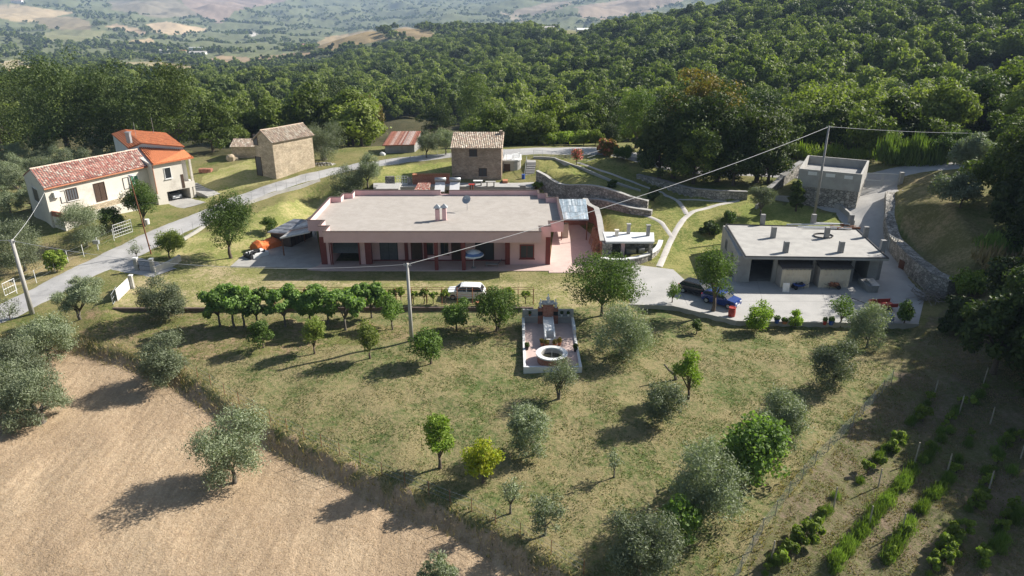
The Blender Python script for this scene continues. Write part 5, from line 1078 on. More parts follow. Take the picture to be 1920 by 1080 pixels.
for x0,y0,x1,y1 in ((540,755,592,868),(1108,635,1160,742)): lopen(x0,y0,x1,y1,"shutter",CREAM,SHUTG,.06)
r = prect(Aw, Bw, *c0(470,765), *c0(525,815)); wbox(MB(), Aw, Bw, *r, .02, .45).build("air_conditioner", WHITE, lh, world=True)
Lw0 = (Bk0.x,Bk0.y); opening(lh, Lw0, Aw, prect(Lw0, Aw, *c0(305,742), *c0(350,850)), "window", SHUT, WHITE, .08)
# brick terrace in front
r = onwall(Aw, Bw, *c0(900,880)); wbox(MB(), Aw, Bw, .2, 11.5, -.5, 3.0, .01, 2.4).build("terrace", CREAM, lh, world=True); wbox(MB(), Aw, Bw, .2, 11.5, 3.0, 3.7, 2.15, 2.4).build("terrace_parapet", STONEW, lh, world=True); wbox(MB(), Aw, Bw, .2, .45, 3.001, 3.7, .01, 2.15).build("terrace_parapet", BRICK, lh, world=True)
# extension
z1_ = 7.3; e0, e1 = P(*c0(1375,522),z1_), P(*c0(1745,458),z1_); r0, r1 = P(*c0(1248,365),8.7), P(*c0(1655,387),8.6)
ex = thing("orange_roof_wing", "taller cream wing with bright orange tile roofs, balcony and car bay", "house", (e0.x, e0.y, .8))
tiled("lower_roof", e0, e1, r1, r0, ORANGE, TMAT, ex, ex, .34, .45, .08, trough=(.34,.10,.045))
de = (e1-e0).normalized(); ne = Vector((-de.y,de.x,0)); a5 = e0+ne*.45+de*.0; b5 = e0+de*((e1-e0).length-1.9)+ne*.45
back = ne*7.5
gz5 = 2.75
MB().prism([tuple(p[:2]) for p in (a5,b5,b5+back,a5+back)], gz5, [z1_-.1,z1_-.1,8.5,8.5]).build("wall", CREAM, ex, world=True)
Ae, Be = (a5.x,a5.y), (b5.x,b5.y); Ll = (b5-a5).length
m = MB(); wbox(m, Ae, Be, 0, 1.55, -.6, gz5, -7.5, -.003); wbox(m, Ae, Be, 5.2, 5.6, -.6, gz5, -7.5, -.003); wbox(m, Ae, Be, 1.55, 5.2, -.6, gz5, -7.5, -7.2); m.build("ground_floor_wall", CREAM, ex, world=True)
m = MB(); wbox(m, Ae, Be, Ll, Ll+1.6, gz5, gz5+.9, -2.5, .0); m.build("balcony", CREAM, ex, world=True)
m = MB(); wbox(m, Ae, Be, Ll+1.25, Ll+1.55, .3, z1_-.15, -.35, -.05); m.build("porch_column", CREAM, ex, world=True)
opening(ex, Ae, Be, prect(Ae, Be, *c0(1478,545), *c0(1540,648)), "window", GLASSD, WHITE, .07, sill=WHITE)
wbox(MB(), Ae, Be, Ll-.5, Ll-.05, gz5+.1, 5.0, .0, .04).build("balcony_door", BROWND, ex, world=True)
wbox(MB(), Ae, Be, .02, .1, gz5, z1_-.2, .0, .09).build("downpipe", TERRA, ex, world=True)
def onp(X, Y):
    s_, z_ = onwall((r0.x,r0.y),(r1.x,r1.y),*c0(X,Y)); k_ = s_/math.hypot(r1.x-r0.x, r1.y-r0.y); return Vector((r0.x+(r1.x-r0.x)*k_, r0.y+(r1.y-r0.y)*k_, z_))
u1, l1, q1 = onp(1275,325), onp(1150,375), onp(1660,360); u2, l2, q2 = P(*c0(1120,205),u1.z), P(*c0(1000,245),l1.z), P(*c0(1490,235),q1.z); uz = u1.z
tiled("upper_roof", l1, u1, u2, l2, ORANGE, TMAT, ex, ex, .45, 9, .03); tiled("upper_roof", q1, q2, u2, u1, ORANGE, TMAT, ex, ex, .3, .45, .04)
ins = lambda p, c, k=.96: (c[0]+(p.x-c[0])*k, c[1]+(p.y-c[1])*k)
cc = ((l1.x+l2.x+q1.x+q2.x)/4, (l1.y+l2.y+q1.y+q2.y)/4)
MB().prism([ins(l1,cc), ins(u1,cc), ins(q1,cc), ins(q2,cc), ins(u2,cc), ins(l2,cc)], 3.0, [l1.z-.15,uz-.2,q1.z-.15,q2.z-.15,uz-.2,l2.z-.15]).build("upper_wall", WHITE, ex, world=True)
c_ = P(*c0(1155,262),10.3); MB().box(c_.x-.3,c_.x+.3,c_.y-.3,c_.y+.3,9.2,10.8).box(c_.x-.4,c_.x+.4,c_.y-.4,c_.y+.4,10.8,10.9).build("chimney", METAL, ex, world=True)
for xx, yy in ((1222,255),(1380,210)): c_ = P(*c0(xx,yy),9.9); MB().tube([(c_.x,c_.y,9.5),(c_.x,c_.y,11.9)], .03, 4).build("antenna", METAL, ex, world=True)
car_p = P(*c0(1540,850),.9); pc_ = Vector((a5.x,a5.y,0))+de*3.4+ne*2.6; car("parked_car", "grey car parked inside the dark bay under the orange-roofed wing", (pc_.x,pc_.y,h1(pc_.x,pc_.y)), math.atan2(ne.y,ne.x), mat("car_paint_grey",(.2,.21,.22),(.19,.2,.21),1,0,.25,spec=.6))
sl = [tuple((Vector((a5.x,a5.y,0))+de*s-ne*o)[:2]) for s, o in ((1.3,-.2),(1.0,4.2),(5.5,3.4),(5.4,-.2))]
ribbon("driveway_slab", [(*tuple((Vector((a5.x,a5.y,0))+de*3.3-ne*o)[:2]), 2.1) for o in (-6,-2,0,2.5,4.5)], 4, CONC, .07, .6, 6)
sp = [tuple((Vector((b5.x,b5.y,0))+de*s-ne*o)[:2]) for s, o in ((2.2,-5),(2.6,-2),(3.2,0),(3.8,2.2))]
t = thing("side_steps", "broad pale steps climbing beside the orange-roofed wing", "stairs", (sp[0][0],sp[0][1],1.5)); m = MB()
for i in range(9):
    c_ = Vector((b5.x,b5.y,0))+de*2.9-ne*(2.4-i*.75); m.obox((c_.x,c_.y,h1(c_.x,c_.y)-.5), 2.2, .76, .65+.09*i, math.atan2(de.y,de.x))
m.build("steps", CONC, t, world=True)
# ---------------------------------------------------------------- poles and wires
def upole(label, base, H, r0=.17, r1=.11, mt=CONC, name="utility_pole", cat="pole"):
    t = thing(name, label, cat, base); MB().tube([(0,0,-.5),(0,0,H)], [r0,r1], 10).build("shaft", mt, t, True)
    MB().box(-.35,.35,-.04,.04,H-.25,H-.17).cyl(-.28,0,H-.17,H,.04,.04,6).cyl(.28,0,H-.17,H,.04,.04,6).build("bracket", METAL, t); return Vector((base[0],base[1],base[2]+H-.1))
g1 = P(61,590,-.75); t1 = upole("concrete utility pole at the roadside on the far left", g1, 8.3, .26, .16)
g2 = P(772,641,-.15); t2 = upole("concrete utility pole standing alone in the orchard before the pink house", g2, 7.95, .2, .13)
yp = P(1527,402,2.3); hh = CAMZ + yp.y*(ray(1556,236)[2]/ray(1556,236)[1]) - yp.z
t3 = upole("tall grey utility pole rising behind the garage roof", yp, hh, .2, .12, CONCD)
def wire(label, a, b, sag, r=.02):
    a, b = Vector(a), Vector(b); t = thing("overhead_wire", label, "wire", a); n = 28
    MB().tube([a.lerp(b, i/n) + Vector((0,0,-4*sag*(i/n)*(1-i/n))) for i in range(n+1)], r, 5).build("cable", mat("cable_pale",(.5,.5,.5),(.45,.45,.45),1,0,.5), t, world=True)
wire("pale cable slung from the orchard pole up to the pole behind the garage", t2, t3, .9, .026)
wire("cable slung from the orchard pole to the far left pole", t2, t1, 1.4, .018)
wire("cable from the far left pole to the cream house gable", t1, Lf+Vector((0,0,-.5)), .3, .022)
wire("cable leaving the far left pole out of the picture", t1, t1+Vector((-16,6,-.6)), .3, .022)
wire("cable running right from the tall grey pole over the dark trees", t3, WP(1990,247,t3.y+14), .5, .02)
rp_ = P(283,474,.4); ph_ = CAMZ + rp_.y*(ray(243,331)[2]/ray(243,331)[1]) - rp_.z
t = thing("street_lamp", "thin rusty leaning pole with a small white lamp beside the road", "lamp", rp_); vtop = WP(243,331,rp_.y) - rp_
MB().tube([(0,0,-.3), tuple(vtop)], [.09,.06], 8).build("pole", RUSTM, t); m = MB().blob((vtop.x+.15,vtop.y,vtop.z+.1),.4,.2,.12,8,5); m.build("lamp_head", WHITE, t)
# ---------------------------------------------------------------- fences
def post_fence(label, pts, n, h=1.3, mt=RUSTM, r=.025, mesh_mat=METAL, wires=3, name="wire_fence"):
    q = resample(pts, 2.2)[:]; t = thing(name, label, "fence", (q[0][0], q[0][1], h1(q[0][0], q[0][1]))); zz = [h1(*p[:2]) for p in q]
    for p, z in zip(q, zz): MB().tube([(p[0],p[1],z-.2),(p[0],p[1],z+h)], r, 5).build("post", mt, t, world=True)
    m = MB()
    for k in range(wires): m.tube([(p[0],p[1],z+h*(k+.8)/wires) for p, z in zip(q, zz)], .007, 3, False)
    m.build("wire", mesh_mat, t, world=True); return t
post_fence("thin wire fence along the edge between the hay field and the orchard", offset([tuple(p) for p in HAYEDGE[4:13]], .9, False), 0, 1.15)
RF_ = XZ([(296,498,.2),(345,452,.5),(400,418,.9),(450,395,1.3),(520,368,1.9),(575,350,2.3),(600,342,2.5)])
wall_on("roadside_wall", "long low concrete wall with thin posts along the near side of the road", RF_[1:], .25, [.35,.4,.5,.5,.45,.4], CONC)
post_fence("line of thin posts and wire on the low wall beside the road", RF_[1:], 0, 1.7, METAL)
post_fence("wire fence on the near road edge left of the stone house", XZ([(640,332,2.8),(700,318,3.2),(770,306,3.5),(845,299,3.8)]), 0, 1.5, METAL)
railing("road_railing", "dark metal railing along the paved road edge above the stairs", XZ([(1000,296,4.5),(1060,298,4.6),(1100,304,4.4)]), 0, 1.0, .2, METAL, 1, True)
post_fence("wire fence between the orchard and the dry vineyard", XZ([(1672,712,.1),(1600,790,-.2),(1530,860,-.5),(1480,920,-.8),(1430,990,-1.1),(1390,1060,-1.5),(1370,1100,-1.7)]), 0, 1.2, METAL, .03, METAL, 7)
def pier(label, px, py, z, h, w=.4, mt=CONC): p = P(px,py,z); p.z = h1(p.x,p.y); t = thing("gate_pier", label, "pier", p); MB().box(-w/2,w/2,-w/2,w/2,-.3,h).build("shaft", mt, t); MB().box(-w/2-.05,w/2+.05,-w/2-.05,w/2+.05,h,h+.1).build("cap", WHITE, t); return p
pier("pale gate pier left of the drive entrance, nearer the road", 258,508,.1,1.6); pier("pale gate pier right of the drive entrance beside the shaded gate", 288,510,.1,1.6); pier("pale pier at the upper end of the white sliding gate", 250,542,0,1.5,.3)
def barred(name, label, pa, pb, h, n, mt, cat="gate", rails=3, solid=False):
    A, B = (pa[0],pa[1]), (pb[0],pb[1]); za, zb2 = h1(*A), h1(*B); t = thing(name, label, cat, (A[0],A[1],za)); L_ = math.hypot(B[0]-A[0],B[1]-A[1]); m = MB()
    f = lambda u, z: (A[0]+(B[0]-A[0])*u, A[1]+(B[1]-A[1])*u, za+(zb2-za)*u+z)
    for i in range(n+1): m.tube([f(i/n,.05), f(i/n,h)], .04 if i in (0,n) else .015, 4)
    for k in range(rails): m.tube([f(0,.08+(h-.1)*k/(rails-1)), f(1,.08+(h-.1)*k/(rails-1))], .03, 4)
    if solid:
        for k in range(9): a, b = f(0,.15+k*(h-.2)/9), f(1,.15+k*(h-.2)/9); wallmb([a[:2],b[:2]], .03, [a[2],b[2]], [a[2]+.12,b[2]+.12], mb=m)
    m.build("bars", mt, t, world=True); return t
barred("sliding_gate", "white slatted sliding gate standing open beside the grass track", P(222,568,-.1), P(248,540,0), 1.35, 8, WHITE, solid=True)
barred("wicket_gate", "small grey gate at the lower end of the white slatted gate", P(213,575,-.1), P(222,560,-.1), 1.2, 4, METAL)
barred("dark_gate", "dark bar gate between the two pale drive piers", P(262,508,.1), P(286,510,.1), 1.3, 10, SHUTG)
barred("field_gate", "pale metal grid gate into the cream house garden", P(217,452,.3), P(250,440,.5), 1.8, 8, WHITE, rails=5)
barred("wicket_gate", "white gate posts at the far left edge below the road", P(10,555,-.5), P(32,545,-.5), 1.5, 5, WHITE)
barred("gate", "grey bar gate across the road by the oleanders", P(1100,302,4.6), P(1140,290,4.9), 1.3, 6, SHUTG)
post_fence("mesh fence with posts along the far roadside on the left", XZ([(32,550,-.5),(68,528,-.3),(103,508,-.1),(128,490,.1),(185,468,.2),(215,455,.3)]), 0, 1.6, WHITE, .04)
wall_on("low_wall", "short curved rendered wall beside the drive gate piers", XZ([(290,512,.1),(320,500,.15),(338,488,.2)]), .3, [.8,.75,.9], CREAM)
t = thing("mailbox", "grey mailbox on a post at the roadside fence", "mailbox", (P(184,470,.2).x, P(184,470,.2).y, h1(*P(184,470,.2)[:2]))); MB().tube([(0,0,0),(0,0,1)], .04).build("post", METAL, t); MB().box(-.35,.35,-.18,.18,.9,1.4).build("box", METAL, t)
p = P(277,424,.8); tag(MB().cyl(p.x,p.y,h1(p.x,p.y),h1(p.x,p.y)+.7,.32,.36,12).build("white_tub", WHITE, world=True), "white round tub at the roadside below the round tree", "tub")
# trellis along the track
tl = thing("grape_trellis", "long rusty trellis with posts and rails in front of the grass track", "trellis", (P(486,575,ZT).x, P(486,575,ZT).y, ZT)); y_ = P(700,571,ZT).y
xs = np.linspace(P(486,571,ZT).x, P(1000,571,ZT).x, 19)
for x in xs: MB().tube([(x,y_,ZT-.1),(x,y_,ZT+1.75)], .045, 5).tube([(x,y_+.55,ZT-.1),(x,y_+.55,ZT+1.75)], .03, 5).build("post", RUSTM, tl, world=True)
m = MB()
for z in (.9,1.72):
    for dy in (0,.55): m.tube([(x,y_+dy,ZT+z) for x in xs], .022, 4)
for x in xs: m.tube([(x,y_,ZT+1.72),(x,y_+.55,ZT+1.72)], .022, 4)
m.build("rail", RUSTM, tl, world=True)
# ---------------------------------------------------------------- fountain terrace
FX0, FX1, FY0, FY1 = P(984,694,0).x, P(1089,694,0).x, P(1036,692,0).y, P(1036,610,0).y
fz = .12; ft = thing("fountain_terrace", "tiled fountain terrace with low white kerb walls and a tall back wall", "terrace", ((FX0+FX1)/2, FY0, -.2))
MB().box(FX0,FX1,FY0,FY1+.3,-.9,fz).build("floor", TILEF, ft, world=True)
wallmb([(FX0,FY1+.2),(FX0,FY0),(FX1,FY0),(FX1,FY1+.2)], .22, -.9, fz+.14, shift=0).build("kerb", WHITE, ft, world=True)
wallmb([(FX0,FY1-2.6),(FX0,FY1+.3)], .26, -.9, .75, shift=0).build("side_wall", WHITE, ft, world=True); wallmb([(FX1,FY1-2.6),(FX1,FY1+.3)], .26, -.9, .75).build("side_wall", WHITE, ft, world=True)
cxm = (FX0+FX1)/2+.0; yb = FY1+.3
m = MB()
for s in (-1,1): m.box(cxm+s*1.0 if s > 0 else FX0-.1, FX1+.1 if s > 0 else cxm-1.0, yb, yb+.25, -.9, 1.55)
m.build("back_wall", CONC, ft, world=True)
m = MB()
for s in (-1,1):
    for z in (.9,): m.box(*(sorted((cxm+s*1.02, cxm+s*2.35))), yb-.35, yb-.003, z, z+.07)
m.build("shelf", CONC, ft, world=True)
bt = MB().box(cxm-.52,cxm+.52,yb-.3,yb+.4,-.9,2.25).build("brick_tower", BRICK, ft, world=True)
MB().box(cxm-.62,cxm+.62,yb-.4,yb+.5,2.25,2.37).build("tower_cap", CONC, ft, world=True)
m = MB()
for s in (-1,1): m.box(*(sorted((cxm+s*.53,cxm+s*1.0))), yb-.2,yb+.25,-.9,.95); m.box(*(sorted((cxm+s*.53,cxm+s*1.0))), yb-.2,yb+.25,1.45,1.8)
m.build("side_niche", BRICK, ft, world=True)
m = MB()
for s in (-1,1): m.box(*(sorted((cxm+s*.53,cxm+s*1.0))), yb,yb+.2,.951,1.449)
m.build("niche_back", DARKR, ft, world=True)
m = MB().box(cxm-.5,cxm-.36,FY0+4.4,yb-.31,fz,fz+.85).box(cxm+.36,cxm+.5,FY0+4.4,yb-.31,fz,fz+.85).box(cxm-.36,cxm+.36,FY0+5.9,yb-.31,fz,fz+.8).box(cxm-.36,cxm+.36,FY0+4.4,FY0+4.55,fz,fz+.6); m.build("cascade_channel", WHITE, ft, world=True)
bx, by = P(1035,672,.6).x, P(1035,668,.6).y
fb = thing("fountain_basin", "round brick fountain basin with a wide white rim and dark water", "fountain", (bx, by, fz))
def ringmb(r0, r1, z0, z1, n=36):
    m = MB(); vs = []
    for k in range(n): c, s = math.cos(6.2832*k/n), math.sin(6.2832*k/n); vs += [(r1*c,r1*s,z0),(r1*c,r1*s,z1),(r0*c,r0*s,z1),(r0*c,r0*s,z0)]
    return m.add(vs, [(4*k+a, 4*((k+1)%n)+a, 4*((k+1)%n)+(a+1)%4, 4*k+(a+1)%4) for k in range(n) for a in range(4)])
ringmb(1.05,1.28,0,.72).build("basin_wall", BRICK, fb); ringmb(1.0,1.42,.72,.84).build("rim", WHITE, fb, False); ringmb(.99,1.049,.1,.70).build("lining", CONC, fb)
MB().cyl(0,0,.1,.34,1.0,1.0,36).build("water", mat("water_dark",(.03,.03,.02),(.05,.05,.03),2,.1,.08,spec=.6), fb); MB().tube([(0,0,.3),(0,0,1.0)], .03).build("spout", METAL, fb)
def statue(label, x, y, z):
    t = thing("statuette", label, "statue", (x,y,z)); MB().cyl(0,0,0,.12,.14,.12,8).tube([(0,0,.1),(0,0,.35),(0,0,.55),(0,0,.66),(0,0,.72)],[.12,.13,.11,.05,.04],8).build("body", WHITE, t); MB().blob((0,0,.8),.08,.08,.1,8,6).tube([(.1,0,.55),(.2,-.05,.35)],.035,5).tube([(-.1,0,.55),(-.19,-.05,.38)],.035,5).build("head_and_arms", WHITE, t)
statue("small white statuette topping the brick tower of the fountain", cxm, yb, 2.37)
for i, (dx, nm) in enumerate(((-.75,"left"),(.75,"right"))): statue("small white statuette on the %s niche of the fountain wall" % nm, cxm+dx, yb, 1.8)
def pot(label, x, y, z, r=.2, h=.35, mt=TERRA, plant='citrus', ph=.5, name="potted_plant", seed=1, n=220):
    t = thing(name, label, "potted plant", (x,y,z)); MB().tube([(0,0,0),(0,0,h*.85),(0,0,h*.86),(0,0,h)], [r*.7,r*.95,r*1.08,r*1.08], 12).build("pot", mt, t)
    if plant:
        me = leaf_mesh("plant", [(0,0,h+ph*.45,r*1.2,r*1.2,ph*.6)], n, .09, .4, np.random.RandomState(seed), .5, .3, .3, .8); me.materials.append(LM[plant]()); o = bpy.data.objects.new("plant", me); COL.objects.link(o); o.parent = t
    return t
for i, (dx, dy, z, lb) in enumerate(((-.75,-.6,0,"brown pot left of the cascade foot on the fountain terrace"),(-.35,-.9,0,"small brown pot in the middle of the row behind the fountain basin"),(.4,-.85,0,"rusty pot right of centre behind the fountain basin"),(.85,-.5,0,"brown pot right of the cascade foot on the fountain terrace"),(-2.2,-1.4,0,"dark pot against the left kerb of the fountain terrace"),(2.25,-1.7,0,"dark pot against the right kerb of the fountain terrace"))):
    pot(lb, cxm+dx, FY0+4.9+dy, fz, .2, .34, TERRA if i < 4 else BLACKM, 'rust' if i < 4 else 'citrus', .4, seed=i)
for s, nm in ((-1.8,"left"),(1.35,"right"),(2.0,"far right")): pot("small pot on the %s shelf of the fountain back wall" % nm, cxm+s, yb-.18, .97, .12, .2, WHITE if s > 0 else TERRA, 'citrus', .3, seed=int(s*10)+40, n=120)
pot("grey urn with a dry bush on the path above the fountain tower", cxm, P(1033,583,ZT).y, -.1, .35, .6, CONC, 'rust', .7, seed=61, n=400)
pot("terracotta pot by the rear wheel of the white hatchback", P(896,572,ZT).x, P(896,574,ZT).y, ZT, .3, .5, TERRA, None)
# yard pots and barrel
def ypot(label, px, py, r, h, mt, pl, ph, sd, n=260): p = P(px,py,ZT+.1); return pot(label, p.x, p.y, ZT+.06, r, h, mt, pl, ph, seed=sd, n=n)
p = P(1373,596,ZT); t = thing("barrel", "tall red barrel at the front corner of the garage yard", "barrel", (p.x,p.y+.3,ZT)); MB().tube([(0,0,0),(0,0,.1),(0,0,.5),(0,0,.9),(0,0,1.0)],[.30,.34,.37,.34,.32],14).build("body", REDP, t); ringmb(.26,.36,1.0,1.04,14).build("rim", REDP, t)
ypot("blue pot with a spiky plant right of the leftmost yard bush", 1456, 605, .26, .4, BLUEP, 'citrus', .4, 1); ypot("terracotta bowl with a small shrub on the yard edge", 1471, 606, .3, .3, TERRA, 'citrus', .35, 2)
ypot("red pot with a spiky plant left of the blue pot on the right yard edge", 1546, 608, .2, .4, REDP, 'reed', .4, 3); ypot("blue pot with a spiky plant beside the red pot on the right yard edge", 1558, 608, .28, .42, BLUEP, 'reed', .45, 4)
p = P(1668,606,ZT); t = thing("barrel", "blue plastic barrel at the right end of the garage yard", "barrel", (p.x,p.y,ZT)); MB().tube([(0,0,0),(0,0,.45),(0,0,.9),(0,0,1.0)],[.30,.33,.31,.25],14).build("body", BLUEP, t)
# red trailer with bags
p = P(1655,582,ZT); t = thing("trailer", "red flatbed trailer with a long drawbar parked at the right of the yard", "trailer", (p.x,p.y,ZT+.06), .12)
MB().box(-1.3,1.1,-.7,.7,.55,.62).box(-1.3,1.1,-.7,-.66,.62,.95).box(-1.3,1.1,.66,.7,.62,.95).box(-1.3,-1.26,-.66,.66,.62,.95).build("bed", REDP, t); MB().tube([(-1.3,0,.5),(-2.0,1.6,.55),(-3.0,3.0,.6)],.035).build("drawbar", BLACKM, t)
for a in (-.78,.78): MB().tube([(.2,a-.08,.3),(.2,a+.08,.3)],.3,12).build("wheel", BLACKM, t)
t2_ = thing("sack_pile", "tan and rusty sacks heaped on the right of the red trailer", "sacks", (p.x+.8,p.y+.1,ZT+.7)); m = MB(); rs = random.Random(5)
for i in range(7): m.blob((rs.uniform(-.5,.5), rs.uniform(-.4,.4), .2+rs.uniform(0,.45)), .42, .3, .22, 8, 5, .15, rs)
m.build("sacks", mat("sack_tan",(.48,.26,.14),(.34,.15,.09),3,.4), t2_, None, True)
t = thing("metal_frame", "grey metal frame with panels leaning on the rubble wall by the ramp", "frame", (*P(1672,462,1.0)[:2], h1(*P(1672,462,1.0)[:2]))); m = MB()
for i in range(5): m.obox((0,i*.55-1.1,0), .08, .08, 2.2, 0, .0)
m.obox((0,0,.1), .08, 2.3, .08); m.obox((0,0,2.1), .08, 2.3, .08); m.obox((.05,.2,.3), .04, 1.6, 1.2); m.build("frame", METAL, t)
t = thing("rusty_panel", "rusty corrugated panel propped at the foot of the rubble wall", "panel", (*P(1700,505,.4)[:2], ZT)); MB().obox((0,0,0), .08, 2.6, 1.1, .25).build("sheet", mat("rust_dark",(.13,.055,.035),(.09,.04,.03),4,.4), t)
t = thing("branch_pile", "tangle of pale dry branches at the lower end of the rubble wall", "branches", (*P(1745,560,ZT)[:2], ZT)); m = MB(); rs = random.Random(7)
for i in range(70): a = rs.uniform(0,6.28); c = Vector((rs.uniform(-1.8,1.8), rs.uniform(-1.2,1.2), rs.uniform(.1,.9))); d = Vector((math.cos(a), math.sin(a), rs.uniform(-.2,.6)))*rs.uniform(.6,1.6); m.tube([c-d, c, c+d+Vector((0,0,.2))], [.035,.03,.012], 4)
m.build("twigs", mat("twig_grey",(.3,.26,.22),(.18,.15,.13),4), t)
# ---------------------------------------------------------------- far buildings
def farhouse(label, px, py, Y, w, d, h, rz, wallm, pal, flat=False):
    r = ray(px, py); tt = Y/r[1]; x = r[0]*tt; z = h1(x, Y); t = thing("far_house", label, "house", (x, Y, z), rz)
    MB().box(-w/2,w/2,-d/2,d/2,-3,h).build("wall", wallm, t); rm = mat("far_roof_"+pal, *{'red':((.45,.2,.13),(.38,.17,.11)),'white':((.75,.75,.73),(.68,.68,.66)),'grey':((.5,.47,.42),(.4,.38,.35))}[pal], .3)
    if flat: MB().box(-w/2-.3,w/2+.3,-d/2-.3,d/2+.3,h,h+.5).build("roof", rm, t)
    else: MB().add([(-w/2-.4,-d/2-.4,h-.1),(w/2+.4,-d/2-.4,h-.1),(w/2+.4,d/2+.4,h-.1),(-w/2-.4,d/2+.4,h-.1),(-w/2-.4,0,h+d*.22),(w/2+.4,0,h+d*.22)], [(0,1,5,4),(2,3,4,5),(0,4,3),(1,2,5),(0,3,2,1)]).build("roof", rm, t)
    m = MB()
    for i in range(3): x0 = -w/2+w*(i+.5)/3.2; m.box(x0,x0+1.2,-d/2-.05,-d/2-.01,h*.35,h*.35+1.6)
    m.build("window", GLASSD, t)
for a in [("white farm building in the valley left of centre, upper of two", 366,83,1560,26,11,6,.2,WHITE,'white',True),("white farm building in the valley left of centre, lower and wider", 371,98,1420,30,12,6,.1,WHITE,'grey'),("small pale house beside the lower white valley farm", 343,97,1430,11,8,6,-.2,CREAM,'red'),("long low pale barn left of the white valley farms", 305,95,1450,24,10,5,.1,CREAM,'grey'),("red-roofed house among valley trees near the tan bluff", 562,72,1900,26,11,6,.1,CREAM,'red'),("long white sheds on the far valley floor, left group", 710,26,2900,60,16,8,.05,WHITE,'white'),("long white shed on the far valley floor, right group", 808,34,2700,44,14,7,0,WHITE,'white',True),("white villa with red roof beside the right valley shed", 826,32,2720,30,14,10,.1,WHITE,'red'),("tiny white house above the tan hump", 802,49,2300,16,10,8,0,WHITE,'white'),("long low farm building on the wooded ridge clearing", 1097,46,860,19,8,4.5,.15,CREAM,'white'),("small dark-roofed farm house left of the ridge farm building", 1028,45,900,14,8,5,0,CREAM,'grey'),("pale hilltop farm at the upper left corner", 33,6,3400,44,18,11,.1,WHITE,'red'),("pale farm house at the left behind the big oaks", 28,118,700,13,9,6,.3,CREAM,'red')]:
    farhouse(*a)
# ---------------------------------------------------------------- garden and edge trees
_seed = [200]
def T(px, py, w, top, kind, label, name="olive_tree", n=None, hard=None, trunk=.22, group=None, cat="tree", **kw):
    """tree whose foot stands on the ground seen at (px,py); w and top give its width and height"""
    b = G(px, py) if hard is None else P(px, py, hard); b.z = h1(b.x, b.y); dep = b.y*CP - (b.z-CAMZ)*SP; R = w/2*dep/FPX; r = ray(px, top); H = max(.6, CAMZ + (b.y-R*.25)*r[2]/r[1] - b.z)
    kw.setdefault('skirt', (kind in ('oak','darkoak','rust','fig')) or (kind == 'olive' and w > 60 and trunk < .3)); _seed[0] += 1; area = R*max(R, H/2)
    trunk *= .55
    if kind in ('oak','darkoak','rust'): R *= 1.1; H *= 1.1
    elif kind == "olive" and w > 100: R *= .92
    else: R *= 1.04; H *= 1.06
    if n is None: n = int(min(17000, max(500, 2300*area))) if kind == 'olive' else int(min(16000, max(400, 1300*area)))
    nc = kw.pop('nc', int(min(44, max(7, 10+4.5*R*2))))
    return tree(name, label, cat, b, R*.93, H, kind, trunk, n, nc, _seed[0], group=group, **kw)
ol = dict(rmin=.20, rmax=.44, shell=.15)
T(440,905,165,778,'olive',"large open-crowned olive standing in the mown hay field near the orchard bank", trunk=.2, **ol)
T(78,792,150,702,'olive',"old olive with thick trunk at the left edge of the hay field", trunk=.2, tr=.28, **ol)
T(20,768,130,672,'olive',"olive between the thick-trunked one and the left edge", trunk=.15, **ol)
T(42,728,150,640,'olive',"olive behind the old thick-trunked one at the left edge", trunk=.2, **ol)
T(92,672,140,598,'olive',"olive just below the roadside pole on the far left", trunk=.18, **ol)
T(303,714,138,634,'olive',"spreading olive on the bank between hay field and orchard", trunk=.25, lean=-.15, **ol)
T(150,600,135,528,'olive',"flat spreading olive beside the road left of the sliding gate", trunk=.3, multi=2, flat=.8, **ol)
T(316,596,110,520,'olive',"round olive on the kerb at the left end of the orchard", trunk=.25, **ol)
FG_ = "figs in a row below the trellis"
for i, (px, py, w, top, lb) in enumerate([(413,612,62,545,"first fig from the left in the hedge-like fig row"),(439,613,60,540,"second fig from the left in the fig row"),(458,613,58,545,"third fig from the left in the fig row"),(483,611,58,548,"fourth fig from the left in the fig row"),(535,612,60,550,"slender fig left of the gap in the middle of the fig row"),(582,606,64,548,"broad fig in the middle of the fig row"),(615,606,60,545,"tall fig right of the middle of the fig row"),(648,619,76,548,"largest low-branching fig near the right end of the row"),(697,596,56,545,"small fig at the right end of the row behind the pole")]):
    T(px, py, w*1.4, top-7, 'fig', lb, "fig_tree", group=FG_, trunk=.4, shell=.15, n=6200, rmin=.16, rmax=.34, nc=24, skirt=False)
T(736,618,58,562,'fruit',"thin leaning fruit tree just left of the orchard pole", "fruit_tree", trunk=.35, lean=.15)
T(494,652,50,604,'citrus',"small dark bushy tree in front of the fig row", "citrus_tree", trunk=.1)
T(590,663,50,600,'spindle',"narrow upright olive-green tree left of its twin in the orchard", "pear_tree", trunk=.2, shape='vase')
T(694,672,55,606,'spindle',"narrow upright olive-green tree nearer the orchard pole", "pear_tree", trunk=.2, shape='vase')
T(808,682,72,622,'citrus',"low spreading dark tree right of the orchard pole", "citrus_tree", trunk=.18)
T(856,620,68,560,'citrus',"round glossy tree below the front of the white hatchback", "citrus_tree", trunk=.18, nc=12)
T(931,620,94,542,'fruit',"spreading peach tree right of the white hatchback", "peach_tree", trunk=.28, multi=2)
T(1128,592,158,484,'fruit',"big bright green tree between the white car and the concrete yard", "mulberry_tree", trunk=.18)
T(1165,664,145,566,'olive',"wide grey olive right of the fountain terrace", trunk=.15, **ol)
T(1048,748,72,676,'olive',"small olive with a forked trunk in front of the fountain terrace", trunk=.35, multi=2, rmin=.3, rmax=.45, shell=.3, n=3200)
T(1000,853,108,754,'olive',"round dense olive in the middle of the lower orchard", trunk=.1, **ol)
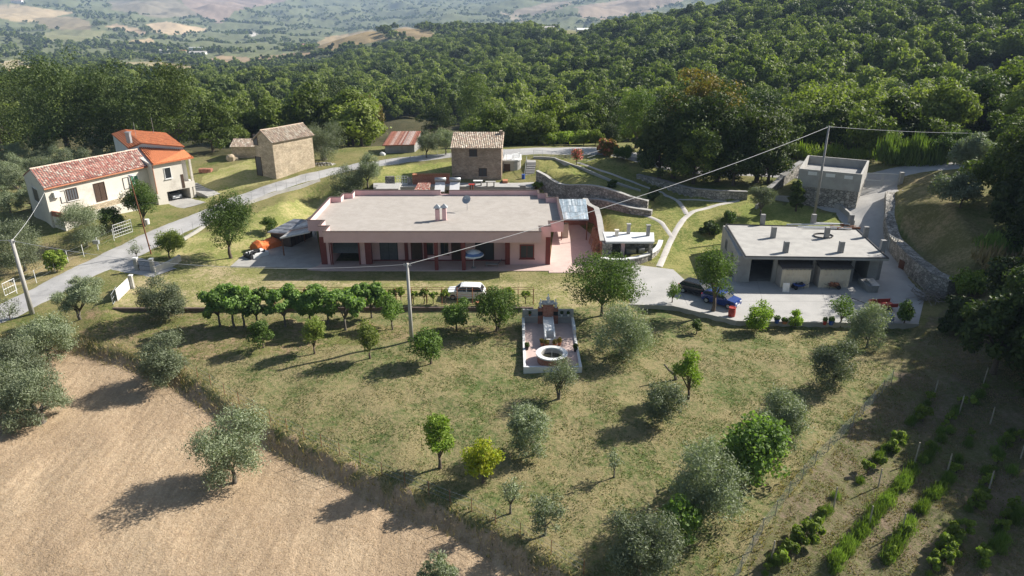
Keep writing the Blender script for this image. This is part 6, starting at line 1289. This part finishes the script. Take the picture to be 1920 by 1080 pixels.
T(825,878,68,774,'lime',"tall feathery lime-green young tree in the lower orchard", "acacia_tree", trunk=.18, n=4200, shell=.2)
T(906,905,76,834,'yellow',"small yellow-green persimmon bush right of the feathery lime tree", "persimmon_tree", trunk=.08, n=3600)
T(957,963,46,897,'olive',"thin wispy olive with forked stem near the orchard bottom", trunk=.38, n=700, rmin=.3, rmax=.5, shell=.2)
T(1022,1003,76,922,'olive',"pale wispy olive right of the thin forked one", trunk=.2, n=2600, **ol)
T(1151,895,34,845,'olive',"very small sparse olive with forked stem alone on the grass", trunk=.38, n=420, rmin=.3, rmax=.5, shell=.2)
T(812+10,1118,70,1040,'olive',"olive top at the bottom edge of the hay field", trunk=.1, **ol)
T(1290,748,58,660,'lime',"young leafy lime-green tree beside the broken stump", "plum_tree", trunk=.2, n=2400)
T(1240,790,88,722,'olive',"small round olive below the young plum tree", trunk=.25, **ol)
T(1560,728,88,642,'olive',"dense grey olive at the right of the orchard", trunk=.15, **ol)
T(1446,838,132,738,'olive',"wide wispy olive above the dark glossy fig", trunk=.25, multi=3, **ol)
T(1318,968,172,842,'olive',"big dark olive right of the orchard centre bottom", trunk=.15, **ol)
T(1412,896,120,804,'fig',"dark glossy fig between the two big olives", "fig_tree", trunk=.12, n=5200)
T(1196,1092,168,968,'olive',"largest olive at the bottom of the orchard", trunk=.12, **ol)
T(1280,1018,82,942,'fig',"bright fig wedged between the two lower olives", "fig_tree", trunk=.1)
T(1625,652,80,577,'olive',"olive at the corner of the garage yard by the red trailer", trunk=.2, **ol)
T(1575,612,52,556,'fruit',"open little fruit tree at the yard edge near the red pot", "fruit_tree", trunk=.3, n=1300)
T(1424,617,60,570,'lime',"leftmost lime-green bush on the yard edge", "shrub", trunk=.1, cat="shrub")
T(1490,616,30,582,'lime',"small lime-green bush on the yard edge beside the bowl", "shrub", trunk=.15, cat="shrub")
T(1694,612,42,558,'citrus',"dark conical shrub right of the red trailer", "shrub", trunk=.05, shape='cone', cat="shrub")
T(1306,626,24,602,'citrus',"little shrub on the grass below the parked blue car", "shrub", trunk=.1, cat="shrub")
T(1337,584,84,450,'fruit',"tall rounded bright green tree hiding the parked cars", "linden_tree", trunk=.2, n=6500, hard=ZT)
T(1260,568,34,530,'fruit',"small pale tree at the edge of the yard left of the cars", "fruit_tree", trunk=.25, n=650, hard=ZT)
T(1425,404,54,347,'olive',"neat round olive on the lawn behind the garage", trunk=.3, **ol)
T(1492,396,28,339,'oak',"slim green tree left of the grey pole behind the garage", "young_tree", trunk=.2)
T(1368,420,34,396,'citrus',"round bush at the rear left corner of the garage", "shrub", trunk=.05, cat="shrub")
T(1330,440,40,418,'darkoak',"dark low bush against the left side of the garage", "shrub", trunk=.05, cat="shrub")
T(433,484,96,368,'fruit',"upright leafy tree left of the tarped pile", "cherry_tree", trunk=.22)
T(508,439,36,407,'fruit',"tiny round tree on the dry lawn above the tarped pile", "young_tree", trunk=.2)
T(318,484,68,434,'spindle',"feathery shrub by the foot of the rusty lamp pole", "shrub", trunk=.1, shape='vase', cat="shrub")
T(257,484,28,448,'olive',"sparse shrub behind the left drive pier", "shrub", trunk=.1, n=500, cat="shrub")
T(163,462,84,380,'olive',"olive in front of the cream house terrace", trunk=.2, **ol)
T(214,432,52,388,'citrus',"dark leafy bush right of the olive at the cream house", "shrub", trunk=.1, cat="shrub")
T(272,424,64,340,'fruit',"round green tree at the corner between cream house and orange wing", "linden_tree", trunk=.2)
T(48,508,112,402,'olive',"large olive left of the cream house gable", trunk=.2, **ol)
T(108,508,40,468,'vine',"small yellowish bush at the roadside fence", "shrub", trunk=.05, cat="shrub")
T(-10,440,110,340,'olive',"olive cut by the left edge below the grove", trunk=.2, **ol)
T(20,600,60,560,'olive',"low olive shoots at the foot of the far left pole", trunk=.05, n=900, **ol)
T(607,300,86,226,'olive',"big old olive touching the right side of the stone barn", trunk=.25, tr=.5, **ol)
T(652,374,70,310,'olive',"left of two olives rising behind the pink house corner", trunk=.1, **ol)
T(690,352,56,290,'olive',"right of two olives rising behind the pink house corner", trunk=.1, **ol)
T(800,296,52,246,'olive',"left olive between tin shed and stone house", trunk=.2, **ol)
T(836,290,50,240,'olive',"right olive close behind the left wall of the stone house", trunk=.2, **ol)
T(1081,312,30,276,'citrus',"pink flowering oleander beside the paved road", "oleander", trunk=.25, extra=('pink',260), cat="shrub", n=700)
T(1136,290,34,262,'rust',"reddish flowering shrub by the road gate", "oleander", trunk=.1, extra=('red',400), cat="shrub")
T(1168,300,46,272,'citrus',"dark green shrub right of the reddish one", "shrub", trunk=.05, cat="shrub")
T(1012,352,34,340,'lime',"bright green low shrubs at the end of the courtyard", "shrub", trunk=.03, cat="shrub")
T(1148,352,18,338,'darkoak',"small dark bush on the terraced lawn above the long wall", "shrub", trunk=.03, cat="shrub")
T(1226,378,26,352,'darkoak',"dark bush at the lower end of the tall terrace wall", "shrub", trunk=.03, cat="shrub")
HG = "bright hedge bushes along the far roadside"
for i, (px, lb) in enumerate([(1038,"leftmost bright hedge bush beyond the paved road"),(1066,"second bright hedge bush beyond the paved road"),(1094,"third bright hedge bush beyond the paved road"),(1116,"rightmost bright hedge bush beyond the paved road, by the gate")]):
    T(px, 272, 42, 246, 'vine', lb, "hedge_bush", trunk=.02, group=HG, cat="shrub", n=2200)
# big oaks
OK = dict(rmin=.16, rmax=.34, shell=.5, trunk=.04)
T(8,300,155,92,'oak',"big oak cut by the left edge behind the grove","oak_tree",n=15000,nc=44,**OK)
T(132,298,160,84,'darkoak',"tallest dark oak left of centre in the row behind the orange-roofed house","oak_tree",n=16000,nc=48,**OK)
T(238,292,125,110,'darkoak',"dark oak directly above the orange upper roof","oak_tree",n=14000,nc=42,**OK)
T(335,292,160,106,'oak',"broad oak right of the orange-roofed house","oak_tree",n=16000,nc=48,**OK)
T(70,292,90,150,'darkoak',"lower dark oak between the two tall left oaks","oak_tree",n=9000,nc=34,**OK)
T(190,288,90,150,'darkoak',"lower dark oak between the tallest oak and the one above the roof","oak_tree",n=9000,nc=34,**OK)
T(400,285,80,190,'oak',"smaller oak at the right end of the left oak row","oak_tree",n=8000,nc=30,**OK)
T(636,262,84,140,'darkoak',"tall dark oak behind the big olive of the barn","oak_tree",n=9000,nc=36,**OK)
T(690,262,70,176,'rust',"oak with yellowing leaves behind the tin shed","oak_tree",n=7000,nc=30,**OK)
T(815,262,70,178,'oak',"green oak behind the olives between tin shed and stone house","oak_tree",n=7000,nc=30,**OK)
T(888,262,72,136,'oak',"tall broadleaf tree rising behind the stone house","oak_tree",n=8000,nc=34,**OK)
T(1300,322,165,112,'rust',"high crown with rusty leaves at the back of the oak clump","oak_tree",n=14000,nc=46,**OK)
T(1262,334,140,162,'darkoak',"massive dark oak on the left of the clump above the curved wall","oak_tree",n=14000,nc=46,**OK)
T(1345,340,150,148,'darkoak',"massive dark oak in the middle of the clump","oak_tree",n=15000,nc=48,**OK)
T(1418,342,125,176,'oak',"rounded oak at the right end of the clump","oak_tree",n=13000,nc=42,**OK)
T(1192,278,96,166,'fruit',"lighter green tree left of the oak clump","ash_tree",n=8500,nc=30,trunk=.1,shell=.4,leaf=1.5)
T(1528,272,100,202,'oak',"leafy tree behind the concrete terrace to its left","broadleaf_tree",n=7000,nc=26,**OK)
T(1620,268,80,188,'darkoak',"dark bushy tree directly behind the concrete terrace","oak_tree",n=8000,nc=30,**OK)
T(1690,262,96,172,'darkoak',"dark round oak right of the concrete terrace","oak_tree",n=9000,nc=34,**OK)
T(1780,305,100,246,'citrus',"dark green tree at the far end of the road on the right","oak_tree",n=8000,nc=30,leaf=1.4,**OK)
T(1800,390,110,330,'grey',"grey willow-like bush on the right bank","willow_bush",n=5000,trunk=.05,cat="shrub")
T(1880,372,140,232,'oak',"big leafy tree against the right edge above the bank","oak_tree",n=13000,nc=40,**OK)
T(1900,440,100,350,'darkoak',"dark tree on the shaded right bank","oak_tree",n=11000,nc=38,**OK)
T(1960,470,180,300,'darkoak',"dark oak cut by the right edge above the bank","oak_tree",n=12000,nc=38,**OK)
T(1815,560,70,510,'vine',"bright yellow-green bush at the lower end of the rubble wall","shrub",trunk=.02,cat="shrub",n=3500)
T(1862,700,150,520,'darkoak',"dark tree at the right edge beside the vineyard","oak_tree",n=13000,nc=42,**OK)
T(1935,660,150,470,'darkoak',"dark oak on the right edge behind the vineyard tree","oak_tree",n=13000,nc=42,**OK)
T(2010,760,210,560,'darkoak',"dark oak mostly outside the right edge of the vineyard","oak_tree",n=13000,nc=42,**OK)
T(2120,880,220,640,'darkoak',"tall oak just outside the lower right edge","oak_tree",n=12000,nc=40,**OK)
T(1790,620,80,560,'darkoak',"low dark bush at the foot of the right bank","shrub",n=5000,nc=24,cat="shrub",**OK)
p = G(1262,712); t = thing("tree_stump", "broken leaning stump with bare limbs beside the young plum tree", "tree stump", p)
MB().tube([(.3,0,-.2),(.1,0,.5),(-.4,0,.9),(-.9,0,1.5)],[.16,.13,.1,.06],6).tube([(.1,0,.5),(.4,0,1.1)],[.1,.06],6).build("trunk", OBARK(), t)
for a in [(1235,338,90,215,'darkoak',"low dark skirt of foliage at the left foot of the oak clump"),(1300,345,110,230,'oak',"low green foliage at the front of the oak clump"),(1375,348,120,235,'darkoak',"low dark foliage between the middle and right oaks of the clump"),(1440,344,90,232,'darkoak',"low dark foliage at the right foot of the oak clump"),
  (1460,300,80,215,'oak',"oak filling in behind the right end of the clump"),(1235,300,100,170,'oak',"oak filling in behind the left end of the clump")]:
    T(*a, "oak_tree", n=9000, nc=34, rmin=.16, rmax=.34, shell=.5, trunk=.02)
for a in [(2010,380,200,150,'darkoak',"tall dark oak outside the right edge above the road end"),(2150,500,300,160,'darkoak',"very tall oak outside the right edge above the bank"),(1930,400,170,190,'oak',"tall leafy tree on the right edge beyond the bank"),(2030,420,220,180,'darkoak',"tall dark oak outside the right edge behind the bank"),(2060,560,240,300,'darkoak',"wide dark oak outside the right edge beside the bank"),
  (1895,600,130,470,'darkoak',"dark oak at the right edge below the dry clump"),(1830,330,90,250,'grey',"silvery tree beside the road end on the right"),(1885,300,110,200,'oak',"leafy tree rising behind the road end at the right edge"),(2250,700,300,430,'darkoak',"huge dark oak outside the right edge, upper"),(2330,900,340,600,'darkoak',"huge dark oak outside the right edge, lower")]:
    T(*a, "oak_tree" if a[4] != 'grey' else "willow_tree", n=9000, nc=36, rmin=.16, rmax=.36, shell=.4, trunk=.04)
# olive grove behind the cream house
GR = "olives of the grove behind the cream house"; rs = np.random.RandomState(21); proto_o = []
spots = [(10,300),(45,296),(80,300),(112,304),(150,298),(190,300),(222,292),(30,322),(66,326),(8,345),(100,320),(140,316),(38,352),(60,378),(20,385),(175,285),(95,285),(50,280),(230,300),(-8,325)]
for i, (px, py) in enumerate(spots):
    b = G(px, py+14)
    if i < 4:
        o = tree("olive_tree", "grey-green olive of the grove behind the cream house", "tree", b, 2.9, 4.6, 'olive', .12, 9000, 20, 300+i, group=GR, rmin=.2, rmax=.42, shell=.2, skirt=True); proto_o.append(o)
    else: copy_tree(proto_o[i % 4], b, rs.uniform(0, 6.28), rs.uniform(.8, 1.15))
# reeds and weeds
def reeds(name, label, px0, px1, py, hpx, n, mt, group=None):
    a, b = G(px0, py), G(px1, py); rs_ = np.random.RandomState(px0); t = thing(name, label, "reeds", a); v = []; f = []
    for i in range(n):
        u = rs_.random(); x = a.x+(b.x-a.x)*u+rs_.uniform(-1.4,1.4); y = a.y+(b.y-a.y)*u+rs_.uniform(-1.6,1.6); h = hpx*(.6+.5*rs_.random())*a.y/FPX; h *= .75+.4*math.sin(x*1.7)*math.cos(x*.63+y); z = h1(x,y) if i % 6 == 0 else z; an = rs_.uniform(0,6.28); dx, dy = math.cos(an), math.sin(an); ln = rs_.uniform(.1,.5)
        z0 = z + h*rs_.uniform(0,.5); k = len(v); wd = .09
        v += [(x-dx*wd,y-dy*wd,z0),(x+dx*wd,y+dy*wd,z0),(x+dy*ln+dx*.02,y-dx*ln+dy*.02,z0+h*.5),(x+dy*ln-dx*.02,y-dx*ln-dy*.02,z0+h*.5)]; f.append((k,k+1,k+2,k+3))
    MB().add(v, f).build("blades", LM[mt](), t, world=True)
reeds("reed_bed", "tall bright green reeds beyond the road right of the concrete terrace", 1655, 1760, 306, 54, 4200, 'reed')
reeds("weed_strip", "yellow-green weeds along the road behind the concrete terrace", 1480, 1640, 293, 24, 3600, 'vine')
reeds("dry_grass_clump", "pale dry grass clump on the bank at the right edge", 1850, 1915, 505, 40, 1500, 'dry')
reeds("weed_strip", "green weeds spilling over the bank at the right edge above the dry clump", 1860, 1925, 468, 36, 1800, 'reed')
# vineyard
c3 = lambda X, Y: (1280+X/3, 700+Y/3)
VP = [(1410,140),(1555,225),(1730,285),(1305,500),(1485,565),(1718,670),(848,760),(1045,865),(1230,895),(495,1065),(1690,60),(1900,480),(1100,640),(700,900)]
pr = None
for X, Y in VP:
    b = G(*c3(X, Y))
    if pr is None: pr = thing("vineyard_post", "pale wooden stake standing among the dry vineyard rows", "post", b, 0, "stakes of the vineyard"); MB().tube([(0,0,-.2),(.03,0,1.7)],[.06,.045],6).build("stake", mat("stake_pale",(.4,.36,.3),(.28,.25,.2),5), pr)
    else: copy_tree(pr, b, X*.1, .9+.2*((X*7)%10)/10)
def weed_proto(name, label, mt, n, hgt_, spread, seed, group, wd=.03):
    rs_ = np.random.RandomState(seed); t = thing(name, label, "plant", (0,0,0), 0, group); v = []; f = []
    for i in range(n):
        x, y = rs_.normal(size=2)*spread; h = hgt_*rs_.uniform(.4,1.1); z0 = rs_.uniform(0,.55)*h; an = rs_.uniform(0,6.28); dx, dy = math.cos(an)*wd, math.sin(an)*wd; lx, ly = rs_.normal(size=2)*.12; k = len(v)
        v += [(x-dx,y-dy,z0),(x+dx,y+dy,z0),(x+lx+dx*.3,y+ly+dy*.3,z0+h*.45),(x+lx-dx*.3,y+ly-dy*.3,z0+h*.45)]; f.append((k,k+1,k+2,k+3))
    MB().add(v, f).build("blades", LM[mt](), t); return t
PL = [weed_proto("tall_weed","bright green feathery weed standing in a vineyard row",'reed',420,1.5,.35,i,"tall weeds of the vineyard") for i in range(2)]
VN = [tree("grape_vine","yellow-green grape vine in a dry vineyard row","plant",(0,0,0),.75,1.5,'vine',.25,520,6,400+i,group="grape vines of the vineyard") for i in range(2)]
usedp = set(); rs = np.random.RandomState(9)
def put(lst, k, X, Y, sc_):
    b = G(*c3(X, Y)); b.z -= .05; o = lst[k]
    if id(o) not in usedp: usedp.add(id(o)); o.location = b; o.scale = (sc_*SK,)*3
    else: copy_tree(o, b, rs.uniform(0,6.28), sc_*SK)
SK = .8
for X, Y, s in [(1350,270,1.2),(1345,240,.9),(1200,410,1.1),(1175,450,.9),(1650,760,1.2),(1700,730,.9),(1530,950,1.2),(1500,1000,1.1),(1480,1050,1.1),(1590,900,.9),(700,950,1.3),(650,985,1.2),(740,920,1.1),(600,1030,1.1),(560,1070,1.1),(1040,560,.9),(1540,560,.7),(1670,1075,1.0),(1900,380,.9),(1460,1075,1.0),(1110,520,.8)]: put(VN, rs.randint(2), X, Y, s)
SK = .55
for X, Y, s in [(1230,370,1),(1170,440,1.1),(1100,490,1.1),(1240,620,1.2),(1220,650,1.1),(1290,540,1),(1260,590,1.1),(1140,740,1.3),(1110,770,1),(1070,800,1.3),(1050,850,1.2),(1000,890,1.2),(985,920,1),(930,970,1.2),(910,1000,1.1),(870,1050,1.2),(850,1075,1.2),(1260,890,1.2),(1230,930,1.2),(1200,980,1.2),(1170,1020,1.2),(1150,1050,1),(1430,680,1.1),(1460,650,1),(1500,610,1),(1410,700,.9),(1340,780,1),(1880,800,1.2),(1860,840,1),(1800,950,1.1),(1780,1000,1.1),(1380,470,1),(1410,430,1),(1450,380,1),(1500,330,.9),(1350,500,.9),(860,700,.8),(1530,930,1.2),(1760,450,1),(1800,400,1),(1850,560,1),(1700,560,.9)]: put(PL, rs.randint(2), X, Y, s)
k_ = 0
for row in [[(1436,1075),(1500,1005),(1560,950)],[(1610,905),(1668,838),(1712,792),(1748,742)],[(1560,1078),(1612,1010),(1650,950),(1700,905),(1745,855)],[(1650,1078),(1690,1010),(1718,960),(1770,905),(1800,860),(1830,800)],[(1742,1075),(1780,1010),(1815,960),(1850,905),(1880,850),(1905,800)],[(1840,1060),(1880,985),(1918,930)],[(1800,760),(1770,800),(1735,850)],[(1850,720),(1820,770)]]:
    for a, b in zip(row, row[1:]):
        n_ = max(2, int(math.hypot(b[0]-a[0], b[1]-a[1])/9))
        for q in range(n_):
            k_ += 1; u = (q+rs.uniform(-.3,.3))/n_; X, Y = (a[0]+(b[0]-a[0])*u-1280)*3, (a[1]+(b[1]-a[1])*u-700)*3
            if snoise(np.array([X/40.]), np.array([Y/40.]), 3, 3)[0] < -.6: continue
            if rs.random() < .72: SK = .45; put(PL, rs.randint(2), X+rs.uniform(-9,9), Y+rs.uniform(-9,9), rs.uniform(.6,1.15))
            else: SK = .7; put(VN, rs.randint(2), X, Y, rs.uniform(.6,1.0))
# vines on the trellis
VT = "young vines climbing the trellis"; vt = None
for i, px in enumerate((500,515,535,560,578,600,630,655,672,690,715,735,752,775,795,812,835,955,985)):
    x = P(px,571,ZT).x
    if vt is None: vt = tree("grape_vine","small young vine climbing the rusty trellis","plant",(x,y_+.2,ZT),.55,1.95,'vine',.3,420,6,450,group=VT)
    else: copy_tree(vt, (x,y_+.2,ZT), i*1.3, .8+.35*((i*7)%5)/5)
# ---------------------------------------------------------------- grass
def tufts(name, polys, n, h, wd, mt, seed, avoid=None, lean=.6):
    rs_ = np.random.RandomState(seed); pg = [GP(p) if q else p for p, q in polys]; X = []; Y = []
    for p in pg:
        a = np.array([c[:2] for c in p]); x = rs_.uniform(a[:,0].min(), a[:,0].max(), n*2); y = rs_.uniform(a[:,1].min(), a[:,1].max(), n*2); m = in_poly(x, y, p); X.append(x[m][:n]); Y.append(y[m][:n])
    x = np.concatenate(X); y = np.concatenate(Y); m = (y > 22) & (np.abs(x) < y*.8+6)
    if avoid is not None: m &= snoise(x, y, 5, avoid) + .6*snoise(x, y, 1.7, avoid+6) > -.1
    x, y = x[m], y[m]; z = hgt(x, y)-.02; k = len(x); an = rs_.uniform(0,6.28,k); hh_ = h*rs_.uniform(.4,1.3,k); dx, dy = np.cos(an)*wd*rs_.uniform(.6,1.4,k), np.sin(an)*wd*rs_.uniform(.6,1.4,k); l = rs_.normal(size=(2,k))*h*lean
    v = np.stack([np.stack([x-dx,y-dy,z],1), np.stack([x+dx,y+dy,z],1), np.stack([x+l[0],y+l[1],z+hh_],1)],1).reshape(-1,3)
    me = np_mesh(name, v, np.arange(k*3).reshape(k,3)); me.materials.append(mt); o = bpy.data.objects.new(name, me); COL.objects.link(o); o["kind"] = "stuff"; return o
ORCH = [(1085,1120),(870,990),(700,912),(520,822),(430,775),(330,715),(240,680),(150,650),(180,605),(215,590),(1000,590),(1180,590),(1380,615),(1700,620),(1690,700),(1600,790),(1480,930),(1380,1120)]
GREENB = leafmat("grass_green", (.08,.11,.032), (.145,.165,.06), .3); STRAW = leafmat("grass_straw", (.34,.27,.15), (.24,.19,.095), .25); HAYB = leafmat("hay_straw", (.55,.41,.26), (.36,.25,.15), .2); DRYV = leafmat("vineyard_straw", (.36,.27,.18), (.24,.18,.1), .25)
tufts("green_grass", [(ORCH, 1)], 90000, .10, .05, GREENB, 1, 2); tufts("dry_grass", [(ORCH, 1)], 60000, .09, .045, STRAW, 2, 9)
tufts("mown_hay", [([(-300,1300),(1300,1300),(1080,1100),(870,990),(700,912),(520,822),(430,775),(330,715),(240,680),(140,650),(-200,645)], 1)], 110000, .045, .05, HAYB, 3, None, 2.0)
tufts("vineyard_grass", [([(1400,1120),(1480,950),(1600,800),(1700,700),(1730,625),(1900,600),(2100,800),(2100,1120)], 1)], 60000, .10, .045, DRYV, 4, 4)
bank = [(a[0], a[1]) for a in offset([tuple(p) for p in HAYEDGE], 1.3, False)] + [(a[0], a[1]) for a in offset([tuple(p) for p in HAYEDGE], -.9, False)][::-1]
tufts("bank_grass", [(bank, 0)], 26000, .38, .03, STRAW, 5, None, .35); tufts("bank_weeds", [(bank, 0)], 7000, .30, .03, GREENB, 6, 12, .35)
vfb = XZ([(1672,722,0),(1590,800,-.3),(1480,935,-.9),(1400,1080,-1.6),(1300,1080,-1.6),(1440,920,-.8),(1560,790,-.2),(1650,716,0)])
tufts("vineyard_weeds", [([(1400,1120),(1480,950),(1600,800),(1700,700),(1730,625),(1900,600),(2100,800),(2100,1120)], 1)], 14000, .12, .045, GREENB, 14, 7)
tufts("fence_grass", [(vfb, 0)], 9000, .3, .03, STRAW, 7, 3, .4)
tufts("lawn_grass", [(XZ([(300,480,.2),(560,500,.1),(1100,520,.1),(1100,575,.1),(260,575,.1)]), 0), (XZ([(1120,480,.2),(1240,500,.1),(1380,480,.3),(1480,400,2.4),(1430,360,2.9),(1300,340,3),(1110,300,4.5),(1010,350,2.5)]), 0)], 26000, .07, .05, GREENB, 8, 6)
# ---------------------------------------------------------------- air
def haze():
    m = bpy.data.materials.new("haze_air"); m.use_nodes = True; t = m.node_tree; t.nodes.clear()
    o = t.nodes.new("ShaderNodeOutputMaterial"); v = t.nodes.new("ShaderNodeVolumePrincipled"); v.inputs["Density"].default_value = .00011
    v.inputs["Color"].default_value = (.52,.70,1.0,1); v.inputs["Anisotropy"].default_value = .0; t.links.new(v.outputs[0], o.inputs["Volume"])
    zb = float(GZZ.min())-1; zt = max(float(GZZ.max()), 60)+30
    q = MB().box(-7800, 7800, -300, 7800, zb, zt).build("haze", m); q["kind"] = "stuff"; return q
haze()
